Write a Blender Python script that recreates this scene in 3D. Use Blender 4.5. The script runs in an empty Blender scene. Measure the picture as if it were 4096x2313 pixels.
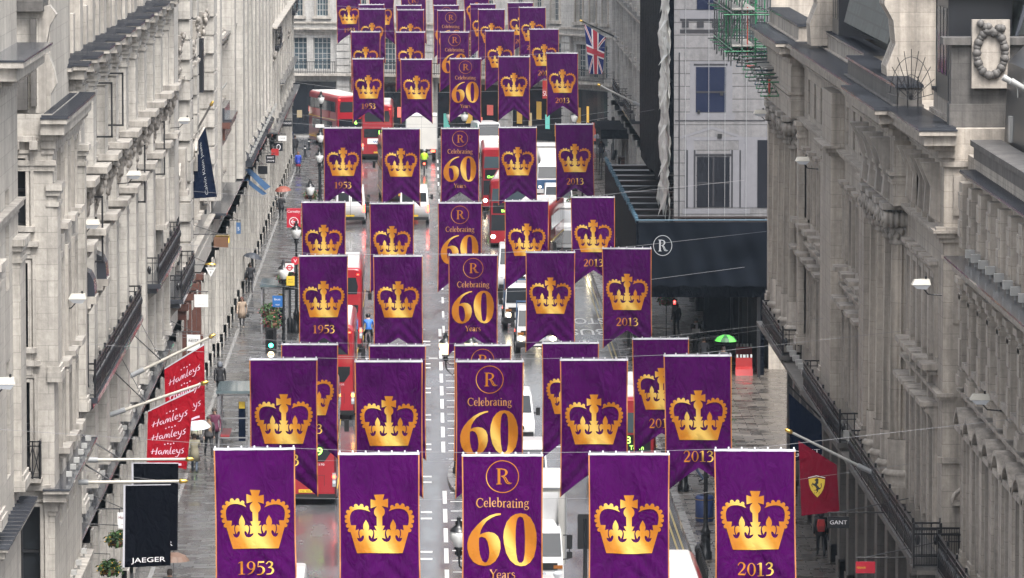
import bpy, bmesh, math, random
from mathutils import Vector, Matrix
R = math.radians
random.seed(7)
S = bpy.context.scene

# ------------------------------------------------------------------ camera, sky, sun, exposure
F = 22756.0            # focal length in photograph pixels (200 mm lens, photograph 4096 px wide)
HC = 27.8              # camera height above the road
PITCH = math.atan(1932 / F)
YAW = math.atan(348 * math.cos(PITCH) / F)
cd = bpy.data.cameras.new("camera")
cd.sensor_width = 36.0
cd.lens = F / 4096 * 36.0
cd.clip_start = 1.0
cd.clip_end = 3000
cam = bpy.data.objects.new("camera", cd)
S.collection.objects.link(cam)
cam.location = (0, 0, HC)
cam.rotation_euler = (math.pi / 2 - PITCH, 0, -YAW)
S.camera = cam

W = bpy.data.worlds.new("World")
S.world = W
W.use_nodes = True
nt = W.node_tree
bg = nt.nodes["Background"]
sky = nt.nodes.new("ShaderNodeTexSky")
sky.sky_type = 'NISHITA'
sky.sun_disc = False
sky.sun_elevation = R(60)
sky.sun_rotation = R(156)
sky.air_density = 1.0
sky.dust_density = 6.0
sky.ozone_density = 1.0
hs = nt.nodes.new("ShaderNodeHueSaturation")
hs.inputs["Saturation"].default_value = 0.32      # the overcast takes the blue out of the sky
nt.links.new(sky.outputs[0], hs.inputs["Color"])
nt.links.new(hs.outputs[0], bg.inputs["Color"])
bg.inputs["Strength"].default_value = 0.125
sd = bpy.data.lights.new("sun", 'SUN')
sd.energy = 1.25
sd.angle = R(22)
sd.color = (1.0, 0.97, 0.93)
sun = bpy.data.objects.new("sun", sd)
S.collection.objects.link(sun)
sun.rotation_euler = (R(30), 0, R(24))            # high, from behind the camera and to the right
S.view_settings.view_transform = 'Standard'
S.view_settings.look = 'None'
S.view_settings.gamma = 1.0
S.view_settings.exposure = 1.65
S.cycles.max_bounces = 8
S.cycles.volume_bounces = 0
S.cycles.use_denoising = True

# ------------------------------------------------------------------ measuring rays (photograph pixel -> place)
_f = Vector((math.sin(YAW) * math.cos(PITCH), math.cos(YAW) * math.cos(PITCH), -math.sin(PITCH)))
_r = Vector((math.cos(YAW), -math.sin(YAW), 0))
_u = _r.cross(_f)
def ray(px, py):
    return _f * F + _r * (px - 2048) - _u * (py - 1156)
def AY(px, py, Y):
    d = ray(px, py); k = Y / d.y
    return Vector((d.x * k, Y, HC + d.z * k))
def G(px, py, z=0.0):
    d = ray(px, py); k = (z - HC) / d.z
    return Vector((d.x * k, d.y * k, z))
def AX(px, py, X):
    d = ray(px, py); k = X / d.x
    return Vector((X, d.y * k, HC + d.z * k))

# ------------------------------------------------------------------ materials
def newmat(name):
    m = bpy.data.materials.new(name); m.use_nodes = True
    return m, m.node_tree.nodes, m.node_tree.links, m.node_tree.nodes["Principled BSDF"]
def N(ns, t, **kw):
    n = ns.new("ShaderNode" + t)
    for k, v in kw.items():
        if k in n.inputs: n.inputs[k].default_value = v
        else: setattr(n, k, v)
    return n
def plain(name, col, rough=0.5, metal=0.0, emit=None, es=0.0, var=0.12, scale=3.0, spec=0.5, coat=0.0, detail=4):
    """a flat base colour with a little uneven wear and gloss"""
    m, ns, ls, b = newmat(name)
    g = N(ns, "NewGeometry")
    no = N(ns, "TexNoise", Scale=scale, Detail=detail)
    ls.new(g.outputs["Position"], no.inputs["Vector"])
    mr = N(ns, "MapRange"); mr.inputs[3].default_value = 1 - var; mr.inputs[4].default_value = 1 + var
    ls.new(no.outputs[0], mr.inputs[0])
    mx = N(ns, "Mix", data_type='RGBA', blend_type='MULTIPLY'); mx.inputs[0].default_value = 1
    mx.inputs[6].default_value = (*col, 1)
    ls.new(mr.outputs[0], mx.inputs[7])
    ls.new(mx.outputs[2], b.inputs["Base Color"])
    b.inputs["Roughness"].default_value = rough
    b.inputs["Metallic"].default_value = metal
    b.inputs["Specular IOR Level"].default_value = spec
    if coat: b.inputs["Coat Weight"].default_value = coat; b.inputs["Coat Roughness"].default_value = 0.08
    if emit:
        b.inputs["Emission Color"].default_value = (*emit, 1); b.inputs["Emission Strength"].default_value = es
    return m
def stone(name, col, var=0.075, joint=0.66, bw=1.15, bh=0.44, streak=0.34, mortar=0.010, rough=0.62, dirt=(0.10, 0.09, 0.08), dirt_amt=0.35):
    col = tuple(c * 0.78 for c in col)
    """ashlar: blocks of slightly different tone, dark joints, rain streaks and soot patches"""
    m, ns, ls, b = newmat(name)
    g = N(ns, "NewGeometry")
    sp = N(ns, "SeparateXYZ"); ls.new(g.outputs["Position"], sp.inputs[0])
    ad = N(ns, "Math", operation='ADD'); ls.new(sp.outputs[0], ad.inputs[0]); ls.new(sp.outputs[1], ad.inputs[1])
    cb = N(ns, "CombineXYZ"); ls.new(ad.outputs[0], cb.inputs[0]); ls.new(sp.outputs[2], cb.inputs[1])
    br = N(ns, "TexBrick", Scale=1.0)
    br.inputs["Brick Width"].default_value = bw; br.inputs["Row Height"].default_value = bh
    br.inputs["Mortar Size"].default_value = mortar; br.inputs["Mortar Smooth"].default_value = 0.4
    br.inputs["Color1"].default_value = (*[c * (1 + var) for c in col], 1)
    br.inputs["Color2"].default_value = (*[c * (1 - var) for c in col], 1)
    br.inputs["Mortar"].default_value = (*[c * joint for c in col], 1)
    ls.new(cb.outputs[0], br.inputs["Vector"])
    # rain streaks: noise drawn out down the wall
    mp = N(ns, "Mapping"); mp.inputs["Scale"].default_value = (3.4, 3.4, 0.13); ls.new(g.outputs["Position"], mp.inputs[0])
    st = N(ns, "TexNoise", Scale=1.0, Detail=6.0, Roughness=0.6); ls.new(mp.outputs[0], st.inputs["Vector"])
    m1 = N(ns, "MapRange"); m1.inputs[1].default_value = 0.3; m1.inputs[2].default_value = 0.7
    m1.inputs[3].default_value = 1 - streak; m1.inputs[4].default_value = 1 + streak * 0.6
    ls.new(st.outputs[0], m1.inputs[0])
    mx = N(ns, "Mix", data_type='RGBA', blend_type='MULTIPLY'); mx.inputs[0].default_value = 1
    ls.new(br.outputs[0], mx.inputs[6]); ls.new(m1.outputs[0], mx.inputs[7])
    # soot in patches
    mq = N(ns, "Mapping"); mq.inputs["Scale"].default_value = (1.3, 1.3, 0.5); ls.new(g.outputs["Position"], mq.inputs[0])
    no = N(ns, "TexNoise", Scale=0.7, Detail=10.0, Roughness=0.72); ls.new(mq.outputs[0], no.inputs["Vector"])
    m2 = N(ns, "MapRange"); m2.inputs[1].default_value = 0.50; m2.inputs[2].default_value = 0.74
    m2.inputs[3].default_value = 0; m2.inputs[4].default_value = dirt_amt
    ls.new(no.outputs[0], m2.inputs[0])
    fn = N(ns, "TexNoise", Scale=4.5, Detail=8.0, Roughness=0.7); ls.new(g.outputs["Position"], fn.inputs["Vector"])
    fr = N(ns, "MapRange"); fr.inputs[1].default_value = 0.3; fr.inputs[2].default_value = 0.7; fr.inputs[3].default_value = 0.80; fr.inputs[4].default_value = 1.17
    ls.new(fn.outputs[0], fr.inputs[0])
    fx = N(ns, "Mix", data_type='RGBA', blend_type='MULTIPLY'); fx.inputs[0].default_value = 1
    ls.new(mx.outputs[2], fx.inputs[6]); ls.new(fr.outputs[0], fx.inputs[7]); mx = fx
    m3 = N(ns, "Mix", data_type='RGBA'); ls.new(m2.outputs[0], m3.inputs[0]); ls.new(mx.outputs[2], m3.inputs[6])
    m3.inputs[7].default_value = (*dirt, 1)
    ls.new(m3.outputs[2], b.inputs["Base Color"])
    b.inputs["Roughness"].default_value = rough
    n2 = N(ns, "TexNoise", Scale=9.0, Detail=6.0); ls.new(g.outputs["Position"], n2.inputs["Vector"])
    bp = N(ns, "Bump", Strength=0.35, Distance=0.03); ls.new(n2.outputs[0], bp.inputs["Height"])
    ls.new(bp.outputs[0], b.inputs["Normal"])
    return m
def wet(name, col, r0=0.08, r1=0.42, scale=0.5, slab=None, var=0.25, stretch=(1, 1, 1), bump=0.12, bump_scale=14, spec=0.5):
    """wet ground: puddled gloss over a rough base, optional paving joints"""
    m, ns, ls, b = newmat(name)
    g = N(ns, "NewGeometry")
    mp = N(ns, "Mapping"); mp.inputs["Scale"].default_value = stretch; ls.new(g.outputs["Position"], mp.inputs[0])
    no = N(ns, "TexNoise", Scale=scale, Detail=8.0, Roughness=0.62); ls.new(mp.outputs[0], no.inputs["Vector"])
    mr = N(ns, "MapRange"); mr.inputs[1].default_value = 0.35; mr.inputs[2].default_value = 0.68
    mr.inputs[3].default_value = r0; mr.inputs[4].default_value = r1
    ls.new(no.outputs[0], mr.inputs[0])
    mc = N(ns, "MapRange"); mc.inputs[1].default_value = 0.3; mc.inputs[2].default_value = 0.7
    mc.inputs[3].default_value = 1 - var; mc.inputs[4].default_value = 1 + var
    ls.new(no.outputs[0], mc.inputs[0])
    mx = N(ns, "Mix", data_type='RGBA', blend_type='MULTIPLY'); mx.inputs[0].default_value = 1
    mx.inputs[6].default_value = (*col, 1); ls.new(mc.outputs[0], mx.inputs[7])
    hn = N(ns, "TexNoise", Scale=bump_scale, Detail=4.0); ls.new(g.outputs["Position"], hn.inputs["Vector"])
    bp = N(ns, "Bump", Strength=bump, Distance=0.02); ls.new(hn.outputs[0], bp.inputs["Height"])
    if slab:
        br = N(ns, "TexBrick", Scale=1.0); br.inputs["Brick Width"].default_value = slab[0]; br.inputs["Row Height"].default_value = slab[1]
        br.inputs["Mortar Size"].default_value = slab[2]; br.inputs["Mortar Smooth"].default_value = 0.2
        br.inputs["Color1"].default_value = (1.25, 1.2, 1.15, 1); br.inputs["Color2"].default_value = (0.7, 0.7, 0.72, 1)
        br.inputs["Mortar"].default_value = (0.35, 0.35, 0.37, 1)
        ls.new(g.outputs["Position"], br.inputs["Vector"])
        m4 = N(ns, "Mix", data_type='RGBA', blend_type='MULTIPLY'); m4.inputs[0].default_value = 1
        ls.new(mx.outputs[2], m4.inputs[6]); ls.new(br.outputs[0], m4.inputs[7])
        ls.new(m4.outputs[2], b.inputs["Base Color"])
        # each slab dries differently
        sv = N(ns, "SeparateColor"); ls.new(br.outputs[0], sv.inputs[0])
        ma = N(ns, "MapRange"); ma.inputs[1].default_value = 0.6; ma.inputs[2].default_value = 1.3; ma.inputs[3].default_value = -0.10; ma.inputs[4].default_value = 0.16
        ls.new(sv.outputs[0], ma.inputs[0])
        su = N(ns, "Math", operation='ADD', use_clamp=True); ls.new(mr.outputs[0], su.inputs[0]); ls.new(ma.outputs[0], su.inputs[1])
        ls.new(su.outputs[0], b.inputs["Roughness"])
        b2 = N(ns, "Bump", Strength=0.5, Distance=0.012); ls.new(sv.outputs[0], b2.inputs["Height"]); ls.new(bp.outputs[0], b2.inputs["Normal"])
        ls.new(b2.outputs[0], b.inputs["Normal"])
    else:
        ls.new(mx.outputs[2], b.inputs["Base Color"])
        ls.new(mr.outputs[0], b.inputs["Roughness"])
        ls.new(bp.outputs[0], b.inputs["Normal"])
    b.inputs["Specular IOR Level"].default_value = spec
    return m
def cloth_mat(name, col, rough=0.75, sheen=0.0, var=0.12):
    m = plain(name, col, rough, var=var, scale=1.3, spec=0.02)
    b = m.node_tree.nodes["Principled BSDF"]
    b.inputs["Sheen Weight"].default_value = sheen
    ns, ls = m.node_tree.nodes, m.node_tree.links      # small creases in the weave
    tc = N(ns, "TexCoord"); mp = N(ns, "Mapping"); mp.inputs["Scale"].default_value = (2.0, 2.0, 1.1); mp.inputs["Rotation"].default_value = (0, R(38), 0)
    ls.new(tc.outputs["Object"], mp.inputs[0])
    n1 = N(ns, "TexNoise", Scale=1.5, Detail=4.0, Roughness=0.5, Distortion=1.2); ls.new(mp.outputs[0], n1.inputs["Vector"])
    bp = N(ns, "Bump", Strength=0.75, Distance=0.13); ls.new(n1.outputs[0], bp.inputs["Height"]); ls.new(bp.outputs[0], b.inputs["Normal"])
    return m
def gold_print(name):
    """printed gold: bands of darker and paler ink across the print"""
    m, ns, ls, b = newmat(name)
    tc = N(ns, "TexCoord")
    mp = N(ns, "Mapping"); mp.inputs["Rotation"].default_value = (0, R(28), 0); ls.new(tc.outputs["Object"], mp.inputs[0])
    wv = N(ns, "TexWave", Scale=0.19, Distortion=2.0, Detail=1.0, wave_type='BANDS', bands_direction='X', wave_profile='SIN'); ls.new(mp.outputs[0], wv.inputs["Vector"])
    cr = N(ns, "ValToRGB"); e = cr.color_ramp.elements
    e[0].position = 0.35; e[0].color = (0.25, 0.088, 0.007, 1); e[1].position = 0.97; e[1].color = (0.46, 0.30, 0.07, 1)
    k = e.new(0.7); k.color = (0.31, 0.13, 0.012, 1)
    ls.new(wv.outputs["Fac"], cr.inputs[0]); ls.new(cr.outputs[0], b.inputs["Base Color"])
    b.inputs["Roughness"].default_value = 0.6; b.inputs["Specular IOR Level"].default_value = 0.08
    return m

M = {}
M['stone_pale'] = stone("portland_stone_pale", (0.49, 0.465, 0.425), dirt_amt=0.5)
M['stone_near'] = stone("portland_stone_warm", (0.47, 0.44, 0.395), dirt_amt=0.5)
M['stone_right'] = stone("portland_stone_grey", (0.47, 0.42, 0.362), dirt_amt=0.6, streak=0.42)
M['stone_trim'] = stone("stone_mouldings", (0.42, 0.39, 0.35), bw=1.6, bh=3.0, streak=0.45, dirt_amt=0.65)
M['stone_trim_r'] = stone("stone_mouldings_grey", (0.43, 0.385, 0.335), bw=1.6, bh=3.0, streak=0.45, dirt_amt=0.7)
M['stone_sooty'] = stone("sooty_stone", (0.12, 0.112, 0.105), streak=0.5, dirt=(0.02, 0.02, 0.02), dirt_amt=0.8)
M['stone_far'] = stone("far_stone", (0.43, 0.42, 0.40), bw=1.6, bh=0.55)
M['rust_stone'] = stone("banded_stone", (0.44, 0.42, 0.39), bw=3.0, bh=0.9, mortar=0.035, joint=0.4)
M['column'] = stone("column_stone", (0.50, 0.45, 0.392), bw=8.0, bh=1.3, streak=0.45, mortar=0.01, dirt_amt=0.45)
M['granite'] = plain("brown_granite", (0.10, 0.045, 0.035), 0.25, var=0.3, scale=8)
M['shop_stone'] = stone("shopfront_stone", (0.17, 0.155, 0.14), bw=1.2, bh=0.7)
M['lead'] = plain("wet_lead", (0.035, 0.038, 0.046), 0.16, var=0.35, scale=1.6, spec=0.7)
M['lead_dark'] = plain("dark_metal_roofing", (0.012, 0.013, 0.016), 0.35, var=0.4, scale=1.5)
M['iron'] = plain("black_ironwork", (0.012, 0.012, 0.014), 0.3, var=0.2)
M['iron_gold'] = plain("gilded_ironwork", (0.35, 0.2, 0.05), 0.4, var=0.2)
M['slate'] = stone("green_slates", (0.034, 0.046, 0.044), var=0.5, joint=0.2, bw=0.62, bh=0.42, mortar=0.04, streak=0.3, rough=0.5, dirt=(0.02, 0.025, 0.02))
M['glass'] = plain("window_glass", (0.02, 0.023, 0.027), 0.06, var=0.3, scale=0.6)
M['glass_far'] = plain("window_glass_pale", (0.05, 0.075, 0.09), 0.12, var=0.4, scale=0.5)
M['frame_white'] = plain("white_window_frame", (0.32, 0.32, 0.31), 0.4)
M['frame_dark'] = plain("dark_window_frame", (0.02, 0.02, 0.022), 0.35)
M['shop'] = plain("dark_shop_glass", (0.010, 0.012, 0.016), 0.12, var=0.5, scale=0.8)
M['road'] = wet("wet_asphalt", (0.085, 0.087, 0.093), 0.08, 0.30, 0.35, stretch=(1.6, 0.4, 1), bump=0.03, bump_scale=20)
M['pave'] = wet("wet_paving", (0.072, 0.073, 0.075), 0.07, 0.36, 0.5, slab=(1.0, 0.62, 0.02), bump=0.04, bump_scale=10)
M['pave_r'] = wet("wet_paving_brown", (0.078, 0.07, 0.062), 0.14, 0.45, 0.6, slab=(0.9, 0.5, 0.02), bump=0.04, bump_scale=10)
M['kerb'] = wet("granite_kerb", (0.16, 0.155, 0.15), 0.15, 0.45, 1.5)
M['drain'] = plain("drain_channel", (0.20, 0.20, 0.20), 0.25, var=0.3)
M['paint_w'] = plain("road_paint_white", (0.5, 0.5, 0.49), 0.4, var=0.2, scale=4)
M['paint_y'] = plain("road_paint_yellow", (0.26, 0.20, 0.06), 0.4, var=0.25, scale=4)
M['purple'] = cloth_mat("purple_cloth", (0.034, 0.0006, 0.044))
M['orange'] = plain("gold_edging", (0.26, 0.085, 0.008), 0.6)
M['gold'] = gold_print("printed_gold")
M['gold_flat'] = plain("printed_gold_lettering", (0.31, 0.14, 0.02), 0.55, var=0.15, scale=2)
M['hem'] = plain("white_hem", (0.42, 0.42, 0.46), 0.6)
M['cable'] = plain("steel_cable", (0.20, 0.20, 0.21), 0.45)
M['steel'] = plain("galvanised_steel", (0.5, 0.5, 0.52), 0.35, metal=0.8)
M['busred'] = plain("bus_red", (0.27, 0.008, 0.016), 0.28, var=0.12, scale=2, coat=0.6)
M['busroof'] = plain("bus_roof_white", (0.66, 0.64, 0.62), 0.2, var=0.15, scale=1.5)
M['white'] = plain("white_vehicle_paint", (0.62, 0.62, 0.62), 0.25, var=0.10, scale=1.5, coat=0.4)
M['offwhite'] = plain("off_white_panels", (0.58, 0.57, 0.54), 0.4, var=0.12, scale=1.2)
M['grey'] = plain("grey_paint", (0.28, 0.29, 0.30), 0.35)
M['blue'] = plain("blue_paint", (0.05, 0.11, 0.22), 0.35)
M['signblue'] = plain("sign_blue", (0.02, 0.11, 0.32), 0.4)
M['black'] = plain("black_plastic", (0.012, 0.012, 0.013), 0.4)
M['tyre'] = plain("tyre_rubber", (0.012, 0.012, 0.012), 0.7)
M['hub'] = plain("wheel_rim", (0.35, 0.35, 0.36), 0.35, metal=0.7)
M['lampred'] = plain("tail_lamp_lit", (0.6, 0.02, 0.01), 0.3, emit=(1, 0.06, 0.03), es=5)
M['lampamber'] = plain("amber_lamp_lit", (0.7, 0.25, 0.01), 0.3, emit=(1, 0.35, 0.04), es=5)
M['reddull'] = plain("red_lens", (0.35, 0.01, 0.01), 0.2)
M['headlamp'] = plain("headlamp_lit", (0.8, 0.8, 0.7), 0.1, emit=(1, 0.85, 0.55), es=6)
M['headoff'] = plain("headlamp_glass", (0.55, 0.57, 0.6), 0.08)
M['green_lit'] = plain("green_signal_lit", (0.02, 0.5, 0.3), 0.3, emit=(0.05, 1, 0.55), es=5)
M['red_lit'] = plain("red_signal_lit", (0.6, 0.02, 0.02), 0.3, emit=(1, 0.06, 0.05), es=4)
M['led'] = plain("display_letters_lit", (0.2, 0.6, 0.05), 0.4, emit=(0.35, 1, 0.12), es=1.5)
M['plate_y'] = plain("yellow_plate", (0.75, 0.5, 0.03), 0.4)
M['globe'] = plain("lantern_glass_white", (0.72, 0.73, 0.72), 0.15, var=0.05)
M['globe_lit'] = plain("lantern_glass_lit", (0.8, 0.7, 0.5), 0.2, emit=(1, 0.72, 0.40), es=0.9)
M['post'] = plain("black_post_paint", (0.010, 0.011, 0.013), 0.25, var=0.2)
M['leaf'] = plain("basket_leaves", (0.035, 0.085, 0.02), 0.6, var=0.5, scale=12)
M['flower'] = plain("basket_flowers_pink", (0.5, 0.07, 0.12), 0.6, var=0.5, scale=12)
M['flower_y'] = plain("basket_flowers_yellow", (0.6, 0.35, 0.03), 0.6, var=0.5, scale=12)
M['flagred'] = cloth_mat("red_flag_cloth", (0.26, 0.006, 0.014))
M['flagcrim'] = cloth_mat("crimson_flag_cloth", (0.15, 0.006, 0.02))
M['flagblack'] = cloth_mat("black_flag_cloth", (0.002, 0.0025, 0.005))
M['flagnavy'] = cloth_mat("navy_flag_cloth", (0.004, 0.008, 0.022))
M['print_w'] = plain("white_print", (0.68, 0.66, 0.68), 0.6)
M['print_pink'] = plain("pale_pink_print", (0.62, 0.45, 0.55), 0.6)
M['pole'] = plain("cream_pole", (0.42, 0.40, 0.35), 0.4)
M['brass'] = plain("brass_finial", (0.5, 0.33, 0.08), 0.3, metal=0.9)
M['ujblue'] = cloth_mat("blue_cloth", (0.02, 0.03, 0.13))
M['ujwhite'] = plain("white_cloth", (0.62, 0.62, 0.64), 0.7)
M['ujred'] = plain("red_cloth", (0.38, 0.02, 0.04), 0.7)
M['sheet_black'] = cloth_mat("black_sheeting", (0.003, 0.004, 0.007), 0.55, var=0.3)
M['sheet_white'] = plain("torn_plastic_sheet", (0.55, 0.55, 0.52), 0.35, var=0.3, scale=1.0)
M['tarp'] = plain('black_tarpaulin', (0.004, 0.0055, 0.009), 0.7, var=0.5, scale=1.0, spec=0.04)
M['girder'] = plain("brown_steel_girder", (0.022, 0.014, 0.013), 0.4, var=0.3)
M['girder2'] = plain("black_steel_girder", (0.008, 0.009, 0.011), 0.35, var=0.3)
M['scrim'] = stone("printed_scrim", (0.175, 0.172, 0.178), var=0.10, joint=0.42, bw=12, bh=0.62, mortar=0.03, streak=0.22, dirt_amt=0.1, rough=0.7)
M['scrim_lt'] = plain("scrim_print_light", (0.155, 0.155, 0.168), 0.7, spec=0.04)
M['scrim_dk'] = plain("scrim_print_dark", (0.036, 0.036, 0.04), 0.7, spec=0.04)
M['scrim_win'] = plain("scrim_print_window", (0.013, 0.014, 0.018), 0.7, spec=0.04, var=0.3, scale=1.2)
M['scrim_blue'] = plain("scrim_print_blue_window", (0.013, 0.017, 0.036), 0.7, spec=0.04, var=0.2, scale=1.2)
M['scaf_green'] = plain("scaffold_green", (0.02, 0.16, 0.07), 0.4)
M['scaf_grey'] = plain("scaffold_grey", (0.09, 0.10, 0.10), 0.4, metal=0.4)
M['scaf_blue'] = plain("scaffold_blue", (0.04, 0.09, 0.13), 0.4)
M['scaf_red'] = plain("scaffold_red", (0.35, 0.06, 0.04), 0.4)
M['board'] = plain("scaffold_board", (0.28, 0.27, 0.25), 0.5)
M['skin'] = plain("skin", (0.42, 0.25, 0.18), 0.5, var=0.05)
M['signred'] = plain("sign_red", (0.40, 0.012, 0.03), 0.4)
M['signwhite'] = plain("sign_white", (0.68, 0.68, 0.67), 0.4)
M['signblack'] = plain("sign_black", (0.008, 0.009, 0.012), 0.3)
M['yellow'] = plain("yellow_paint", (0.60, 0.42, 0.04), 0.4)
M['wood'] = plain("brown_timber", (0.13, 0.065, 0.035), 0.45, var=0.3)
M['shelter_glass'] = plain("shelter_glass", (0.10, 0.13, 0.14), 0.06, var=0.2)
M['orangered'] = plain("barrier_red", (0.34, 0.02, 0.02), 0.4)
M['carved'] = stone("carved_stone", (0.36, 0.33, 0.295), bw=9, bh=9, streak=0.4, dirt_amt=0.6)
def M_(c, rough=0.6):
    k = 'c_%.3f_%.3f_%.3f' % c
    if k not in M: M[k] = plain("coloured_cloth", c, rough, var=0.15, scale=6)
    return M[k]

# ------------------------------------------------------------------ mesh helpers
class MB:
    def __init__(s, T=None):
        s.v = []; s.f = []; s.m = []; s.sm = []; s.T = T
    def add(s, vs, fs, mi=0, smooth=False):
        o = len(s.v)
        s.v += [tuple(s.T(*p)) for p in vs] if s.T else [tuple(p) for p in vs]
        for f in fs:
            s.f.append([i + o for i in f]); s.m.append(mi); s.sm.append(smooth)
    def box(s, x0, x1, y0, y1, z0, z1, mi=0):
        v = [(x, y, z) for z in (z0, z1) for y in (y0, y1) for x in (x0, x1)]
        s.add(v, [(0, 2, 3, 1), (4, 5, 7, 6), (0, 1, 5, 4), (2, 6, 7, 3), (0, 4, 6, 2), (1, 3, 7, 5)], mi)
    def quad(s, a, b, c, d, mi=0):
        s.add([a, b, c, d], [(0, 1, 2, 3)], mi)
    def prof(s, t0, t1, pts, mi=0, smooth=False, step=None):
        """polygon pts (d, z) extruded along the first axis from t0 to t1"""
        n = len(pts)
        k = max(1, int(abs(t1 - t0) / step)) if step else 1
        v = []
        for i in range(k + 1):
            t = t0 + (t1 - t0) * i / k
            v += [(t, d, z) for d, z in pts]
        f = [(i * n + j, i * n + (j + 1) % n, (i + 1) * n + (j + 1) % n, (i + 1) * n + j) for i in range(k) for j in range(n)]
        s.add(v, f, mi, smooth)
        s.add(v[:n], [tuple(range(n))], mi); s.add(v[-n:], [tuple(range(n))], mi)
    def tube(s, pts, r, n=6, mi=0, cap=True, smooth=True):
        pts = [Vector(p) for p in pts]
        rs = r if isinstance(r, (list, tuple)) else [r] * len(pts)
        v = []
        for i, p in enumerate(pts):
            a = pts[max(i - 1, 0)]; b = pts[min(i + 1, len(pts) - 1)]
            d = (b - a).normalized()
            up = Vector((0, 0, 1)) if abs(d.z) < 0.9 else Vector((1, 0, 0))
            x = d.cross(up).normalized(); y = x.cross(d)
            v += [p + (x * math.cos(2 * math.pi * k / n) + y * math.sin(2 * math.pi * k / n)) * rs[i] for k in range(n)]
        f = [(i * n + k, i * n + (k + 1) % n, (i + 1) * n + (k + 1) % n, (i + 1) * n + k) for i in range(len(pts) - 1) for k in range(n)]
        s.add(v, f, mi, smooth)
        if cap:
            s.add(v[:n], [tuple(range(n))], mi); s.add(v[-n:], [tuple(range(n))], mi)
    def lathe(s, prof, c=(0, 0, 0), n=12, mi=0, flute=None, smooth=True, a0=0.0, a1=2 * math.pi, sc=(1, 1)):
        v = []; full = abs(a1 - a0 - 2 * math.pi) < 1e-6
        m = n if full else n + 1
        for r, z in prof:
            for k in range(m):
                a = a0 + (a1 - a0) * k / n
                q = r
                if flute: q = r * (1 - flute[1] * abs(math.sin(a * flute[0] / 2)) ** 0.8)
                v.append((c[0] + q * math.cos(a) * sc[0], c[1] + q * math.sin(a) * sc[1], c[2] + z))
        f = []
        for i in range(len(prof) - 1):
            for k in range(n if full else m - 1):
                k2 = (k + 1) % m
                f.append((i * m + k, i * m + k2, (i + 1) * m + k2, (i + 1) * m + k))
        s.add(v, f, mi, smooth)
    def ball(s, c, r, n=10, mi=0, sc=(1, 1, 1)):
        pr = [(r * math.sin(math.pi * i / (n // 2 + 1)) * 1.0, -r * sc[2] * math.cos(math.pi * i / (n // 2 + 1))) for i in range(n // 2 + 2)]
        s.lathe(pr, c, n, mi, sc=(sc[0], sc[1]))
    def loft(s, rings, mi=0, smooth=False, cap=True):
        n = len(rings[0]); v = [p for r in rings for p in r]
        f = [(i * n + k, i * n + (k + 1) % n, (i + 1) * n + (k + 1) % n, (i + 1) * n + k) for i in range(len(rings) - 1) for k in range(n)]
        s.add(v, f, mi, smooth)
        if cap: s.add(rings[0], [tuple(range(n))], mi); s.add(rings[-1], [tuple(range(n))], mi)
    def mesh(s, name, mats, off=(0, 0, 0)):
        me = bpy.data.meshes.new(name)
        ox, oy, oz = off
        me.from_pydata([(x - ox, y - oy, z - oz) for x, y, z in s.v] if any(off) else s.v, [], s.f)
        for m in (mats if isinstance(mats, (list, tuple)) else [mats]): me.materials.append(m)
        me.polygons.foreach_set("material_index", s.m); me.polygons.foreach_set("use_smooth", s.sm)
        me.update()
        return me
def link(name, me, parent=None):
    o = bpy.data.objects.new(name, me)
    S.collection.objects.link(o)
    if parent is not None: o.parent = parent
    return o
def part(name, mb, mats, parent, label=None, off=None):
    """a part of a thing; off = place of the thing when the shape was measured in the world"""
    me = mb if isinstance(mb, bpy.types.Mesh) else mb.mesh(name, mats, off or (0, 0, 0))
    o = link(name, me, parent)
    if label: o["label"] = label
    return o
def thing(name, label, cat, loc=(0, 0, 0), rz=0.0, group=None):
    o = bpy.data.objects.new(name, None); o.empty_display_size = 0.5
    S.collection.objects.link(o)
    o.location = loc; o.rotation_euler = (0, 0, rz)
    o["label"] = label; o["category"] = cat
    if group: o["group"] = group
    return o
def struct(name, mb, mats, kind="structure"):
    o = link(name, mb.mesh(name, mats)); o["kind"] = kind
    return o
def copy_thing(root, loc, rz=None, label=None, group=None):
    r = root.copy(); S.collection.objects.link(r); r.location = loc
    if rz is not None: r.rotation_euler = (0, 0, rz)
    if label: r["label"] = label
    if group: r["group"] = group
    for c in list(root.children):
        k = c.copy(); S.collection.objects.link(k); k.parent = r
        for g in list(c.children):
            h = g.copy(); S.collection.objects.link(h); h.parent = k
    return r

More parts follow.
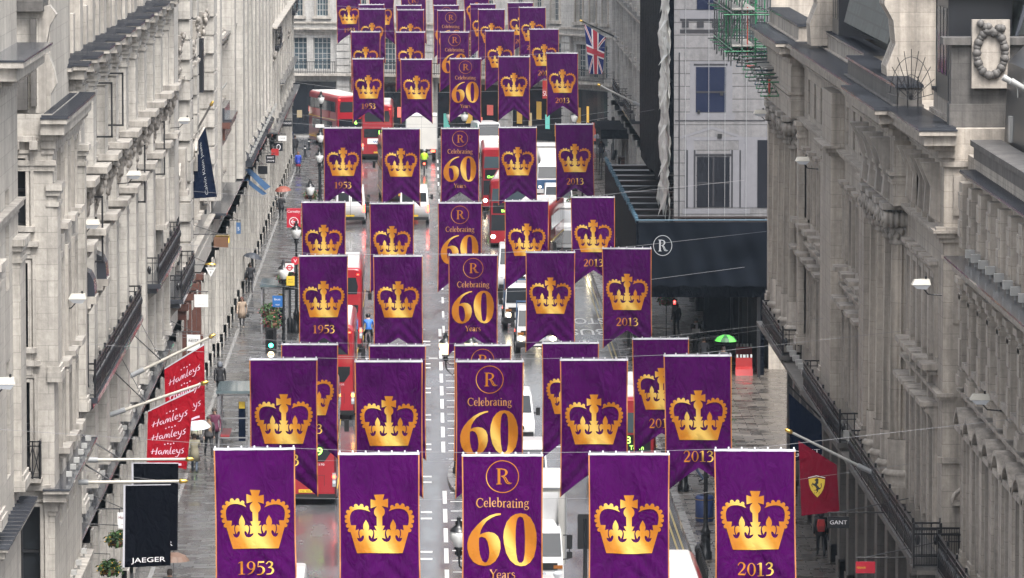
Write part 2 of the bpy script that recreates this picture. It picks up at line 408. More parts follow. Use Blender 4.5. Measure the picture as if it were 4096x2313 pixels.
# flat artwork (polygons with holes, strokes, text) laid on a curved cloth
def fill_polys(polys):
    cu = bpy.data.curves.new("outline", 'CURVE'); cu.dimensions = '2D'; cu.fill_mode = 'BOTH'
    for p in polys:
        sp = cu.splines.new('POLY'); sp.points.add(len(p) - 1)
        for q, (x, y) in zip(sp.points, p): q.co = (x, y, 0, 1)
        sp.use_cyclic_u = True
    return _curve_mesh(cu)
def _curve_mesh(cu):
    o = bpy.data.objects.new("outline", cu); S.collection.objects.link(o)
    dg = bpy.context.evaluated_depsgraph_get()
    me = bpy.data.meshes.new_from_object(o.evaluated_get(dg))
    bpy.data.objects.remove(o); bpy.data.curves.remove(cu)
    v = [tuple(p.co) for p in me.vertices]; f = [tuple(p.vertices) for p in me.polygons]
    bpy.data.meshes.remove(me)
    return v, f
_tc = {}
def text_vf(s, shear=0.0, space=1.0):
    """default lettering, scaled to cap height 1, centred in x, baseline 0"""
    k = (s, shear, space)
    if k not in _tc:
        cu = bpy.data.curves.new("lettering", 'FONT'); cu.body = s; cu.fill_mode = 'FRONT'; cu.resolution_u = 4
        cu.shear = shear; cu.space_character = space
        v, f = _curve_mesh(cu)
        x0 = min(p[0] for p in v); x1 = max(p[0] for p in v)
        _tc[k] = ([((p[0] - (x0 + x1) / 2) / 0.69, p[1] / 0.69) for p in v], f, (x1 - x0) / 0.69)
    return _tc[k]
def flat_text(mb, s, w, h, P, mi=0, shear=0.0, space=1.0, fit=True):
    """lettering inside a width w and cap height h; P(x, y) places it"""
    v, f, tw = text_vf(s, shear, space)
    kx = w / tw if fit else h
    mb.add([P(x * kx, y * h) for x, y in v], f, mi)
def cut(v, f, du, dv):
    """slice flat artwork on a grid so that it can follow folds"""
    me = bpy.data.meshes.new("cut"); me.from_pydata([(p[0], p[1], 0) for p in v], [], f)
    bm = bmesh.new(); bm.from_mesh(me); bpy.data.meshes.remove(me)
    bmesh.ops.remove_doubles(bm, verts=bm.verts, dist=1e-5)
    xs = [q.co.x for q in bm.verts]; ys = [q.co.y for q in bm.verts]
    def sl(lo, hi, d, ax):
        k = math.floor(lo / d) + 1
        while k * d < hi:
            no = (1, 0, 0) if ax == 0 else (0, 1, 0)
            bmesh.ops.bisect_plane(bm, geom=bm.verts[:] + bm.edges[:] + bm.faces[:], plane_co=(k * d, k * d, 0), plane_no=no)
            k += 1
    sl(min(xs), max(xs), du, 0); sl(min(ys), max(ys), dv, 1)
    bm.verts.index_update()
    V = [(q.co.x, q.co.y) for q in bm.verts]; Fc = [[q.index for q in fa.verts] for fa in bm.faces]
    bm.free()
    return V, Fc
def strokes_vf(strokes, smooth=6):
    """pen strokes [(x, y, width)...] -> strips of quads"""
    out = []
    for st in strokes:
        pts = [Vector(p) for p in st]
        q = []
        if len(pts) > 2:
            for i in range(len(pts) - 1):
                p0 = pts[max(i - 1, 0)]; p1 = pts[i]; p2 = pts[i + 1]; p3 = pts[min(i + 2, len(pts) - 1)]
                for k in range(smooth):
                    t = k / smooth
                    q.append(0.5 * ((2 * p1) + (p2 - p0) * t + (2 * p0 - 5 * p1 + 4 * p2 - p3) * t * t + (3 * p1 - p0 - 3 * p2 + p3) * t ** 3))
            q.append(pts[-1])
        else: q = [pts[0].lerp(pts[1], k / 10) for k in range(11)]
        v = []
        for i, p in enumerate(q):
            a = q[max(i - 1, 0)]; b = q[min(i + 1, len(q) - 1)]
            d = Vector((b.x - a.x, b.y - a.y)); d = d.normalized() if d.length > 1e-9 else Vector((1, 0))
            n = Vector((-d.y, d.x)) * p.z / 2
            v += [(p.x + n.x, p.y + n.y), (p.x - n.x, p.y - n.y)]
        out.append((v, [(2 * i, 2 * i + 1, 2 * i + 3, 2 * i + 2) for i in range(len(q) - 1)]))
    return out
def loop(cx, cy, rx, ry, wx, wy, n=16):
    return [(cx + rx * math.cos(2 * math.pi * k / n), cy + ry * math.sin(2 * math.pi * k / n), wx + (wy - wx) * abs(math.sin(2 * math.pi * k / n))) for k in range(n + 1)]
SERIF = {   # pen strokes of a bookish roman hand: glyph -> (strokes, advance); cap height 1
 '1': ([[(.27, .02, .15), (.27, .98, .15)], [(.05, .84, .04), (.28, .97, .07)], [(.06, .02, .045), (.48, .02, .045)]], .56),
 '9': ([loop(.31, .68, .21, .29, .14, .05), [(.52, .7, .13), (.49, .42, .12), (.34, .15, .08), (.08, -.01, .03)]], .64),
 '5': ([[(.14, .93, .13), (.52, .96, .11)], [(.15, .97, .05), (.11, .56, .05)], [(.11, .56, .05), (.28, .61, .07), (.47, .46, .13), (.47, .22, .14), (.32, .04, .08), (.05, .02, .07)]], .60),
 '3': ([[(.06, .80, .06), (.22, .97, .07), (.42, .85, .13), (.38, .64, .10), (.18, .53, .04)], [(.18, .53, .04), (.42, .48, .09), (.48, .26, .14), (.34, .05, .09), (.05, .02, .06)]], .60),
 '2': ([[(.05, .74, .06), (.18, .95, .07), (.38, .94, .10), (.47, .74, .14), (.38, .48, .11), (.06, .06, .06)], [(.06, .065, .13), (.5, .065, .13)], [(.50, .05, .04), (.56, .22, .03)]], .62),
 '0': ([loop(.31, .49, .22, .46, .14, .05)], .64),
 'C': ([[(.70, .80, .05), (.52, .97, .07), (.25, .92, .10), (.10, .65, .13), (.10, .35, .13), (.28, .06, .10), (.52, .02, .06), (.72, .18, .04)], [(.70, .95, .04), (.70, .70, .04)]], .76),
 'e': ([[(.09, .36, .05), (.44, .36, .05)], [(.44, .36, .06), (.40, .60, .06), (.25, .66, .06), (.11, .50, .10), (.10, .24, .11), (.24, .03, .08), (.46, .12, .04)]], .52),
 'l': ([[(.14, .02, .11), (.14, 1.04, .11)], [(.03, .02, .04), (.26, .02, .04)], [(.03, 1.0, .04), (.14, 1.03, .06)]], .29),
 'b': ([[(.14, .03, .11), (.14, 1.04, .11)], [(.03, 1.0, .04), (.14, 1.03, .06)], [(.14, .48, .05), (.32, .65, .08), (.48, .48, .12), (.48, .20, .12), (.32, .01, .06), (.14, .06, .05)]], .60),
 'r': ([[(.14, .02, .11), (.14, .64, .11)], [(.03, .02, .04), (.28, .02, .04)], [(.03, .61, .04), (.14, .63, .05)], [(.14, .45, .05), (.26, .63, .07), (.38, .62, .09)]], .42),
 'a': ([[(.07, .52, .06), (.20, .66, .06), (.36, .56, .10), (.36, .10, .11), (.46, .03, .05)], [(.36, .40, .05), (.14, .30, .08), (.08, .14, .10), (.20, .02, .07), (.36, .12, .05)]], .50),
 't': ([[(.16, .82, .03), (.16, .14, .11), (.22, .03, .07), (.34, .06, .04)], [(.03, .62, .05), (.32, .62, .05)]], .36),
 'i': ([[(.14, .02, .11), (.14, .64, .11)], [(.03, .02, .04), (.26, .02, .04)], [(.03, .61, .04), (.14, .63, .05)], [(.08, .90, .11), (.20, .90, .11)]], .29),
 'n': ([[(.14, .02, .11), (.14, .64, .11)], [(.03, .02, .04), (.26, .02, .04)], [(.03, .61, .04), (.14, .63, .05)], [(.14, .46, .05), (.28, .64, .07), (.43, .52, .11), (.43, .02, .11)], [(.33, .02, .04), (.56, .02, .04)]], .60),
 'g': ([loop(.25, .45, .15, .18, .09, .05, 12), [(.38, .60, .05), (.52, .62, .05)], [(.14, .27, .04), (.10, .12, .06), (.36, .06, .09), (.48, -.08, .09), (.36, -.26, .05), (.14, -.25, .06), (.06, -.10, .06), (.16, .05, .05)]], .53),
 'Y': ([[(.08, .98, .13), (.36, .46, .13)], [(.66, .98, .05), (.36, .46, .06)], [(.36, .02, .13), (.36, .48, .13)], [(.02, .98, .04), (.24, .98, .04)], [(.56, .98, .04), (.76, .98, .04)], [(.22, .02, .04), (.50, .02, .04)]], .66),
 's': ([[(.36, .55, .04), (.24, .66, .06), (.10, .54, .09), (.20, .38, .10), (.36, .26, .10), (.34, .08, .08), (.20, .01, .05), (.06, .10, .04)]], .44),
}
def serif_text(s, cx, y, w, h):
    """(x, y) artwork of serif lettering centred on cx with baseline y; returns strips"""
    tot = sum(SERIF[c][1] for c in s); k = w / tot; x = cx - w / 2; out = []
    for c in s:
        for v, f in strokes_vf(SERIF[c][0]): out.append(([(x + p[0] * k, y + p[1] * h) for p in v], f))
        x += SERIF[c][1] * k
    return out
# ------------------------------------------------------------------ ground, road, pavements
XKL, XKR = -6.4, 9.9           # kerbs
XFL, XFR = -10.9, 14.6         # general building lines
g = MB(); g.box(-90, 90, -25, 640, -0.5, -0.004); struct("ground", g, M['road'])
g = MB()
g.quad((XKL, -20, 0), (XKR, -20, 0), (XKR, 452, 0), (XKL, 452, 0))
g.quad((-60, 452, 0), (XKR + 4, 452, 0), (XKR + 4, 478, 0), (-60, 478, 0))
struct("road", g, M['road'])
def pavement(x0, x1, y0, y1, m, name):
    g = MB(); g.box(x0, x1, y0, y1, -0.1, 0.12); struct(name, g, m)
pavement(-12.5, XKL - 0.3, -20, 450, M['pave'], "pavement")
pavement(XKR + 0.3, 18.5, -20, 448, M['pave_r'], "pavement")
g = MB(); g.box(XKL - 0.3, XKL, -20, 450, -0.1, 0.135); struct("kerb", g, M['kerb'])
g = MB(); g.box(XKR, XKR + 0.3, -20, 448, -0.1, 0.135); struct("kerb", g, M['kerb'])
g = MB(); g.box(-10.02, -9.86, -20, 440, 0.1, 0.126); struct("drain_channel", g, M['drain'])
for i, (y0, y1) in enumerate(((228, 241), (404, 418), (168, 180))):
    g = MB()
    pts = [(1.65 + 0.75 * math.cos(a), (y0 + y1) / 2 + ((y1 - y0) / 2 - 0.7 + 0.7) * math.sin(a)) for a in [2 * math.pi * k / 20 for k in range(20)]]
    g.loft([[(x, y, 0) for x, y in pts], [(x, y, 0.14) for x, y in pts]]); struct("traffic_island", g, M['kerb'])
g = MB()
y = 172.0
while y < 300:
    if not (226 < y < 242): g.box(0.68, 0.84, y, y + 4.2, 0.0, 0.005)
    for k in range(2): g.box(0.98, 1.62, y + 0.6 + 2.9 * k, y + 0.76 + 2.9 * k, 0.0, 0.005)
    if int(y) % 12 < 6: g.box(-0.2, 0.24, y + 1, y + 1.45, 0, 0.005); g.box(-0.2, 0.24, y + 3, y + 3.45, 0, 0.005)
    y += 6.0
y = 300.0
while y < 452: g.box(0.9, 1.02, y, y + 4, 0, 0.005); y += 9
for k in range(9): g.box(2.2 + k * 0.85, 2.65 + k * 0.85, 246, 246.3, 0, 0.005)
for k in range(8): g.box(-5.8 + k * 0.85, -5.35 + k * 0.85, 286, 286.3, 0, 0.005)
g.box(7.6, 7.72, 262, 330, 0, 0.005)
def ground_text(g, s, cx, y, w, h, flip=True):
    sg = -1 if flip else 1
    flat_text(g, s, w, h, lambda a, b: (cx + sg * a, y + sg * b, 0.006))
ground_text(g, "BUS", 8.6, 302.0, 2.0, 3.4); ground_text(g, "STOP", 8.6, 308.5, 2.2, 3.4)
g.box(8.2, 8.36, 292, 296, 0, 0.005); g.quad((7.6, 293, .006), (8.96, 293, .006), (8.3, 288.6, .006), (8.27, 288.6, .006))
struct("road_markings", g, M['paint_w'])
g = MB()
for x in (9.4, 9.62): g.box(x, x + 0.07, 150, 447, 0, 0.005)
for x in (-5.98, -6.2): g.box(x, x + 0.07, 150, 447, 0, 0.005)
struct("yellow_lines", g, M['paint_y'])

# ------------------------------------------------------------------ buildings
class Bld:
    def __init__(s, name, label, T, t0, t1, cat="building", stone='stone_pale', trim='stone_trim', step=None):
        s.T = T; s.st = M[stone]; s.tr = M[trim]; s.step = step
        b = Vector(T((t0 + t1) / 2, 0, 0)); s.loc = b
        s.root = thing(name, label, cat, b)
        s.wall = s.mb(); s.course = s.mb(); s.leads = s.mb(); s.wc = {}
    def mb(s): return MB(s.T)
    def put(s, name, mb, mat, parent=None, label=None):
        return part(name, mb, mat, parent or s.root, label, off=s.loc)
    def sub(s, name, mb, mat, parent):
        return part(name, mb, mat, parent, None, off=s.loc)
    def front(s, t0, t1, z0, z1, ops=(), d=0.0, back=5.0, rec=0.45, win=None):
        """wall front with openings that have real reveals; win(t, z, w, h) fills each"""
        ts = {t0, t1}; zs = {z0, z1}
        for a, b_, c, e in ops: ts |= {a, b_}; zs |= {c, e}
        if s.step:
            k = int((t1 - t0) / s.step)
            ts |= {t0 + (t1 - t0) * i / k for i in range(k)}
        ts = sorted(ts); zs = sorted(zs); w = s.wall
        for i in range(len(ts) - 1):
            for j in range(len(zs) - 1):
                tm = (ts[i] + ts[i + 1]) / 2; zm = (zs[j] + zs[j + 1]) / 2
                if any(a < tm < b_ and c < zm < e for a, b_, c, e in ops): continue
                w.quad((ts[i], d, zs[j]), (ts[i + 1], d, zs[j]), (ts[i + 1], d, zs[j + 1]), (ts[i], d, zs[j + 1]))
        for a, b_, c, e in ops:
            r = d - rec
            w.quad((a, d, c), (a, r, c), (a, r, e), (a, d, e)); w.quad((b_, d, c), (b_, r, c), (b_, r, e), (b_, d, e))
            w.quad((a, d, c), (b_, d, c), (b_, r, c), (a, r, c)); w.quad((a, d, e), (b_, d, e), (b_, r, e), (a, r, e))
            if win: win((a + b_) / 2, c, b_ - a, e - c, r)
        if back:
            w.quad((t0, d, z0), (t0, -back, z0), (t0, -back, z1), (t0, d, z1)); w.quad((t1, d, z0), (t1, -back, z0), (t1, -back, z1), (t1, d, z1))
            w.quad((t0, d, z1), (t1, d, z1), (t1, -back, z1), (t0, -back, z1)); w.quad((t0, -back, z0), (t1, -back, z0), (t1, -back, z1), (t0, -back, z1))
    def window(s, t, z, w, h, d, frame='frame_white', bars=(2, 3), glass='glass', bar=0.035, name='window'):
        f = s.mb(); e = 0.06
        f.box(t - w / 2, t - w / 2 + e, d, d + 0.09, z, z + h); f.box(t + w / 2 - e, t + w / 2, d, d + 0.09, z, z + h)
        f.box(t - w / 2 + e, t + w / 2 - e, d, d + 0.09, z, z + e); f.box(t - w / 2 + e, t + w / 2 - e, d, d + 0.09, z + h - e, z + h)
        for k in range(1, bars[0]): x = t - w / 2 + w * k / bars[0]; f.box(x - bar / 2, x + bar / 2, d + 0.02, d + 0.07, z + e, z + h - e)
        for k in range(1, bars[1]): y = z + h * k / bars[1]; f.box(t - w / 2 + e, t + w / 2 - e, d + 0.025, d + 0.075, y - bar / 2, y + bar / 2)
        o = s.put(name, f, M[frame])
        p = s.mb(); p.quad((t - w / 2, d + 0.03, z), (t + w / 2, d + 0.03, z), (t + w / 2, d + 0.03, z + h), (t - w / 2, d + 0.03, z + h))
        s.sub("pane", p, M[glass], o)
    def band(s, mb, t0, t1, z, layers, d=0.0, ret=True, mi=0):
        """stacked moulding: layers (dz0, dz1, projection); returns round the ends"""
        for a, b_, p in layers:
            r = p if ret else 0
            if s.step:
                k = max(1, int((t1 - t0) / s.step))
                for i in range(k): mb.box(t0 + (t1 - t0) * i / k, t0 + (t1 - t0) * (i + 1) / k, d - 0.3, d + p, z + a, z + b_, mi)
            else: mb.box(t0 - r, t1 + r, d - 0.3, d + p, z + a, z + b_, mi)
    def cornice(s, t0, t1, z, proj=0.75, h=0.95, d=0.0, dent=0.5, lead=True, rolls=0.75, dz=0.0, mat=None):
        c = s.mb(); k = proj / 0.75
        L = [(-h, -h * .84, .07 * k), (-h * .84, -h * .62, .16 * k), (-h * .62, -h * .46, .27 * k), (-h * .46, -h * .16, .60 * k), (-h * .16, -0.03, .75 * k)]
        s.band(c, t0, t1, z + dz, L, d)
        if dent:
            t = t0
            while t < t1:
                c.box(t, t + dent * .45, d + .2 * k, d + .47 * k, z - h * .60, z - h * .465); t += dent
        o = s.put("cornice", c, mat or s.tr)
        if lead:
            l = s.mb(); r = proj + .02
            if s.step: s.band(l, t0, t1, z, [(-0.03, 0.02, r)], d)
            else: l.box(t0 - r, t1 + r, d - .3, d + r, z + dz - .03, z + dz + .02)
            t = t0 - r + .2
            while t < t1 + r and rolls:
                l.box(t, t + .07, d - .28, d + r + .012, z + dz + .02, z + dz + .075); t += rolls
            s.sub("lead_covering", l, M['lead'], o)
        return o
    def pier(s, t0, t1, z0, z1, dep, d=0.0, cap=True, mat=None, panel=False, name="pilaster"):
        p = s.mb(); p.box(t0, t1, d - .2, d + dep, z0, z1)
        if cap:
            s.band(p, t0, t1, z0, [(0.004, .28, .09), (.28, .42, .05)], d + dep)
            s.band(p, t0, t1, z1, [(-.62, -.5, .05), (-.32, -.18, .07), (-.18, -.003, .13)], d + dep)
        if panel:
            for q in (0.18, 0.6): p.box(t0 + .12, t1 - .12, d + dep, d + dep + .05, z0 + (z1 - z0) * q, z0 + (z1 - z0) * (q + .25))
        return s.put(name, p, mat or s.st)
    def sill(s, t, z, w, dep=.3, th=.16):
        s.course.box(t - w / 2, t + w / 2, -.05, dep, z - th, z); s.course.box(t - w / 2 + .1, t + w / 2 - .1, -.05, dep * .6, z - th - .14, z - th)
    def surround(s, t, z, w, h, dep=.1, b=.16):
        c = s.course
        c.box(t - w / 2 - b, t - w / 2, -.02, dep, z, z + h); c.box(t + w / 2, t + w / 2 + b, -.02, dep, z, z + h); c.box(t - w / 2 - b, t + w / 2 + b, -.02, dep, z + h, z + h + b)
    def hood(s, t, z, w, dep=.45, kind='flat', mat=None, dark=False):
        h = s.mb()
        if kind == 'arch':
            n = 10; rise = .5
            top = [(t - w / 2 + w * i / n, z + .18 + rise * math.sin(math.pi * i / n)) for i in range(n + 1)]
            for i in range(n):
                (a, za), (b_, zb) = top[i], top[i + 1]
                h.add([(a, -.05, za), (b_, -.05, zb), (b_, dep, zb), (a, dep, za), (a, -.05, za - .14), (b_, -.05, zb - .14), (b_, dep, zb - .14), (a, dep, za - .14)],
                      [(0, 1, 2, 3), (4, 7, 6, 5), (3, 2, 6, 7), (0, 4, 5, 1), (0, 3, 7, 4), (1, 5, 6, 2)])
            h.box(t - w / 2, t + w / 2, -.05, dep - .03, z, z + .14)
            h.add([(a, .12, q - .1) for a, q in top], [tuple(range(n + 1))])
        elif kind == 'gable':
            h.prof(t - w / 2, t + w / 2, [(-.05, z), (dep, z), (dep, z + .13), (-.05, z + .13)])
            for sg in (-1, 1):
                h.add([(t + sg * w / 2, -.05, z + .13), (t, -.05, z + .62), (t, dep, z + .62), (t + sg * w / 2, dep, z + .13),
                       (t + sg * w / 2, -.05, z + .25), (t, -.05, z + .76), (t, dep, z + .76), (t + sg * w / 2, dep, z + .25)],
                      [(0, 1, 2, 3), (4, 7, 6, 5), (3, 2, 6, 7), (0, 4, 5, 1)])
            h.add([(t - w / 2, .1, z + .13), (t + w / 2, .1, z + .13), (t, .1, z + .62)], [(0, 1, 2)])
        else:
            h.box(t - w / 2, t + w / 2, -.05, dep, z + .08, z + .2); h.box(t - w / 2 + .06, t + w / 2 - .06, -.05, dep * .7, z - .05, z + .08)
        for sg in (-1, 1):    # brackets
            x = t + sg * (w / 2 - .14)
            h.prof(x - .09, x + .09, [(0, z - .55), (.10, z - .5), (dep * .45, z - .16), (dep * .75, z - .05), (dep * .75, z), (0, z)])
        return s.put("window_hood", h, mat or s.tr)
    def lead_hood(s, t, z, w):
        h = s.mb(); n = 7
        pr = [(.02, z + .85), (.45, z + .82), (.66, z + .72), (.78, z + .5), (.82, z + .12), (.82, z), (.02, z)]
        h.prof(t - w / 2, t + w / 2, pr)
        o = s.put("window_hood", h, M['lead'])
        k = s.mb(); s.band(k, t - w / 2 - .05, t + w / 2 + .05, z, [(-.22, 0, .86), (-.36, -.22, .7)], 0, ret=False)
        for sg in (-1, 1):
            x = t + sg * (w / 2 - .3)
            k.prof(x - .18, x + .18, [(0, z - 1.5), (.14, z - 1.45), (.22, z - 1.1), (.6, z - .55), (.72, z - .36), (0, z - .36)])
        s.sub("bracket", k, s.tr, o)
    def boss(s, t, z0, z1, w, dep):
        """lumpy carved ornament"""
        b_ = s.mb(); rnd = random.Random(int(t * 10 + z0))
        b_.prof(t - w * .4, t + w * .4, [(0, z0), (dep * .4, z0 + .1), (dep * .72, (z0 + z1) / 2), (dep * .8, z1 - .1), (0, z1)])
        for i in range(46):
            k = rnd.random(); b_.ball((t + rnd.uniform(-w / 2, w / 2), dep * (.4 + .45 * k) + rnd.uniform(-.05, .06), z0 + (z1 - z0) * k), rnd.uniform(.05, .12), 6, sc=(1, 1, 1.3))
        s.put("carved_ornament", b_, M['carved'])
    def balcony(s, t0, t1, z, dep=.95, rail=1.05, bars=.22, soff=True, gold=False, d=0.0, mat=None, both=True):
        b_ = s.mb(); b_.box(t0, t1, d - .1, d + dep, z - .18, z); b_.box(t0 + .1, t1 - .1, d - .1, d + dep - .15, z - .36, z - .18)
        o = s.put("balcony", b_, mat or M['lead'])
        if soff:
            k = s.mb(); t = t0 + .5
            while t < t1:
                k.prof(t - .14, t + .14, [(d, z - 1.15), (d + .15, z - 1.1), (d + dep * .6, z - .55), (d + dep * .85, z - .36), (d, z - .36)]); t += 2.3
            s.sub("bracket", k, s.tr, o)
        r = s.mb(); x = d + dep - .08
        def run(p, q):
            L = math.hypot(q[0] - p[0], q[1] - p[1]); n = max(2, int(L / bars)); ux, uy = (q[0] - p[0]) / L, (q[1] - p[1]) / L
            for zz, th in ((z + rail, .05), (z + .1, .035), (z + rail - .2, .03)):
                hx, hy = abs(uy) * th / 2 + abs(ux) * .0, abs(ux) * th / 2
                r.box(min(p[0], q[0]) - hx, max(p[0], q[0]) + hx, min(p[1], q[1]) - hy, max(p[1], q[1]) + hy, zz - th, zz)
            for i in range(n + 1):
                a, c = p[0] + ux * L * i / n, p[1] + uy * L * i / n
                w = .035 if i % 12 == 0 else .016
                r.box(a - w, a + w, c - w, c + w, z, z + rail + (.12 if i % 12 == 0 else -.03))
                if i < n and i % 2 == 0: r.ball((a + ux * L / n / 2, c + uy * L / n / 2, z + rail * .52), .085, 6, sc=(1, 1, 2.0))
        run((t0 + .05, x), (t1 - .05, x)); run((t0 + .05, d), (t0 + .05, x))
        if both: run((t1 - .05, d), (t1 - .05, x))
        s.sub("railing", r, M['iron'], o)
        return o
    def balustrade(s, t0, t1, z, h=1.0, d=.1, ped=3.2):
        b_ = s.mb(); b_.box(t0, t1, d - .2, d + .2, z, z + .18); b_.box(t0, t1, d - .22, d + .22, z + h - .16, z + h)
        t = t0 + .2
        while t < t1:
            b_.lathe([(.07, .18), (.12, .32), (.10, .5), (.06, .68), (.09, h - .16)], (t, d, z), 6); t += .42
        t = t0
        while t <= t1:
            b_.box(t - .45, t + .45, d - .3, d + .32, z, z + h + .12); t += ped
        s.put("balustrade", b_, s.tr)
    def floods(s, t0, t1, step, z, d, big=False):
        t = t0
        while t < t1:
            f = s.mb(); w = .15 if big else .10
            f.box(t - w, t + w, d - w * .8, d + w * .8, z + .12, z + .12 + w * 1.4); f.box(t - .03, t + .03, d - .03, d + .03, z, z + .13)
            s.put("floodlight", f, M['frame_white']); t += step * random.uniform(.8, 1.2)
    def shop(s, t0, t1, zt, bay, d=0.0, pd=.22, mat=None, pw=.9, glass='shop'):
        """street-level shopfronts: dark glass between piers under a fascia"""
        n = max(1, round((t1 - t0) / bay)); b = (t1 - t0) / n
        gl = s.mb(); gl.box(t0, t1, d - .8, d - .12, .1, zt - .9); s.put("shop_window", gl, M[glass])
        w = s.mb(); w.box(t0, t1, d - .3, d + .06, zt - .9, zt)
        w.box(t0, t1, d - .3, d + .02, .1, .55); s.put("fascia", w, mat or s.st)
        for i in range(n + 1):
            p = s.mb(); c = t0 + i * b; a = max(t0, c - pw / 2); e = min(t1, c + pw / 2)
            p.box(a, e, d - .3, d + pd, .1, zt - .9); p.box(a - .0, e + .0, d - .3, d + pd + .06, .1, .8); p.box(a, e, d - .3, d + pd + .08, zt - 1.3, zt - .9)
            s.put("shopfront_pier", p, mat or s.st)
        m = s.mb()
        for i in range(n):
            for q in (.33, .67):
                c = t0 + (i + q) * b; m.box(c - .04, c + .04, d - .14, d - .02, .5, zt - .9)
        s.put("glazing_bars", m, M['frame_dark'])
    def done(s, wallname="wall"):
        if s.wall.f: s.put(wallname, s.wall, s.st)
        if s.course.f: s.put("stone_course", s.course, s.tr)
        if s.leads.f: s.put("lead_flashing", s.leads, M['lead'])
TL = lambda X: (lambda t, d, z: (X + d, t, z))
TR = lambda X: (lambda t, d, z: (X - d, t, z))
COURSE = [(-.34, -.22, .08), (-.22, -.08, .2), (-.08, 0, .3)]

def std_front(b, t0, t1, bay, floors, ztop, zshop, piers=None, d=0.0, frame='frame_dark', wpb=2, z0=None):
    """windows in bays over the shops: floors = (sill z, head z, width, hood kind or None)"""
    n = max(1, round((t1 - t0) / bay)); bw = (t1 - t0) / n
    ops = []
    for (za, zb, w, hk) in floors:
        for i in range(n):
            for k in range(wpb):
                c = t0 + bw * (i + (k + .5 + (.12 if k == 0 else -.12) * (wpb > 1)) / wpb)
                ops.append((c - w / 2, c + w / 2, za, zb))
                b.surround(c, za, w, zb - za); b.sill(c, za, w + .5)
                if hk and i < 8: b.hood(c, zb + .35, w + .7, .42, hk)
    b.front(t0, t1, zshop if z0 is None else z0, ztop, ops, d, win=lambda t, z, w, h, r: b.window(t, z, w, h, r, frame=frame))
    if piers:
        pw, pd, za, zb = piers
        for i in range(n + 1):
            c = t0 + i * bw; a = max(t0, c - pw / 2); e = min(t1, c + pw / 2)
            if e - a > .2: b.pier(a, e, za, zb, pd, d)
    return n, bw

def shadow_lines(root_b, spots, z0, z1, d):  # black pipe shapes added to draw dark shadow lines between the piers
    for t in spots:
        q = root_b.mb(); q.tube([(t, d, z0), (t, d, z1)], .055, 6)
        for z in (z0 + .5, (z0 + z1) / 2, z1 - .3): q.tube([(t, d, z), (t, d, z + .12)], .085, 6)
        q.box(t - .14, t + .14, d - .1, d + .14, z1, z1 + .3); root_b.put("shadow_line", q, M['iron'])
# ---- left side -----------------------------------------------------------------------------------
# the pavilion nearest the camera, mostly its projecting lead-topped cornice
b = Bld("stone_building", "pale stone building at left edge with a broad lead-topped cornice slab", TL(-10.72), 134, 149.5, stone='stone_near')
b.front(138, 149.5, 0.1, 26, [(141, 142.2, 15.4, 18), (145, 146.2, 15.4, 18), (141, 142.2, 10.6, 13.6), (145, 146.2, 10.6, 13.6)], win=lambda t, z, w, h, r: b.window(t, z, w, h, r, frame='frame_dark'))
b.cornice(139.8, 148.6, 21.6, .92, 1.1, rolls=0, dent=.5)
b.cornice(139.5, 149.2, 17.6, .22, .5, lead=False, dent=0); b.cornice(139.5, 149.2, 9.6, .45, .6, dent=.4)
b.pier(147.4, 149.3, 10, 16.6, .2); b.pier(139.2, 141, 10, 16.6, .2)
b.done()

# the corner block with a front facing us
b = Bld("corner_building", "pale stone corner block at left with small iron balcony on its end wall", TL(-10.1), 154, 166, stone='stone_near')
b.front(154.0, 166, 5.9, 19.5, [(c - .55, c + .55, za, zb) for c in (156.6, 159.6, 162.6, 164.9) for za, zb in ((16.4, 18.3), (12.6, 15.4), (8.0, 11.5))], win=lambda t, z, w, h, r: b.window(t, z, w, h, r, frame='frame_dark'), back=0)
for c in (156.6, 159.6, 162.6):
    for za, zb in ((16.4, 18.3), (12.6, 15.4), (10.2, 11.9)): b.surround(c, za, 1.1, zb - za); b.sill(c, za, 1.6)
# end wall facing the camera, with its own openings (x runs from -11.9 to -10.1)
e = b.wall; op = [(-11.35, -10.83, 16.45, 18.3), (-11.35, -10.79, 13.15, 15.45), (-11.3, -10.76, 9.75, 12.2), (-11.05, -10.5, 6.2, 8.8)]
xs = sorted({-13.5, -10.1} | {q for o in op for q in o[:2]}); zs = sorted({5.9, 19.5} | {q for o in op for q in o[2:]})
fw = MB()
for i in range(len(xs) - 1):
    for j in range(len(zs) - 1):
        xm = (xs[i] + xs[i + 1]) / 2; zm = (zs[j] + zs[j + 1]) / 2
        if not any(o[0] < xm < o[1] and o[2] < zm < o[3] for o in op):
            fw.quad((xs[i], 154, zs[j]), (xs[i + 1], 154, zs[j]), (xs[i + 1], 154, zs[j + 1]), (xs[i], 154, zs[j + 1]))
for o in op:
    for x in o[:2]: fw.quad((x, 154, o[2]), (x, 154.4, o[2]), (x, 154.4, o[3]), (x, 154, o[3]))
    for z in o[2:]: fw.quad((o[0], 154, z), (o[1], 154, z), (o[1], 154.4, z), (o[0], 154.4, z))
fw.box(-13.5, -10.4, 158, 166, 19.0, 24); fw.box(-13.5, -10.15, 154.01, 166, 5.9, 6.0)
fw.box(-13.5, -10.1, 166.0, 166.05, 5.9, 19.5)
b.put("end_wall", fw, b.st)
tr = MB()
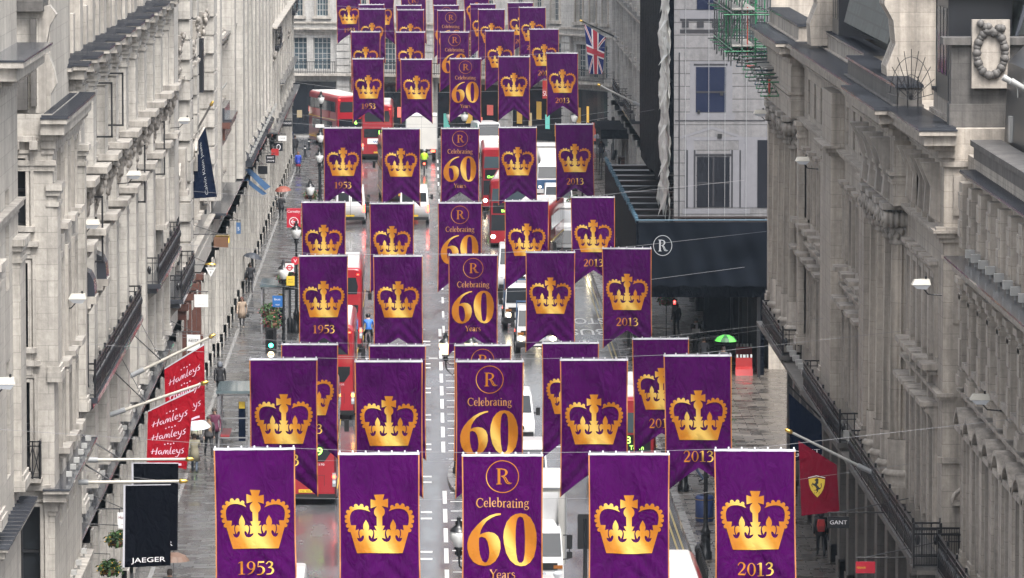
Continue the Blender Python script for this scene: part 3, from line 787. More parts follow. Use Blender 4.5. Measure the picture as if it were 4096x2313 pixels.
for o in op:
    w = .09
    for q in (0, 1): 
        off = .13 * q; dd = .05 + .03 * q
        tr.box(o[0] - w - off, o[0] - off, 154 - dd, 154.1, o[2], o[3] + off); tr.box(o[1] + off, o[1] + w + off, 154 - dd, 154.1, o[2], o[3] + off); tr.box(o[0] - w - off, o[1] + w + off, 154 - dd, 154.1, o[3] + off, o[3] + w + off)
    tr.box(o[0] - .25, o[1] + .25, 153.78, 154.1, o[2] - .14, o[2]); tr.box(o[0] - .12, o[1] + .12, 153.9, 154.1, o[2] - .75, o[2] - .14)
    tr.box(o[0] - .28, o[1] + .3, 153.82, 154.1, o[3] + .45, o[3] + .6)
b.put("window_surround", tr, b.tr)
for o in op:
    f = MB(); x0, x1, z0, z1 = o
    for a, c in ((x0, x0 + .05), (x1 - .05, x1)): f.box(a, c, 154.3, 154.38, z0, z1)
    f.box(x0, x1, 154.29, 154.39, z0, z0 + .06); f.box(x0, x1, 154.29, 154.39, z1 - .06, z1); f.box(x0, x1, 154.28, 154.36, (z0 + z1) / 2, (z0 + z1) / 2 + .07)
    w = b.put("window", f, M['frame_dark']); p = MB(); p.quad((x0, 154.36, z0), (x1, 154.36, z0), (x1, 154.36, z1), (x0, 154.36, z1)); b.sub("pane", p, M['glass'], w)
b.cornice(154.0, 166, 19.4, .42, 1.0, dent=.42, rolls=.5)
fr = MB(); 
for i in range(6): fr.box(-13.2 + i * .5, -12.98 + i * .5, 153.62, 154, 18.55, 18.78)
for zz, p in ((18.1, .1), (17.95, .06)): fr.box(-13.5, -10.1 + p, 154 - p, 154.2, zz, zz + .14)
b.put("string_course", fr, b.tr)
b.cornice(154.0, 166, 9.3, .42, .75, dent=.4, rolls=0)
b.pier(154.02, 155.4, 12.2, 17.6, .12); b.pier(165.2, 166, 10.2, 18, .2)
# attic block with soot-blackened top behind the cornice
at = MB(); at.box(-13.5, -10.62, 156.2, 166, 19.4, 22.2); b.put("attic", at, b.st)
at = MB(); at.box(-13.5, -10.45, 155.9, 166, 22.2, 22.5); at.box(-13.5, -10.7, 156.1, 166, 22.5, 24.2); b.put("attic_parapet", at, M['stone_sooty'])
at = MB(); at.box(-11.5, -10.9, 155.9, 156.2, 19.5, 21.2); at.box(-11.75, -11.6, 155.95, 156.2, 19.6, 22); at.box(-10.8, -10.66, 155.9, 156.2, 19.6, 22); b.put("attic_panel", at, M['stone_sooty'])
vol = MB()
vol.loft([[(-10.62, y, 22.3), (-10.3, y, 22.35), (-10.12, y, 22.1), (-10.3, y, 21.8), (-10.42, y, 21.2), (-10.2, y, 20.6), (-10.12, y, 20.2), (-10.3, y, 19.9), (-10.62, y, 19.9)] for y in (156.3, 156.9)])
vol.box(-10.62, -10.4, 156.2, 156.28, 19.4, 22.0); b.put("scroll_bracket", vol, b.tr)
rb = MB()    # little lattice balcony on the end wall
rb.box(-11.3, -10.42, 153.35, 154, 9.52, 9.62); o = b.put("balcony", rb, b.tr)
ra = MB(); x0, x1, y = -11.28, -10.45, 153.4
for z in (9.65, 10.5, 10.62): ra.box(x0, x1, y, y + .04, z, z + .035); ra.box(x1 - .04, x1, y, 154, z, z + .035)
for i in range(5):
    a = x0 + (x1 - x0) * i / 4; ra.box(a - .018, a + .018, y, y + .04, 9.62, 10.66)
    if i < 4:
        c = a + (x1 - x0) / 4
        ra.tube([(a, y + .02, 9.66), (c, y + .02, 10.5)], .013, 4); ra.tube([(c, y + .02, 9.66), (a, y + .02, 10.5)], .013, 4)
for i in range(6): ra.box(x1 - .04, x1, y + i * .11, y + i * .11 + .02, 9.62, 10.6)
b.sub("railing", ra, M['iron'], o)
b.floods(155.5, 166, 1.9, 9.32, .3)
b.shop(154, 166, 6.0, 4.0, pd=.15)
led = b.mb(); b.band(led, 153.9, 166, 6.0, [(-.22, -.1, .22), (-.1, .02, .34)]); b.put("ledge", led, b.tr); b.floods(155, 166, 2.6, 6.02, .15)
b.done()

# long palace front with stepped cornice, carved ornaments and lead window hoods
b = Bld("palace_front", "long pale stone front on the left with stepped lead cornice and carved ornaments", TL(-10.9), 166, 231)
n, bw = std_front(b, 166, 231, 6.8, [(17.0, 19.0, 1.1, None), (13.4, 16.0, 1.15, None), (10.3, 12.9, 1.2, None), (6.9, 9.0, 1.2, None)], 20.3, 5.9, (1.7, .5, 6.4, 19.4))
b.cornice(166, 231, 20.25, .62, .9, dent=.6, rolls=.8)
for i in range(n + 1):
    c = 166 + i * bw; b.cornice(max(166.7, c - 1.0), min(230.4, c + 1.0), 20.25, .55, .9, d=.5, rolls=.55, dz=.006)
    if 0 < i:
        b.boss(c, 14.9, 16.2, 1.0, .95)
        b.course.box(c - 1.3, c + 1.3, -.05, .95, 16.35, 16.55); b.course.box(c - 1.1, c + 1.1, -.05, .8, 16.2, 16.35)
        b.course.box(c - 1.2, c + 1.2, -.05, .9, 14.4, 14.6); b.course.box(c - 1.0, c + 1.0, -.05, .72, 14.2, 14.4)
for i in range(n):
    c = 166 + (i + .5) * bw
    if i < 3: b.lead_hood(c - 2.2, 12.9, 1.3)
    b.course.box(c - .55, c + .55, -.05, .34, 17.2, 19.2); b.course.box(c - 1.9, c + 1.9, -.05, .3, 9.25, 9.45)
b.band(b.course, 166, 231, 16.5, COURSE, 0); b.band(b.course, 166, 231, 9.9, COURSE, 0)
b.balcony(171, 199, 10.0, 1.0, 1.05); b.balcony(212, 230.5, 10.0, 1.0, 1.0, gold=True)
led = b.mb(); b.band(led, 166, 231, 6.0, [(-.3, -.12, .35), (-.12, .02, .62)]); b.put("ledge", led, M['lead'])
b.floods(168, 230, 2.0, 6.02, .4)
b.balustrade(166.5, 230, 20.3, 1.1, -.1, 3.4)
for i in range(n):      # pedestals with scrolls standing on the balustrade line
    c = 166 + (i + .5) * bw; p = b.mb()
    p.box(c - .7, c + .7, -.45, .3, 20.3, 22.6); p.box(c - .85, c + .85, -.6, .42, 22.6, 22.85)
    p.lathe([(.42, 0), (.5, .2), (.34, .35), (.45, .6), (.42, .95), (.2, 1.15), (.26, 1.35), (.1, 1.6)], (c, -.05, 22.85), 10)
    b.put("urn_pedestal", p, b.tr)
b.put("attic", (lambda q: (q.box(166, 231, -6, -.9, 20.3, 26), q)[1])(b.mb()), b.st)
for t in (170.3, 178.4, 184.1, 190.8, 205.5, 221):     # casements standing open
    f = b.mb(); z0, z1 = (13.5, 15.6) if t in (178.4, 205.5, 221) else (10.4, 12.6) if t < 180 else (17.1, 18.9)
    f.box(t, t + .06, .1, .16, z0, z1); f.box(t, t + .06, .72, .78, z0, z1); f.box(t, t + .06, .1, .78, z0, z0 + .06); f.box(t, t + .06, .1, .78, z1 - .06, z1)
    b.put("open_casement", f, M['frame_dark'])
shadow_lines(b, (171.5, 185, 198.6, 212.2, 226), 9.9, 20, .12); b.shop(166, 231, 5.9, 4.4, pd=.3)
b.done()

# smooth ashlar end pier and banded quoins
b = Bld("ashlar_building", "tall pale stone building on the left with smooth ashlar pier and banded quoins", TL(-10.85), 231, 286)
std_front(b, 231, 286, 6.5, [(17.2, 20.5, 1.2, None), (12.8, 15.6, 1.2, 'flat'), (8.6, 11.5, 1.2, 'gable')], 27, 6.4)
b.pier(231, 235, 10.9, 27, .65, cap=False); b.band(b.course, 231, 235, 26.3, [(-.4, -.2, .1), (-.2, 0, .25)], .65)
def quoin(t0, t1, dep, za, zb):
    q = b.mb(); z = za; i = 0
    q.box(t0 + .06, t1 - .06, -.1, dep - .07, za, zb)
    while z < zb - .8:
        o = .0 if i % 2 else .14
        q.box(t0 - o, t1 + o, -.1, dep, z + .04, z + .82); z += .88; i += 1
    b.put("banded_quoin", q, M['stone_pale'])
quoin(247, 249.5, .65, 8, 27); quoin(262, 264, .35, 11, 27); quoin(271, 275, .8, 9, 27)
b.pier(238, 239.5, 11, 20, .3); b.pier(254, 255.5, 11, 20, .35); b.pier(279, 280.5, 9, 20, .4)
b.cornice(250, 270.5, 20.6, .5, .8, rolls=0); b.band(b.course, 235.5, 286, 16.5, COURSE); b.band(b.course, 231, 286, 12.0, COURSE); b.band(b.course, 231, 286, 7.4, COURSE)
for t in (241, 258, 268): b.boss(t, 16.6, 18.2, .8, .7)
b.balcony(233, 246, 7.6, .9, 1.0)
for t in (224.0, 243.5): 
    p = b.mb(); p.box(t - .8, t + .8, -.1, .6, 11.4, 13.2); p.box(t - .95, t + .95, -.1, .7, 11.2, 11.4); b.put("balcony_box", p, b.tr)
sh = b.mb(); sh.box(265, 266.2, .0, .5, 14.5, 17.0); b.put("shutter_box", sh, M['lead_dark'])
shadow_lines(b, (237.4, 245.8, 261, 276.5), 8, 25, .14); b.shop(231, 262, 6.4, 5.2, pd=.25); b.shop(262, 286, 6.4, 5.2, pd=.25)
for t in (247.2, 252.5, 258, 263.5):
    c = b.mb(); c.box(t - .35, t + .35, -.1, .42, .1, 6.2); c.box(t - .45, t + .45, -.1, .5, 3.1, 3.3); c.box(t - .45, t + .45, -.1, .52, 5.9, 6.2); b.put("granite_column", c, M['granite'])
b.done()

b = Bld("oriel_building", "stone building with a brown oriel balcony beside the large black banner on the left", TL(-10.8), 286, 318)
std_front(b, 286, 318, 6.4, [(16.2, 18.6, 1.2, None), (12.6, 15.0, 1.2, 'gable'), (8.8, 11.4, 1.2, None)], 26, 7.0)
b.pier(286, 288.5, 8, 26, .5, cap=False); b.pier(300, 302.5, 8, 26, .75, cap=False); b.pier(310.5, 314, 7.5, 26, .85, cap=False)
b.band(b.course, 286, 318, 12, COURSE); b.cornice(289, 318, 16.0, .55, .7, rolls=0)
o = b.mb(); b.band(o, 289, 297, 12.0, [(-1.5, -1.1, .45), (-1.1, -.5, .65), (-.5, -.2, .9)]); k = b.put("oriel", o, M['granite'])
l = b.mb(); l.box(288.6, 297.4, -.1, .98, 11.8, 11.95); l.box(289, 297, -.1, .6, 11.95, 12.5); b.sub("lead_covering", l, M['lead'], k)
b.shop(286, 318, 6.8, 5.3, pd=.4); led = b.mb(); b.band(led, 286, 318, 7.4, [(-.3, -.1, .5), (-.1, .02, .8)]); b.put("ledge", led, M['lead'])
b.done()

b = Bld("pilastered_building", "pale stone building far along the left with plain giant pilasters over ribbed lead shop roofs", TL(-10.75), 318, 378)
std_front(b, 318, 378, 7.5, [(16.2, 19, 1.3, None), (12.2, 15, 1.3, None), (9, 11.2, 1.3, None)], 26, 7.4, (2.6, .62, 8, 26))
b.band(b.course, 318, 378, 11.7, COURSE); b.band(b.course, 318, 378, 15.6, COURSE)
shadow_lines(b, (323, 338.5, 353, 368), 9, 24, .14); b.shop(318, 378, 7.0, 6, pd=.4)
for t0, t1 in ((320, 333), (336, 349), (352, 366)):     # sloping lead roofs over the shopfronts
    r = b.mb(); r.prof(t0, t1, [(-.05, 8.4), (.15, 8.4), (1.0, 7.75), (1.0, 7.55), (-.05, 7.55)])
    t = t0
    while t < t1: r.prof(t, t + .1, [(.1, 8.42), (.16, 8.47), (1.03, 7.81), (1.03, 7.7)]); t += .62
    b.put("canopy_roof", r, M['lead'])
    d_ = b.mb(); d_.box(t0 + 1, t0 + 2.2, .0, .5, 8.4, 9.3); b.put("dormer", d_, M['lead_dark'])
b.floods(320, 377, 3, 8.0, .9)
b.done()

b = Bld("bracketed_building", "farthest stone building on the left, with bracketed ledges, before the road bends", TL(-10.7), 378, 442)
std_front(b, 378, 442, 7, [(14.4, 17, 1.3, None), (10.4, 12.6, 1.3, 'flat'), (7.4, 9.4, 1.3, None)], 24, 6.0, (1.8, .5, 6.4, 24))
b.band(b.course, 378, 442, 13.2, [(-.6, -.3, .35), (-.3, -.1, .7), (-.1, 0, .9)]); b.band(b.course, 378, 442, 9.6, COURSE)
b.cornice(400, 442, 8.4, .8, .8, rolls=0); b.balcony(391, 396, 11.4, .8, 1.1); b.balcony(436, 441.5, 12.2, .9, 1.2)
for t in (384, 404, 425): b.boss(t, 10.2, 11.2, 2, .7)
led = b.mb(); b.band(led, 378, 442, 6.2, [(-.3, -.1, .5), (-.1, .02, .95)]); b.put("ledge", led, M['lead'])
b.shop(378, 442, 5.9, 6, pd=.35)
ew = MB(); ew.box(-18, -10.7, 442.0, 442.4, .1, 24); b.put("end_wall", ew, b.st)
b.done()

# ---- right side ----------------------------------------------------------------------------------
b = Bld("stone_building", "grey stone building at the right edge with arched window hoods and a floodlit cornice ledge", TR(15.0), 132, 156.8, stone='stone_right', trim='stone_trim_r')
cs = [133.6 + 2.6 * i for i in range(9)]
b.front(132, 156.8, .1, 18.2, [(c - .55, c + .55, za, zb) for c in cs for za, zb in ((15.9, 17.2), (12.6, 14.9), (7.2, 10.4))], win=lambda t, z, w, h, r: b.window(t, z, w, h, r, frame='frame_dark'))
for i, c in enumerate(cs):
    p = c + 1.3
    if p < 156: b.pier(p - .45, p + .45, 15.7, 17.5, .3, cap=False, panel=True); b.pier(p - .4, p + .4, 11.9, 14.9, .28, panel=True); b.pier(p - .42, p + .42, 6.9, 11.2, .22)
    b.hood(c, 10.75, 2.0, .5, 'arch'); b.surround(c, 12.6, 1.1, 2.3, .12); b.surround(c, 7.2, 1.1, 3.2, .16)
    b.sill(c, 12.6, 1.5); b.sill(c, 15.9, 1.4, .2)
b.cornice(132, 153, 15.6, .9, .75, dent=.36, rolls=0, mat=M['stone_trim_r']); b.floods(134, 153, 1.9, 15.62, .42, big=True)
b.cornice(132, 154.5, 17.85, .4, .3, dent=0, rolls=.4); b.band(b.course, 132, 156.4, 11.75, COURSE)
pp = b.mb(); pp.box(132, 155.0, -.6, 0.02, 18.2, 18.55); pp.box(132, 155.2, -.75, .1, 18.55, 18.7); b.put("parapet", pp, M['stone_sooty'])
rf = b.mb(); rf.box(133, 155.5, -4, -.8, 18.0, 18.2); rf.prof(140, 156, [(-.9, 18.2), (-1.0, 20.8), (-1.6, 21.4), (-6, 21.4), (-6, 18.2)]); b.put("roof", rf, M['lead_dark'])
b.balcony(140, 156, 6.7, .9, 1.05, d=.0, mat=M['stone_sooty'])
for t in (150.3, 152.4):
    f = b.mb(); f.tube([(t, -.95, 20.3), (t, -.5, 20.55)], [.07, .09], 8); f.tube([(t, -.9, 20.3), (t, -.9, 20.0)], .02, 5); b.put("floodlight", f, M['frame_white'])
fl = b.mb(); fl.box(153.9, 154.4, -1.3, -.85, 18.7, 19.4); b.put("antenna_box", fl, M['frame_white'])
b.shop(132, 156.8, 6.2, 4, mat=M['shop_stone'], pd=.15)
b.done()

# the columned front: end pavilion, giant half columns, wide lead cornice
ZC = 18.9
b = Bld("columned_building", "grand grey stone front on the right with fluted giant columns under a wide lead-topped cornice", TR(14.35), 157, 233, stone='stone_right', trim='stone_trim_r')
cs = [159.2 + 1.95 * i for i in range(5)]; mid = [184 + 3.0 * i for i in range(4)]; m2 = [202.5 + 3.3 * i for i in range(5)]
ops = [(c - .5, c + .5, za, zb) for c in cs for za, zb in ((16.4, 17.7), (12.4, 14.6), (7.6, 10.6))] + [(c - .5, c + .5, za, zb) for c in mid + m2 for za, zb in ((16.3, 17.6), (11.8, 14.4), (7.6, 10.4))]
cols = [169.5 + 2.7 * i for i in range(4)] + [217 + 3.5 * i for i in range(4)]
b.front(157, 233, 6.6, ZC, ops, win=lambda t, z, w, h, r: b.window(t, z, w, h, r, frame='frame_dark', bars=(2, 2)))
for c in cs + mid + m2:
    b.surround(c, 12.4, 1.0, 2.2, .12); b.surround(c, 7.6, 1.0, 3.0, .12); b.sill(c, 12.2, 1.4, .45)
    b.hood(c, 10.95, 1.6, .5, 'flat'); b.hood(c, 14.9, 1.45, .28, 'flat')
for i, c in enumerate(cs[:-1]): b.pier(c + .75, c + 1.2, 15.9, 17.8, .16, cap=False); b.pier(c + .72, c + 1.22, 7.4, 14.8, .14, cap=False)
ep = MB()      # mouldings on the end wall that faces us
for z, h_, p in ((16.0, .18, .22), (15.75, .25, .12), (15.3, .1, .06), (17.85, .16, .1), (9.6, .16, .12)): ep.box(14.35 - p, 15.4, 157 - p, 157.2, z, z + h_)
for z0, z1 in ((13.5, 15.0), (16.5, 17.6)): ep.box(14.62, 15.3, 156.93, 157.1, z0, z1)
ep.box(14.85, 15.4, 156.55, 157.1, 11.4, 11.58); ep.box(14.95, 15.4, 156.7, 157.1, 11.1, 11.4)
for i in range(6):
    a0, a1 = math.pi * (1 - i / 12), math.pi * (1 - (i + 1) / 12)
    ep.tube([(15.15 + .55 * math.cos(a0), 156.6, 8.55 + .42 * math.sin(a0)), (15.15 + .55 * math.cos(a1), 156.6, 8.55 + .42 * math.sin(a1))], .07, 5)
ep.box(14.6, 15.3, 156.6, 157.05, 8.45, 8.56); ep.box(14.85, 15.25, 156.75, 157.05, 7.7, 8.45)
b.put("end_wall_mouldings", ep, b.tr)
for c in cols:
    q = b.mb(); z0, z1 = 8.0, 15.0
    q.lathe([(.52, 0), (.52, .12)], (c, 0, z0), 32); q.lathe([(.505, .9), (.50, (z1 - z0) * .4), (.46, z1 - z0 - .25)], (c, 0, z0), 96, flute=(18, .30), smooth=False)
    q.lathe([(.505, .12), (.51, .9)], (c, 0, z0), 32)
    q.lathe([(.58, -.55), (.62, -.45), (.56, -.38), (.6, -.2), (.66, -.12), (.55, 0)], (c, 0, z0), 24); q.box(c - .7, c + .7, -.1, .68, 7.0, 7.5)
    o = b.put("column", q, M['column'])
    k = b.mb(); k.lathe([(.46, -.25), (.5, -.2), (.47, -.12), (.6, .25), (.52, .3)], (c, 0, z1), 16)
    for sg in (-1, 1):
        k.tube([(c + sg * .52, -.1 + .8 * i / 20, z1 + .52) for i in range(21)], [.30 - .035 * (i % 4 == 0) - .07 * math.sin(math.pi * i / 20) + .03 * (i in (9, 10, 11)) for i in range(21)], 14); k.tube([(c + sg * .52, .66, z1 + .52), (c + sg * .52, .74, z1 + .52)], .12, 8)
    [k.ball((c + (.53 + .05 * (i % 2)) * math.cos(R(i * 15)), (.53 + .05 * (i % 2)) * math.sin(R(i * 15)), z1 + .02 + .16 * (i % 2)), .085, 6, sc=(1, 1, 1.5)) for i in range(13)]; [k.ball((c + .6 * math.cos(R(i * 12)), .62 * math.sin(R(i * 12)), z1 + .8), .05, 5) for i in range(16)]; k.box(c - .55, c + .55, -.1, .6, z1 + .3, z1 + .72); k.box(c - .72, c + .72, -.1, .74, z1 + .82, z1 + 1.0); k.lathe([(.5, .25), (.66, .5), (.5, .8)], (c, 0, z1), 16)
    b.sub("capital", k, M['carved'], o)
    for tt in (c - .62, c + .62):
        pass
for t0, t1 in ((167.8, 179.4), (215.2, 230.2)):   # the entablature steps forward over the columns
    e = b.mb(); e.box(t0, t1, -.1, .5, 16.0, 18.0); e.box(t0 - .03, t1 + .03, -.1, .56, 16.65, 16.8); e.box(t0 - .05, t1 + .05, -.1, .62, 16.9, 17.0); b.put("entablature", e, b.st)
b.cornice(157.0, 233, ZC, .75, .95, dent=.3, rolls=.32, mat=b.tr)
for t0, t1 in ((167.6, 179.6), (215, 230.4)): b.cornice(t0, t1, ZC, .72, .95, d=.42, dent=.3, rolls=.32, dz=.006, mat=b.tr)
b.pier(194.5, 199, 7, 18, .45, cap=False); b.band(b.course, 194.45, 199.05, 16.2, COURSE, .45)
for t in (181.0, 182.2, 200.3, 212.9, 231.5): b.pier(t, t + .9, 7.6, 16.0, .35)
b.band(b.course, 157, 233, 16.1, COURSE); b.band(b.course, 157, 233, 11.55, [(-.2, -.1, .1), (-.1, 0, .18)])
for t in (158.2, 160, 162, 164, 166): b.course.prof(t - .15, t + .15, [(0, 16.2), (.3, 16.4), (.25, 17.2), (.55, 17.9), (0, 17.9)])
# scroll brackets between the columns
for i, c in enumerate(cols[:4]):
    sc = b.mb(); sc.prof(c - .3, c + .3, [(.5, 16.1), (.72, 16.2), (.66, 16.8), (.85, 17.5), (1.1, 17.95), (.5, 17.95)]); b.put("scroll_bracket", sc, M['carved'])
# parapet blocks with lead tops standing back on the cornice
for t0, t1, d0 in ((161, 166.5, -.55), (167.5, 187, .45), (189, 212, -.3), (214, 232, .3)):
    p = b.mb(); p.box(t0, t1, d0 - .75, d0, ZC, ZC + .62); p.box(t0 - .06, t1 + .06, d0 - .8, d0 + .12, ZC + .02, ZC + .12); o = b.put("parapet", p, M['stone_sooty'] if d0 > .4 else b.tr)
    l = b.mb(); l.box(t0 - .05, t1 + .05, d0 - .8, d0 + .06, ZC + .62, ZC + .70); t = t0
    while t < t1: l.box(t, t + .05, d0 - .78, d0 + .07, ZC + .70, ZC + .74); t += .4
    b.sub("lead_covering", l, M['lead'], o)
# attic and mansard behind
r = b.mb(); r.prof(158.5, 233, [(-1.6, ZC - .5), (-1.75, 20.0), (-3.4, 25.2), (-8, 25.2), (-8, ZC - .5)]); r.prof(182, 201, [(-.9, 19.9), (-.45, 20.2), (-1.5, 24.5), (-2, 24.5)]); b.put("mansard_roof", r, M['slate'])
for t0, t1 in ((160.3, 163.8), (203, 206)):
    dm = b.mb(); dm.box(t0, t1, -2.2, -.4, 19.5, 22.4); dm.box(t0 - .15, t1 + .15, -2.4, -.25, 22.4, 22.52)
    for i in range(4): dm.box(t0 + (t1 - t0) * (i + .15) / 4, t0 + (t1 - t0) * (i + .8) / 4, -1.3, -.3, 22.52, 22.85)
    o = b.put("dormer", dm, M['lead_dark'])
    w = b.mb()
    for i in range(3): w.box(t0 + .35 + i * 1.0, t0 + 1.05 + i * 1.0, -.41, -.38, 20.2, 22.1)
    b.sub("window", w, M['glass'], o)
for t0 in (172.5, 207):      # pale scrolled chimney gable ends
    q = MB(TR(14.35))
    for i in range(4):
        a = t0 + i * .55
        q.prof(a, a + .4, [(-.4, ZC + .2), (.3, ZC + .2), (.35, ZC + 1.0), (.08, ZC + 1.7), (.14, ZC + 2.4), (.42, ZC + 2.9), (.3, ZC + 4.4), (-.4, ZC + 4.6)])
    q.box(t0 + .05, t0 + 2.6, -1.15, -.3, ZC, ZC + 6); q.box(t0 - .1, t0 + 2.75, -1.25, -.1, ZC + 3.3, ZC + 3.5)
    b.put("chimney", q, b.st)
hip = b.mb()
for t in (158.6, 166, 168.5, 181, 183): hip.tube([(t, -1.62, ZC + .3), (t + .3, -3.3, 25.1)], .14, 8)
b.put("lead_hip_rolls", hip, M['lead'])
ped = MB()      # sooty pedestal with a wreath facing us
ped.box(14.55, 17.5, 157.6, 158.4, ZC, 19.55); ped.box(14.6, 17.5, 157.7, 158.4, 19.55, 21.2); ped.box(14.35, 17.6, 157.5, 158.5, 21.2, 21.4); b.put("pedestal", ped, M['stone_sooty'])
pl = MB(); pl.box(15.15, 16.2, 157.45, 157.72, 20.0, 21.9); o = b.put("plaque", pl, b.tr)
wr = MB(); rr = random.Random(3)
for i in range(26):
    a = 2 * math.pi * i / 26; wr.ball((15.67 + .39 * math.cos(a), 157.42, 20.98 + .62 * math.sin(a)), .115 + .025 * (i % 2), 7)
for i in range(8): wr.ball((15.67 + rr.uniform(-.3, .3), 157.38, 21.55 + rr.uniform(-.05, .3)), .12, 7)
b.sub("wreath", wr, M['stone_sooty'], o)
fan = b.mb()    # fan of spikes against climbing
for i in range(11):
    a = R(8 + i * 16.4); fan.tube([(166.6, .1, ZC + .3), (166.6, .1 - .75 * math.cos(a), ZC + .3 + 1.5 * math.sin(a))], .011, 4)
for rr_ in (.85, .5): fan.tube([(166.6, .1 - .75 * rr_ * math.cos(R(8 + i * 16.4)), ZC + .3 + 1.5 * rr_ * math.sin(R(8 + i * 16.4))) for i in range(11)], .010, 4)
for i in range(3): fan.tube([(166.6, -.1 + i * .3, ZC), (166.6, -.1 + i * .3, ZC + 1.0)], .018, 4)
b.put("spiked_guard", fan, M['iron'])
# street balcony with heavy iron railing, and its end turned towards us
b.balcony(157.3, 181, 6.9, .85, 1.0, mat=M['stone_sooty']); b.balcony(186, 204, 6.9, .8, 1.0, mat=M['stone_sooty']); b.balcony(216, 229, 6.9, .8, 1.0, mat=M['stone_sooty'])
ef = MB()
ef.box(13.5, 15.1, 156.75, 157.3, 6.5, 6.72); ef.box(13.7, 15.1, 156.85, 157.3, 5.6, 6.5); b.put("balcony_end", ef, M['stone_sooty'])
er = MB()
for z in (6.75, 7.0, 7.62, 7.78): er.box(13.52, 15.05, 156.72, 156.77, z, z + .05)
for i in range(22): x = 13.55 + i * .07; er.box(x, x + .018, 156.72, 156.75, 6.75, 7.8)
for x in (13.52, 14.28, 15.0): er.box(x, x + .06, 156.7, 156.78, 6.7, 7.95)
b.put("balcony_end_railing", er, M['iron'])
b.floods(182, 232, 1.7, 7.0, .5, big=True)
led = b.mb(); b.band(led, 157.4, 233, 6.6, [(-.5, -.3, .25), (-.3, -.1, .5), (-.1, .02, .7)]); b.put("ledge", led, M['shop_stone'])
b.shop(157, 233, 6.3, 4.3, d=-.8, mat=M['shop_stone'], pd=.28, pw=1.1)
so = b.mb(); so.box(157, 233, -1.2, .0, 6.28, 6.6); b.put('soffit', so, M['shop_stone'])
b.front(232.9, 233, 6.6, ZC, (), back=8)
b.done()

# right side beyond the side street
b = Bld("stone_building", "pale stone building seen past the black scaffold sheeting on the right, with pilasters", TR(15.3), 312, 458, stone='stone_far')
std_front(b, 312, 456, 9, [(13.4, 16, 1.2, None), (9.8, 12.2, 1.2, None), (6.2, 8.4, 1.2, None)], 24, 5.4, (.9, .35, 5.6, 24))
b.band(b.course, 312, 456, 9.3, COURSE); b.cornice(312, 456, 13.0, .5, .7, rolls=0); b.shop(312, 456, 5.2, 8, pd=.4)
for t in (404, 428): b.balcony(t, t + 14, 5.6, .8, 1.0, soff=False)
b.done()
b = Bld("stone_building", "side street corner building behind the printed scaffold sheet", TR(16.9), 276, 312, stone='stone_right')
b.front(279, 311.5, .1, 24, [(284, 285.3, 9, 12), (290, 291.3, 9, 12), (296, 297.3, 9, 12), (302, 303.3, 9, 12)], win=lambda t, z, w, h, r: b.window(t, z, w, h, r)); b.cornice(279, 311.5, 22, .6, .8, rolls=0)
b.done()

# ---- the curved front closing the street ----------------------------------------------------------
RA, PH0 = 29.6, R(19); SX, SY = 15.5, 459.0
ARC = RA * (math.pi / 2 - PH0)
def TA(t, d, z):
    if t <= ARC:
        p = PH0 + t / RA; x = SX + RA * (math.cos(p) - math.cos(PH0)); y = SY + RA * (math.sin(p) - math.sin(PH0))
        return (x - d * math.cos(p), y - d * math.sin(p), z)
    p = math.pi / 2; x = SX - RA * math.cos(PH0); y = SY + RA * (1 - math.sin(PH0))
    return (x - (t - ARC), y - d, z)
b = Bld("curved_building", "curved stone building closing the far end of the street with tall paned windows", TA, 0, 58, stone='stone_far', step=0.8)
ops = []; up = []
bays = [1.2 + 7.6 * i for i in range(8)]
for i, t in enumerate(bays):
    for k in range(3): ops.append((t + .55 + 2.0 * k, t + .55 + 2.0 * k + 1.45, 5.7, 8.4)); 
    for k in range(3): up.append((t + .75 + 2.15 * k, t + .75 + 2.15 * k + 1.0, 10.2, 13.2)); up.append((t + .75 + 2.15 * k, t + .75 + 2.15 * k + 1.0, 14.6, 17.2))
sh = []
for i, t in enumerate(bays): sh.append((t + .1, t + 6.2, .3, 4.6))
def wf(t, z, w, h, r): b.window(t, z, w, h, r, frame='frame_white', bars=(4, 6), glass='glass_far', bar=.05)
b.front(0, 60, 0, 24, ops + up, back=0, win=wf)
b.wall = b.wall
g2 = b.mb()
for i, t in enumerate(bays): g2.box(t + .1, t + 6.2, .02, .1, .3, 4.7); 
b.put("shop_window", (lambda q: ([q.box(t + .1 + k * .61, t + .1 + (k + 1) * .61, .02, .08, .3, 4.7) for t in bays for k in range(10)], q)[1])(b.mb()), M['shop'])
rw = random.Random(12)
for i, t in enumerate(bays[:5]):      # lit goods and posters in the shop windows
    for k in range(5):
        q = b.mb(); a = t + .4 + k * 1.15 + rw.uniform(0, .3); z = rw.uniform(.6, 2.2); q.box(a, a + rw.uniform(.3, .8), .10, .13, z, z + rw.uniform(.5, 1.5))
        c = rw.choice(((.5, .3, .05), (.1, .35, .3), (.5, .1, .08), (.45, .42, .35), (.25, .2, .12)))
        b.put("window_display", q, plain("lit_display", c, .5, emit=c, es=.35) if k % 2 else M_(c))
fa = b.mb(); b.band(fa, 0, 60, 5.4, [(-.55, -.2, .2), (-.2, 0, .75)], ret=False); b.put("fascia", fa, b.tr)
for t in bays:     # banded piers between the bays
    q = b.mb(); z = 0.1; 
    while z < 8.5: q.box(t - 1.15, t - .05, -.1, .38, z, z + .52); z += .6
    q.box(t - 1.1, t - .1, -.1, .3, 0, 8.6); b.put("banded_pier", q, b.st)
    q = b.mb()
    for k in range(1, 10): pass
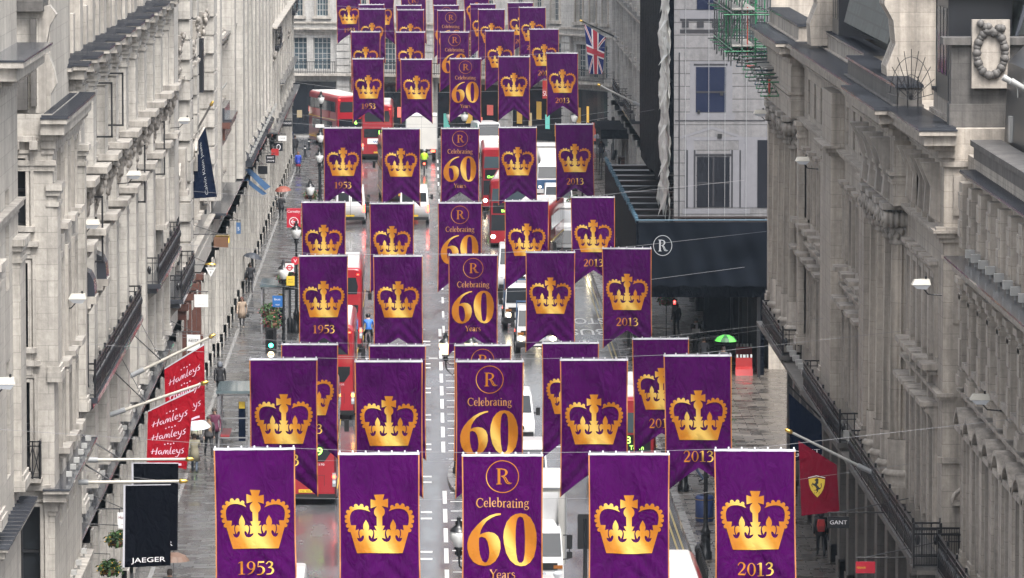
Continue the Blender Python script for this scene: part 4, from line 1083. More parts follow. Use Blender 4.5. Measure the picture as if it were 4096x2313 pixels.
for i, t in enumerate(bays):   # balcony rails
    r_ = b.mb()
    for k in range(12):
        a = t + .02 + k * .53; r_.box(a, a + .53, .66, .70, 6.35, 6.42); r_.box(a, a + .53, .66, .70, 5.5, 5.56)
    for k in range(32): a = t + .05 + k * .197; r_.box(a, a + .035, .665, .695, 5.4, 6.38)
    b.put("balcony_railing", r_, M['iron'])
st2 = b.mb(); b.band(st2, 0, 60, 9.2, [(-.55, -.3, .12), (-.3, -.12, .3), (-.12, 0, .5)], ret=False); b.band(st2, 0, 60, 9.75, [(-.16, 0, .16)], ret=False); b.band(st2, 0, 60, 18.4, [(-.6, -.3, .3), (-.3, 0, .8)], ret=False)
for (a, c, z0, z1) in up: st2.box(a - .3, c + .3, -.02, .22, z0 - .22, z0); st2.box(a - .16, a, -.02, .1, z0, z1); st2.box(c, c + .16, -.02, .1, z0, z1)
b.put("string_course", st2, b.tr)
b.done()

# ---- scaffold, printed scrim and black gantry at the side street ----------------------------------
t = thing("scaffold_gantry", "black covered gantry over the right pavement with bare steel girders and round white emblem", "scaffold gantry", (12.5, 285, 0))
off = t.location
q = MB(); n, m = 64, 22; rw = random.Random(4); ph = [rw.uniform(0, 6) for _ in range(9)]
vs = [(10.3 + 6.5 * i / n, 274.0 - .05 + .035 * math.sin(i * .55 + j * .25 + ph[0]) + .03 * math.sin(i * .21 - j * .4 + ph[1]) + .05 * math.sin(j * .33 + ph[2]) * math.sin(i * .09), 4.72 + 3.05 * j / m - (.10 * abs(math.sin(i * .30)) if j == 0 else 0)) for j in range(m + 1) for i in range(n + 1)]
q.add(vs, [(j * (n + 1) + i, j * (n + 1) + i + 1, (j + 1) * (n + 1) + i + 1, (j + 1) * (n + 1) + i) for j in range(m) for i in range(n)], 0, True); part('tarpaulin', q, M['tarp'], t, off=off); q = MB(); q.box(10.3, 16.8, 274.1, 274.2, 4.7, 7.75); q.box(10.4, 16.8, 274.3, 274.4, 4.1, 4.75); q.box(10.18, 10.29, 274.0, 322, 4.9, 7.8)
part("black_hoarding", q, M['sheet_black'], t, off=off)
q = MB(); q.box(10.29, 16.8, 274.1, 322, 4.75, 4.85); part("ceiling", q, M['sheet_black'], t, off=off)
for i in range(11):
    y = 275 + i * 4.4
    q = MB(); q.box(10.33, 16.5, y, y + .45, 7.15, 7.6); q.box(10.33, 16.5, y - .18, y + .7, 7.6, 7.68); q.box(10.33, 16.5, y - .18, y + .7, 7.07, 7.15)
    part("girder", q, M['girder' if i % 3 else 'girder2'], t, off=off)
q = MB(); q.tube([(10.22, 274, 7.86), (10.22, 322, 7.86)], .035, 6); q.tube([(10.22, 274, 7.86), (16.8, 274, 7.86)], .035, 6)
rr = random.Random(5)
for i in range(120): y = rr.uniform(274, 322); q.box(10.15, 10.29, y, y + .1, 7.8 + rr.uniform(-.1, .05), 7.92 + rr.uniform(0, .14))
part("tube_rail", q, M['scaf_blue'], t, off=off)
for y in (275, 283, 291, 299, 307, 315):
    for x in (10.35, 16.1): q = MB(); q.box(x, x + .16, y, y + .18, .12, 4.8); part("post", q, M['girder2'], t, off=off)
q = MB(); q.box(16.3, 16.5, 276, 322, .12, 4.8); q.box(10.6, 12.2, 320, 320.2, .12, 4.8); q.box(14.7, 16.5, 300, 300.2, .12, 4.8); part("hoarding_boards", q, M['sheet_black'], t, off=off)
em = MB()
cx, cz, y = 11.45, 6.65, 273.80
for i in range(40):
    a0, a1 = 2 * math.pi * i / 40, 2 * math.pi * (i + 1) / 40
    em.quad((cx + .46 * math.cos(a0), y, cz + .5 * math.sin(a0)), (cx + .46 * math.cos(a1), y, cz + .5 * math.sin(a1)), (cx + .43 * math.cos(a1), y, cz + .47 * math.sin(a1)), (cx + .43 * math.cos(a0), y, cz + .47 * math.sin(a0)))
RST = [[(.22, .02, .16), (.22, .98, .16)], [(.06, .02, .05), (.38, .02, .05)], [(.06, .98, .05), (.40, .98, .05)], [(.30, .97, .06), (.56, .92, .08), (.66, .75, .15), (.56, .56, .08), (.34, .50, .05)],
       [(.42, .50, .05), (.54, .34, .06), (.66, .10, .06), (.86, .03, .04), (.98, .10, .03)], [(.50, .50, .05), (.63, .38, .06), (.74, .16, .06), (.90, .08, .03)]]
for k, (v, f) in enumerate(strokes_vf(RST)): em.add([(cx - .24 + p[0] * .5, y - .002 * k, cz - .28 + p[1] * .56) for p in v], f)
part("emblem", em, M['grey'], t, off=off)

t = thing("scaffold_screen", "grey scaffold screen printed with a pedimented stone house front and blue window", "scaffold screen", (14.3, 275.5, 7.8))
off = t.location
q = MB(); q.box(12.05, 16.75, 275.4, 275.5, 7.75, 24); part("printed_sheet", q, M['scrim'], t, off=off)
y = 275.4
def pr(mat, boxes, k=1):
    q = MB()
    for i, (x0, x1, z0, z1) in enumerate(boxes):
        yy = y - .012 * k - .0007 * i; q.quad((x0, yy, z0), (x1, yy, z0), (x1, yy, z1), (x0, yy, z1))
    return part("printed_pattern", q, M[mat], t, off=off)
def PX(px, py): p = AY(px, py, y); return p.x, p.z
def prpx(mat, boxes, k=1): return pr(mat, [(PX(a, b_)[0], PX(c, b_)[0], PX(a, d_)[1], PX(a, b_)[1]) for a, b_, c, d_ in boxes], k)
prpx('scrim_lt', [(2760, 245, 2930, 470), (2745, 455, 2940, 480), (2720, 40, 3060, 75), (2740, 548, 3070, 562), (2745, 562, 2775, 600), (2955, 562, 2985, 600), (2965, 560, 3030, 830), (2740, 600, 2785, 830), (2920, 600, 2965, 830), (2730, 835, 3000, 855)], 1)
prpx('scrim_dk', [(2775, 255, 2910, 262), (2720, 75, 3060, 83), (2720, 118, 3000, 132), (2715, 210, 2720, 900), (2780, 615, 2925, 625), (2745, 600, 2752, 830), (2775, 600, 2782, 830), (2925, 600, 2932, 830), (2958, 600, 2964, 830), (2700, 480, 3060, 484), (2720, 870, 3060, 880)] + [(2728 + i * 60, 85, 2755 + i * 60, 110) for i in range(5)], 2)
prpx('scrim_win', [(2788, 628, 2918, 828), (3030, 560, 3075, 830)], 3)
prpx('scrim_blue', [(2784, 268, 2904, 448), (2788, -60, 2870, 38)], 3)
prpx('scrim_dk', [(2784, 364, 2904, 372), (2850, 630, 2857, 826), (2788, 728, 2918, 735)], 4)
prpx('black', [(2870, 535, 2888, 552), (2880, 368, 2893, 382), (2790, 440, 2800, 455)], 5)
q = MB()      # printed pediment
for sg in (1, -1):
    a = PX(2848, 505); c = PX(2848 + sg * 130, 548); 
    q.quad((a[0], y - .01, a[1]), (c[0], y - .01, c[1]), (c[0], y - .01, c[1] - .1), (a[0], y - .01, a[1] - .14))
part("printed_pattern", q, M['scrim_lt'], t, off=off)
q = MB()
for px in (2742, 2835, 2900, 2985): p = AY(px, 400, y - .03); q.box(p.x - .008, p.x + .008, y - .09, y - .08, 7.8, 24)
part("seam", q, M['grey'], t, off=off)
q = MB(); q.box(12.05, 16.75, 275.3, 275.6, 7.62, 7.74); q.box(12.0, 16.8, 275.25, 275.32, 7.86, 7.95); part("base_rail", q, M['girder'], t, off=off)

t = thing("black_sheeting", "tall black sheet wrapping the street side of the scaffold", "scaffold sheet", (11.9, 300, 8))
q = MB(); n = 24
rg = []
for i in range(n + 1):
    yy = 287 + 27 * i / n; w = .05 * math.sin(i * 2.1)
    rg.append([(11.85 + w, yy, 8.7 + .35 * (i / n) + .1 * math.sin(i)), (11.85 - w, yy, 12 + w), (11.85 + w, yy, 18), (11.85, yy, 24.5), (12.1, yy, 24.5), (12.1, yy, 8.6)])
q.loft(rg); part("sheet", q, M['sheet_black'], t, off=t.location)
q = MB(); q.box(11.9, 16.7, 300, 313.8, 8.5, 24.4); part("scaffold_frame", q, M['sheet_black'], t, off=t.location)
t = thing("plastic_sheeting", "torn pale plastic sheet hanging in tatters between black sheet and printed screen", "plastic sheet", (12.0, 280, 8))
q = MB(); n, m = 16, 60; rnd = random.Random(11)
vs = []
for j in range(m + 1):
    for i in range(n + 1):
        yy = 275.45 + 11.5 * i / n; zz = 7.9 + 16.4 * j / m
        if j < 3: zz -= .5 * math.sin(i * 1.7)
        x = 11.88 +   .10 * math.sin(zz * 2.3 + i * .9) * math.sin(i * 1.1) + .05 * rnd.uniform(-1, 1) - .08 * abs(math.sin(zz * .8 + i * .3))
        vs.append((x, yy, zz))
q.add(vs, [(j * (n + 1) + i, j * (n + 1) + i + 1, (j + 1) * (n + 1) + i + 1, (j + 1) * (n + 1) + i) for j in range(m) for i in range(n)])
part("sheet", q, M['sheet_white'], t, off=t.location)
q = MB()
for k in range(9):
    z = 9 + k * 1.7; q.quad((11.75, 275.6, z), (11.5 - .2 * rnd.random(), 276.5, z - .5 - rnd.random()), (11.7, 279, z - .2), (11.8, 279, z + .5))
part("tatters", q, M['sheet_white'], t, off=t.location)

t = thing("scaffolding", "green and grey tube scaffolding hung off the cornice on the right", "scaffolding", (13.0, 236, 16))
sc_ = {k: MB() for k in ('scaf_green', 'scaf_grey', 'scaf_blue', 'scaf_red')}
rnd = random.Random(31)
for i in range(17):       # cantilevered lattice beams, one behind another
    y = 222.5 + i * 1.45; z = 16.45 + (y - 222) * .055; x0 = 13.25 - (y - 222) * .03 + rnd.uniform(-.12, .12); x1 = 14.9
    c = ('scaf_green', 'scaf_grey', 'scaf_green', 'scaf_blue', 'scaf_grey')[i % 5]; q = sc_[c]
    for dz in (0, .55): q.tube([(x0, y, z + dz), (x1, y, z + dz)], .028, 5)
    n = 5
    for k in range(n):
        a = x0 + (x1 - x0) * k / n; b2 = x0 + (x1 - x0) * (k + .5) / n; e = x0 + (x1 - x0) * (k + 1) / n
        q.tube([(a, y, z), (b2, y, z + .55), (e, y, z)], .018, 4)
    sc_['scaf_grey'].tube([(x0 - .15, y + .5, z + .7), (x1, y + .5, z + .75)], .026, 5)
for x in (12.5, 12.95, 13.5, 14.1):
    for k in range(8):
        y = 232.5 + k * 1.9; sc_['scaf_grey' if (k + int(x * 2)) % 3 else 'scaf_green'].tube([(x, y, 17.2 + .1 * (k % 3)), (x, y, 24)], .030, 5)
    for z in (17.9, 19.4, 21.0, 22.6): sc_['scaf_green' if z < 19 else 'scaf_grey'].tube([(x, 232, z), (x, 246.5, z)], .028, 5)
for z in (17.8, 19.3, 20.9, 22.5):
    for k in range(8): y = 232.4 + k * 1.9; sc_['scaf_grey' if k % 2 else 'scaf_green'].tube([(12.2, y, z), (14.3, y, z)], .026, 5)
for k in range(4): y = 234 + k * 3; sc_['scaf_green'].tube([(12.5, y, 18), (14.1, y, 22.4)], .024, 5)
sc_['scaf_red'].tube([(13.2, 233, 17.3), (13.2, 233, 19.6)], .03, 5); sc_['scaf_red'].tube([(13.5, 223, 16.4), (13.5, 223, 17.1)], .05, 5); sc_['scaf_red'].tube([(12.9, 228, 17.4), (13.2, 228, 17.4)], .05, 5)
for c, nm in (('scaf_green', 'green_tubes'), ('scaf_grey', 'grey_tubes'), ('scaf_blue', 'blue_tubes'), ('scaf_red', 'red_tubes')): part(nm, sc_[c], M[c], t, off=t.location)
q = MB()
for z in (18.0, 19.5, 21.1, 22.7): q.box(12.55, 13.5, 232.5, 246, z, z + .05)
q.box(13.4, 14.6, 226, 232, 17.4, 17.45); part("boards", q, M['board'], t, off=t.location)
# ------------------------------------------------------------------ the purple banners
BW = 2.0
def banner_surf(seed):
    rnd = random.Random(seed)
    ph = rnd.uniform(0, 6)
    k = [(rnd.uniform(2, 5), rnd.uniform(-3, 3), rnd.uniform(0, 6.28), rnd.uniform(.010, .026)) for _ in range(6)]
    kk = [(rnd.uniform(7, 13), rnd.uniform(4, 9) * rnd.choice((-1, 1)), rnd.uniform(0, 6.28), rnd.uniform(.009, .020)) for _ in range(6)]
    lean = rnd.uniform(-.012, .012)
    def surf(u, v, off=0.0):
        """u across 0..1, v down in banner widths 0..2.02 -> local place; the banner faces -y"""
        bt = min(1, v / .35)
        y = sum(a * math.sin(p * u * 2 + q * v + c) for p, q, c, a in k) * bt
        y += sum(a * math.sin(p * u + q * v + c) for p, q, c, a in kk) * bt
        w = max(0, (v - .95) / 1.05)                        # drapes pulled from the two weighted tips
        e = abs(2 * u - 1)
        y += .05 * w * math.sin((v + .55 * (1 - e)) * 24 + ph) * (1 - .5 * e)
        y += .012 * math.sin(u * 28 + seed) * math.exp(-((v) / .5) ** 2)
        x = (u - .5) * BW * (1 - .018 * math.sin(min(1, v / 2) * math.pi)) + lean * v * BW
        return (x, y - off - .05 * v * v * .25, -v * BW)
    return surf
def bot(u):
    e = abs(2 * u - 1)
    return 1.655 + .37 * (.75 * e + .25 * e * e)
SURF = [banner_surf(i + 3) for i in range(5)]
NU, NV = 32, 64
def grid_mesh(surf, name, mat):
    q = MB(); vs = []
    for j in range(NV + 1):
        for i in range(NU + 1):
            u = i / NU; vs.append(surf(u, bot(u) * j / NV))
    q.add(vs, [(j * (NU + 1) + i, (j + 1) * (NU + 1) + i, (j + 1) * (NU + 1) + i + 1, j * (NU + 1) + i + 1) for j in range(NV) for i in range(NU)], 0, True)
    return q.mesh(name, M[mat])
def edge_mesh(surf):
    q = MB()
    for sd in (0, 1):
        a, b_ = (0, .016) if sd == 0 else (.984, 1.0); vs = []
        for j in range(NV + 1): vs += [surf(a, bot(a) * j / NV, .009), surf(b_, bot(b_) * j / NV, .009)]
        q.add(vs, [(2 * j, 2 * j + 2, 2 * j + 3, 2 * j + 1) for j in range(NV)], 0, True)
    return q.mesh("edging", M['orange'])
def hem_mesh(surf):
    q = MB(); vs = []
    for i in range(NU + 1):
        u = i / NU; a = surf(u, -.012, .012); c = surf(u, .018, .012); vs += [a, c]
    q.add(vs, [(2 * i, 2 * i + 1, 2 * i + 3, 2 * i + 2) for i in range(NU)], 0, True)
    for i in range(7):
        x, y, z = surf(.02 + .96 * i / 6, -.01); q.box(x - .018, x + .018, y - .03, y + .02, z, z + .05, 1)
    return q.mesh("hem", [M['hem'], M['steel']])
# the crown, traced once: right half in tracing units (835 = centre, y down), mirrored
def crown_poly():
    P = [(0, 155), (103, 155), (68, 265), (172, 238), (170, 412), (50, 378)]
    P += [(107 * math.sin(a), 487 - 107 * math.cos(a)) for a in [.6 + (2.59 - .6) * i / 10 for i in range(11)]]
    P += [(56, 590), (53, 752), (105, 752), (58, 845), (118, 828), (103, 885), (103, 930), (115, 998), (80, 988), (40, 978), (52, 1015), (90, 1048), (140, 1060), (185, 1045), (212, 1010), (222, 965), (218, 938), (205, 932), (180, 948), (160, 993),
          (138, 940), (127, 890), (135, 850), (158, 825), (190, 820), (222, 842), (210, 795), (207, 760), (222, 710), (268, 632), (314, 710), (325, 760), (324, 795), (310, 842), (335, 820), (375, 825), (398, 850), (402, 890), (395, 940), (373, 993),
          (355, 950), (330, 932), (312, 936), (308, 970), (320, 1010), (345, 1045), (385, 1058), (420, 1040), (440, 1005), (447, 978), (400, 990), (418, 930), (421, 880), (412, 815), (478, 840), (462, 738), (563, 740),
          (578, 665), (583, 595), (575, 540), (545, 480), (490, 440), (420, 425), (350, 427), (270, 445), (178, 482), (214, 434)]
    C = [(250, 400), (350, 360), (460, 360), (555, 407), (620, 480), (650, 572), (648, 657), (625, 748), (592, 833)]
    for i, c in enumerate(C):
        a = C[max(0, i - 1)]; b_ = C[min(len(C) - 1, i + 1)]
        tx, ty = b_[0] - a[0], b_[1] - a[1]; th = math.atan2(-tx, ty)  # outward normal (right-hand side going clockwise is up)
        nx, ny = ty, -tx; base = math.atan2(ny, nx)
        for s_ in range(9):
            an = base - R(105) + R(210) * s_ / 8
            P.append((c[0] + 38 * math.cos(an), c[1] + 38 * math.sin(an)))
    P += [(572, 872), (450, 1275), (0, 1275)]
    return P
def crown_uv():
    P = crown_poly()
    right = [(p[0], p[1]) for p in P]; left = [(-p[0], p[1]) for p in reversed(P[1:-1])]
    k = .728 / 1120
    return [(.5 + x / 1585, .515 + (y - 155) * k) for x, y in right + left]
_cv = cut(*fill_polys([crown_uv()]), .05, .05)
def six_zero():
    six = [(493, 662), (440, 668), (370, 690), (290, 735), (220, 795), (160, 865), (125, 930), (107, 1000), (108, 1070), (130, 1150), (175, 1215), (235, 1252), (300, 1262), (370, 1248), (430, 1205), (472, 1135), (490, 1060), (486, 985), (460, 925), (415, 890), (355, 877), (300, 885), (252, 905), (262, 860), (290, 805), (330, 755), (390, 715), (440, 693), (493, 682)]
    h6 = [(243, 940), (275, 930), (315, 945), (340, 985), (356, 1050), (362, 1110), (355, 1170), (335, 1215), (310, 1225), (280, 1205), (258, 1150), (245, 1080), (240, 1000)]
    z = [(720, 657), (780, 668), (835, 710), (880, 790), (903, 880), (907, 960), (900, 1050), (875, 1150), (830, 1215), (780, 1250), (725, 1258), (660, 1240), (600, 1190), (555, 1110), (530, 1010), (522, 930), (530, 850), (560, 760), (610, 695), (660, 665)]
    hz = [(715, 693), (745, 705), (762, 750), (770, 850), (773, 950), (770, 1100), (757, 1190), (735, 1218), (705, 1218), (685, 1195), (670, 1100), (663, 950), (665, 850), (675, 750), (690, 708)]
    f = lambda pts: [((x - 50) / 925, .725 + (y - 658) * .662 / 604) for x, y in pts]
    return [f(six), f(h6), f(z), f(hz)]
_sz = cut(*fill_polys(six_zero()), .05, .05)
def lay(mb, vf, surf, off, mi=0): mb.add([surf(x, y, off) for x, y in vf[0]], vf[1], mi)
def strips_down(strips): return [([(x, -y) for x, y in v], f) for v, f in strips]
def year_mesh(surf, s):
    q = MB()
    for k, st in enumerate(strips_down(serif_text(s, .5, -1.565, .46, .165))): lay(q, st, surf, .022 + .0012 * k)
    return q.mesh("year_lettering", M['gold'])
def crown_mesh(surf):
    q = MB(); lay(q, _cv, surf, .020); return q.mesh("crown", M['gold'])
def sixty_mesh(surf):
    q = MB(); lay(q, _sz, surf, .020); return q.mesh("numerals", M['gold'])
def words_mesh(surf):
    q = MB()
    for k, st in enumerate(strips_down(serif_text("Celebrating", .5, -.655, .66, .115)) + strips_down(serif_text("Years", .5, -1.54, .32, .11))): lay(q, st, surf, .022 + .0008 * k)
    return q.mesh("lettering", M['gold_flat'])
def emblem_mesh(surf):
    q = MB(); n = 48
    for i in range(n):
        a0, a1 = 2 * math.pi * i / n, 2 * math.pi * (i + 1) / n
        c, s_ = math.cos, math.sin
        q.add([surf(.5 + r * c(a), .272 + r * s_(a), .012) for r, a in ((.205, a0), (.205, a1), (.194, a1), (.194, a0))], [(0, 1, 2, 3)])
    for k, (v, f) in enumerate(strokes_vf(RST)): q.add([surf(.41 + p[0] * .21, .37 - p[1] * .20, .012 + .0012 * k) for p in v], f)
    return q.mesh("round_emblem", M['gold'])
BM = {}
for i, sf in enumerate(SURF):
    BM[i] = dict(cloth=grid_mesh(sf, "cloth", 'purple'), edging=edge_mesh(sf), hem=hem_mesh(sf))
    if i == 2: BM[i].update(numerals=sixty_mesh(sf), lettering=words_mesh(sf), round_emblem=emblem_mesh(sf))
    else:
        BM[i]['crown'] = crown_mesh(sf)
        if i == 0: BM[i]['year_lettering'] = year_mesh(sf, "1953")
        if i == 4: BM[i]['year_lettering'] = year_mesh(sf, "2013")
PROTO = {}
# photograph measurements: row -> five (left x, right x, top y)
ROWS = [
 [(856, 1179, 1795), (1350, 1680, 1814), (1848, 2172, 1820), (2352, 2680, 1815), (2854, 3184, 1800)],
 [(997, 1270, 1436), (1420, 1689, 1444), (1821, 2097, 1444), (2244, 2508, 1438), (2654, 2927, 1421)],
 [(1122, 1355, 1376), (1474, 1705, 1381), (1816, 2046, 1380), (2168, 2395, 1371), (2525, 2759, 1354)],
 [(1192, 1393, 1022), (1491, 1692, 1023), (1794, 1992, 1019), (2102, 2301, 1008), (2408, 2606, 993)],
 [(1205, 1383, 808), (1479, 1655, 813), (1750, 1930, 811), (2016, 2198, 803), (2282, 2460, 788)],
 [(1296, 1447, 511), (1526, 1681, 514), (1763, 1918, 513), (1994, 2147, 509), (2220, 2374, 496)],
 [(1407, 1538, 235), (1601, 1730, 237), (1797, 1927, 234), (1994, 2118, 226), (2188, 2309, 212)],
 [(1401, 1523, 127), (1585, 1698, 128), (1759, 1878, 128), (1940, 2058, 123), (2116, 2236, 116)],
 [(1433, 1543, 36), (1587, 1696, 39), (1749, 1857, 41), (1913, 2019, 37), (2078, 2180, 29)],
 [(1437, 1535, 18), (1584, 1685, 21), (1736, 1834, 21), (1882, 1981, 16), (2032, 2131, 10)],
 [(1351, 1435, -30), (1482, 1568, -27), (1611, 1695, -27), (1737, 1820, -32), (1863, 1945, -42)],
]
DEP = [138.8, 166, 198, 228.5, 256, 294, 356, 384, 421, 437, 449]
ROWTXT = ["in the nearest row", "in the second row", "in the third row", "in the fourth row", "in the fifth row", "in the sixth row", "in the seventh row", "in the eighth row", "in the ninth row", "in the tenth row", "in the farthest row"]
COLTXT = ["leftmost purple banner, gold crown and 1953,", "plain gold-crown purple banner left of centre", "central purple banner with emblem and gold 60", "plain gold-crown purple banner right of centre", "rightmost purple banner, gold crown and 2013,"]
def make_banner(k):
    t = thing("street_banner", "x", "banner")
    for nm, me in BM[k].items(): part(nm, me, None, t)
    return t
for r, row in enumerate(ROWS):
    Y = DEP[r]; tops = []
    for k, (xa, xb, yt) in enumerate(row):
        p = AY((xa + xb) / 2, yt, Y)
        lab = "%s %s" % (COLTXT[k], ROWTXT[r])
        if k not in PROTO:
            o = PROTO[k] = make_banner(k); o["label"] = lab
        else: o = copy_thing(PROTO[k], p, label=lab)
        o["group"] = "purple banners strung across the street"
        o.location = p
        o.rotation_euler = (R(-17) if r == 0 else R(-3), 0, R((25 if r == 10 else 8 if r == 9 else 0) + (k - 2) * 1.5 * ((r * 7 + k * 3) % 3 - 1)))
        if r == 10: o.scale = (1.08, 1, 1.0)
        tops.append(p)
    # the wire the row hangs from, and the stay that holds the tips
    for nm, dz, lab in (("suspension_wire", .05, "thin steel wire the banners hang from %s"), ("stay_wire", -4.06, "thin steel wire under the tips of the banners %s")):
        if r in (9,) : continue
        pts = []
        a, z = tops[0], tops[-1]
        sag = .45
        xl, xr = (-10.6, 14.4) if Y < 270 else ((-10.4, 11.9) if Y < 315 else (-10.4, 15.0))
        pl = Vector((xl, Y, a.z + (sag if dz > 0 else .9) + dz)); pr_ = Vector((xr, Y, z.z + (sag + .25 if dz > 0 else .9) + dz))
        ang = R(-17) if (r == 0 and dz < 0) else 0
        sh = Vector((0, -1.2 if r == 0 else -.25, 4.04 * (1 - math.cos(ang)))) if dz < 0 else Vector((0, 0, 0))
        pts = [pl + sh] + [t_ + Vector((0, 0, dz)) + sh for t_ in tops] + [pr_ + sh]
        q = MB(); q.tube(pts, .005 if r < 3 else .007, 5)
        o = link(nm, q.mesh(nm, M['cable'])); o["label"] = lab % ROWTXT[r]; o["category"] = "wire"; o["group"] = "wires across the street"

# ------------------------------------------------------------------ flags on poles
def flag_surf(A, B, C, D, seed=0, amp=.05):
    """corners: A top by the wall, B top outer, C bottom outer, D bottom by the wall; u along A->B, v down"""
    A, B, C, D = map(Vector, (A, B, C, D)); rnd = random.Random(seed)
    k = [(rnd.uniform(3, 8), rnd.uniform(-4, 4), rnd.uniform(0, 6), rnd.uniform(.3, 1)) for _ in range(5)]
    def s(u, v, off=0.0):
        p = A.lerp(B, u).lerp(D.lerp(C, u), v)
        y = amp * sum(a * math.sin(m * u + n * v + c) for m, n, c, a in k) * (.3 + v) * .5
        return Vector((p.x, p.y + y - off, p.z))
    return s
def flag_cloth(s, mat, parent, off, name="cloth", n=18, m=24):
    q = MB(); q.add([s(i / n, j / m) for j in range(m + 1) for i in range(n + 1)], [(j * (n + 1) + i, j * (n + 1) + i + 1, (j + 1) * (n + 1) + i + 1, (j + 1) * (n + 1) + i) for j in range(m) for i in range(n)], 0, True)
    return part(name, q, M[mat], parent, off=off)
def flag_text(q, s, txt, cx, cv, w, h, off=.012, shear=0, rot=0, fit=True):
    v, f, tw = text_vf(txt, shear); kx = w / tw
    pts = [(x * kx, y * h) for x, y in v]
    if rot: pts = [(-y * 1.0, x) for x, y in [(a, b_) for a, b_ in pts]]
    V, Fc = cut(pts, f, .08, .08)
    q.add([s(cx + x, cv - y, off) for x, y in V], Fc)
def pole(parent, a, b_, r, off, mat='pole', finial=True, stays=None):
    q = MB(); q.tube([a, b_], [r, r * .75], 8); part("pole", q, M[mat], parent, off=off)
    d = (Vector(b_) - Vector(a)).normalized()
    q = MB(); q.tube([Vector(a) - d * .1, Vector(a) + d * .45], r * 1.5, 8); part("socket", q, M['grey'], parent, off=off)
    if finial:
        q = MB(); e = Vector(b_); q.tube([e, e + d * .06, e + d * .12, e + d * .2, e + d * .27], [r * .8, r * 1.5, r * 1.1, r * 1.2, .004], 8); part("finial", q, M['brass'], parent, off=off)
    if stays:
        q = MB()
        for st in stays: q.tube([Vector(a).lerp(Vector(b_), .38), st], .02, 4)
        part("stay", q, M['iron'], parent, off=off)
def PXY(pts, Y): return [AY(x, y, Y) for x, y in pts]
BRUSH = {   # brush script, cap height 1
 'H': ([[(.10, .05, .10), (.22, .95, .07)], [(.52, -.02, .10), (.66, 1.15, .06)], [(-.05, .42, .05), (.35, .55, .09), (.78, .60, .04)]], .72),
 'a': ([[(.42, .52, .06), (.2, .55, .08), (.08, .25, .10), (.22, .02, .08), (.42, .40, .06), (.46, .05, .09), (.58, .04, .04)]], .56),
 'm': ([[(.06, .02, .09), (.14, .5, .08), (.28, .55, .06), (.30, .05, .09), (.40, .5, .08), (.54, .55, .06), (.56, .06, .09), (.68, .05, .04)]], .68),
 'l': ([[(.18, 1.02, .05), (.08, .25, .10), (.14, .0, .09), (.28, .06, .04)]], .28),
 'e': ([[(.06, .26, .06), (.34, .36, .07), (.26, .56, .06), (.08, .36, .10), (.14, .02, .10), (.42, .10, .04)]], .44),
 'y': ([[(.06, .55, .09), (.16, .14, .09), (.36, .18, .06)], [(.44, .56, .07), (.36, .0, .09), (.18, -.42, .09), (-.05, -.40, .04)]], .48),
 's': ([[(.38, .66, .04), (.22, .56, .08), (.14, .42, .08), (.32, .26, .10), (.22, .02, .08), (.02, .04, .04)]], .42)}
def brush(txt, cx, w, h):
    tot = sum(BRUSH[c][1] for c in txt); k = w / tot; x = cx - w / 2; out = []
    for c in txt:
        for v, f in strokes_vf(BRUSH[c][0], 4): out.append(([(x + p[0] * k, p[1] * h + (x - cx) * .06) for p in v], f))
        x += BRUSH[c][1] * k
    return out
def toy_flag(label, poleP, corners, Y, vis):
    a, b_ = PXY(poleP, Y)
    t = thing("shop_flag", label, "flag", a)
    a = Vector((-10.5, Y, a.z)); 
    pole(t, a, b_, .06, t.location, stays=[a + Vector((0, -.8, 1.6)), a + Vector((.2, .9, 1.9))])
    s = flag_surf(*PXY(corners, Y), seed=4, amp=.06)
    flag_cloth(s, 'flagred', t, t.location)
    q = MB()
    for j, cv in enumerate((.30, .54, .79)):
        for kk, (v, f) in enumerate(brush("Hamleys", .5, .80, .105)): q.add([s(x, cv + .03 - y, .012 + .001 * kk) for x, y in v], f)
        for k in range(4):
            cx, cy = .42 + k * .07, cv - .115 - .01 * (k % 2); r_ = .018
            q.add([s(cx + r_ * math.cos(2 * math.pi * m / 5 + 1.57) * (1 if m % 1 == 0 else .5), cy - .6 * r_ * math.sin(2 * math.pi * m / 5 + 1.57), .012) for m in range(5)], [(0, 1, 2, 3, 4)])
    part("lettering", q, M['print_pink'], t, off=t.location)
    q = MB(); q.add([s(i / 10, v, .01) for i in range(11) for v in (.0, .022)], [(2 * i, 2 * i + 1, 2 * i + 3, 2 * i + 2) for i in range(10)]); part("hem", q, M['hem'], t, off=t.location)
    q = MB(); q.add([s(.62 + .02 * i, .965 + vv - .03 * math.sin(i / 12 * 1.5), .012) for i in range(13) for vv in (.0, .03)], [(2 * i, 2 * i + 1, 2 * i + 3, 2 * i + 2) for i in range(12)]); part("badge", q, M['print_pink'], t, off=t.location)
toy_flag("red flag with white script lettering on a slanting pole, the nearer of the pair", [(445, 1656), (804, 1536)], [(592, 1643), (778, 1554), (746, 1879), (587, 1847)], 190, 1)
toy_flag("red flag with white script lettering on a slanting pole, the farther of the pair", [(507, 1500), (836, 1350)], [(657, 1473), (817, 1374), (820, 1680), (664, 1695)], 203, 0)
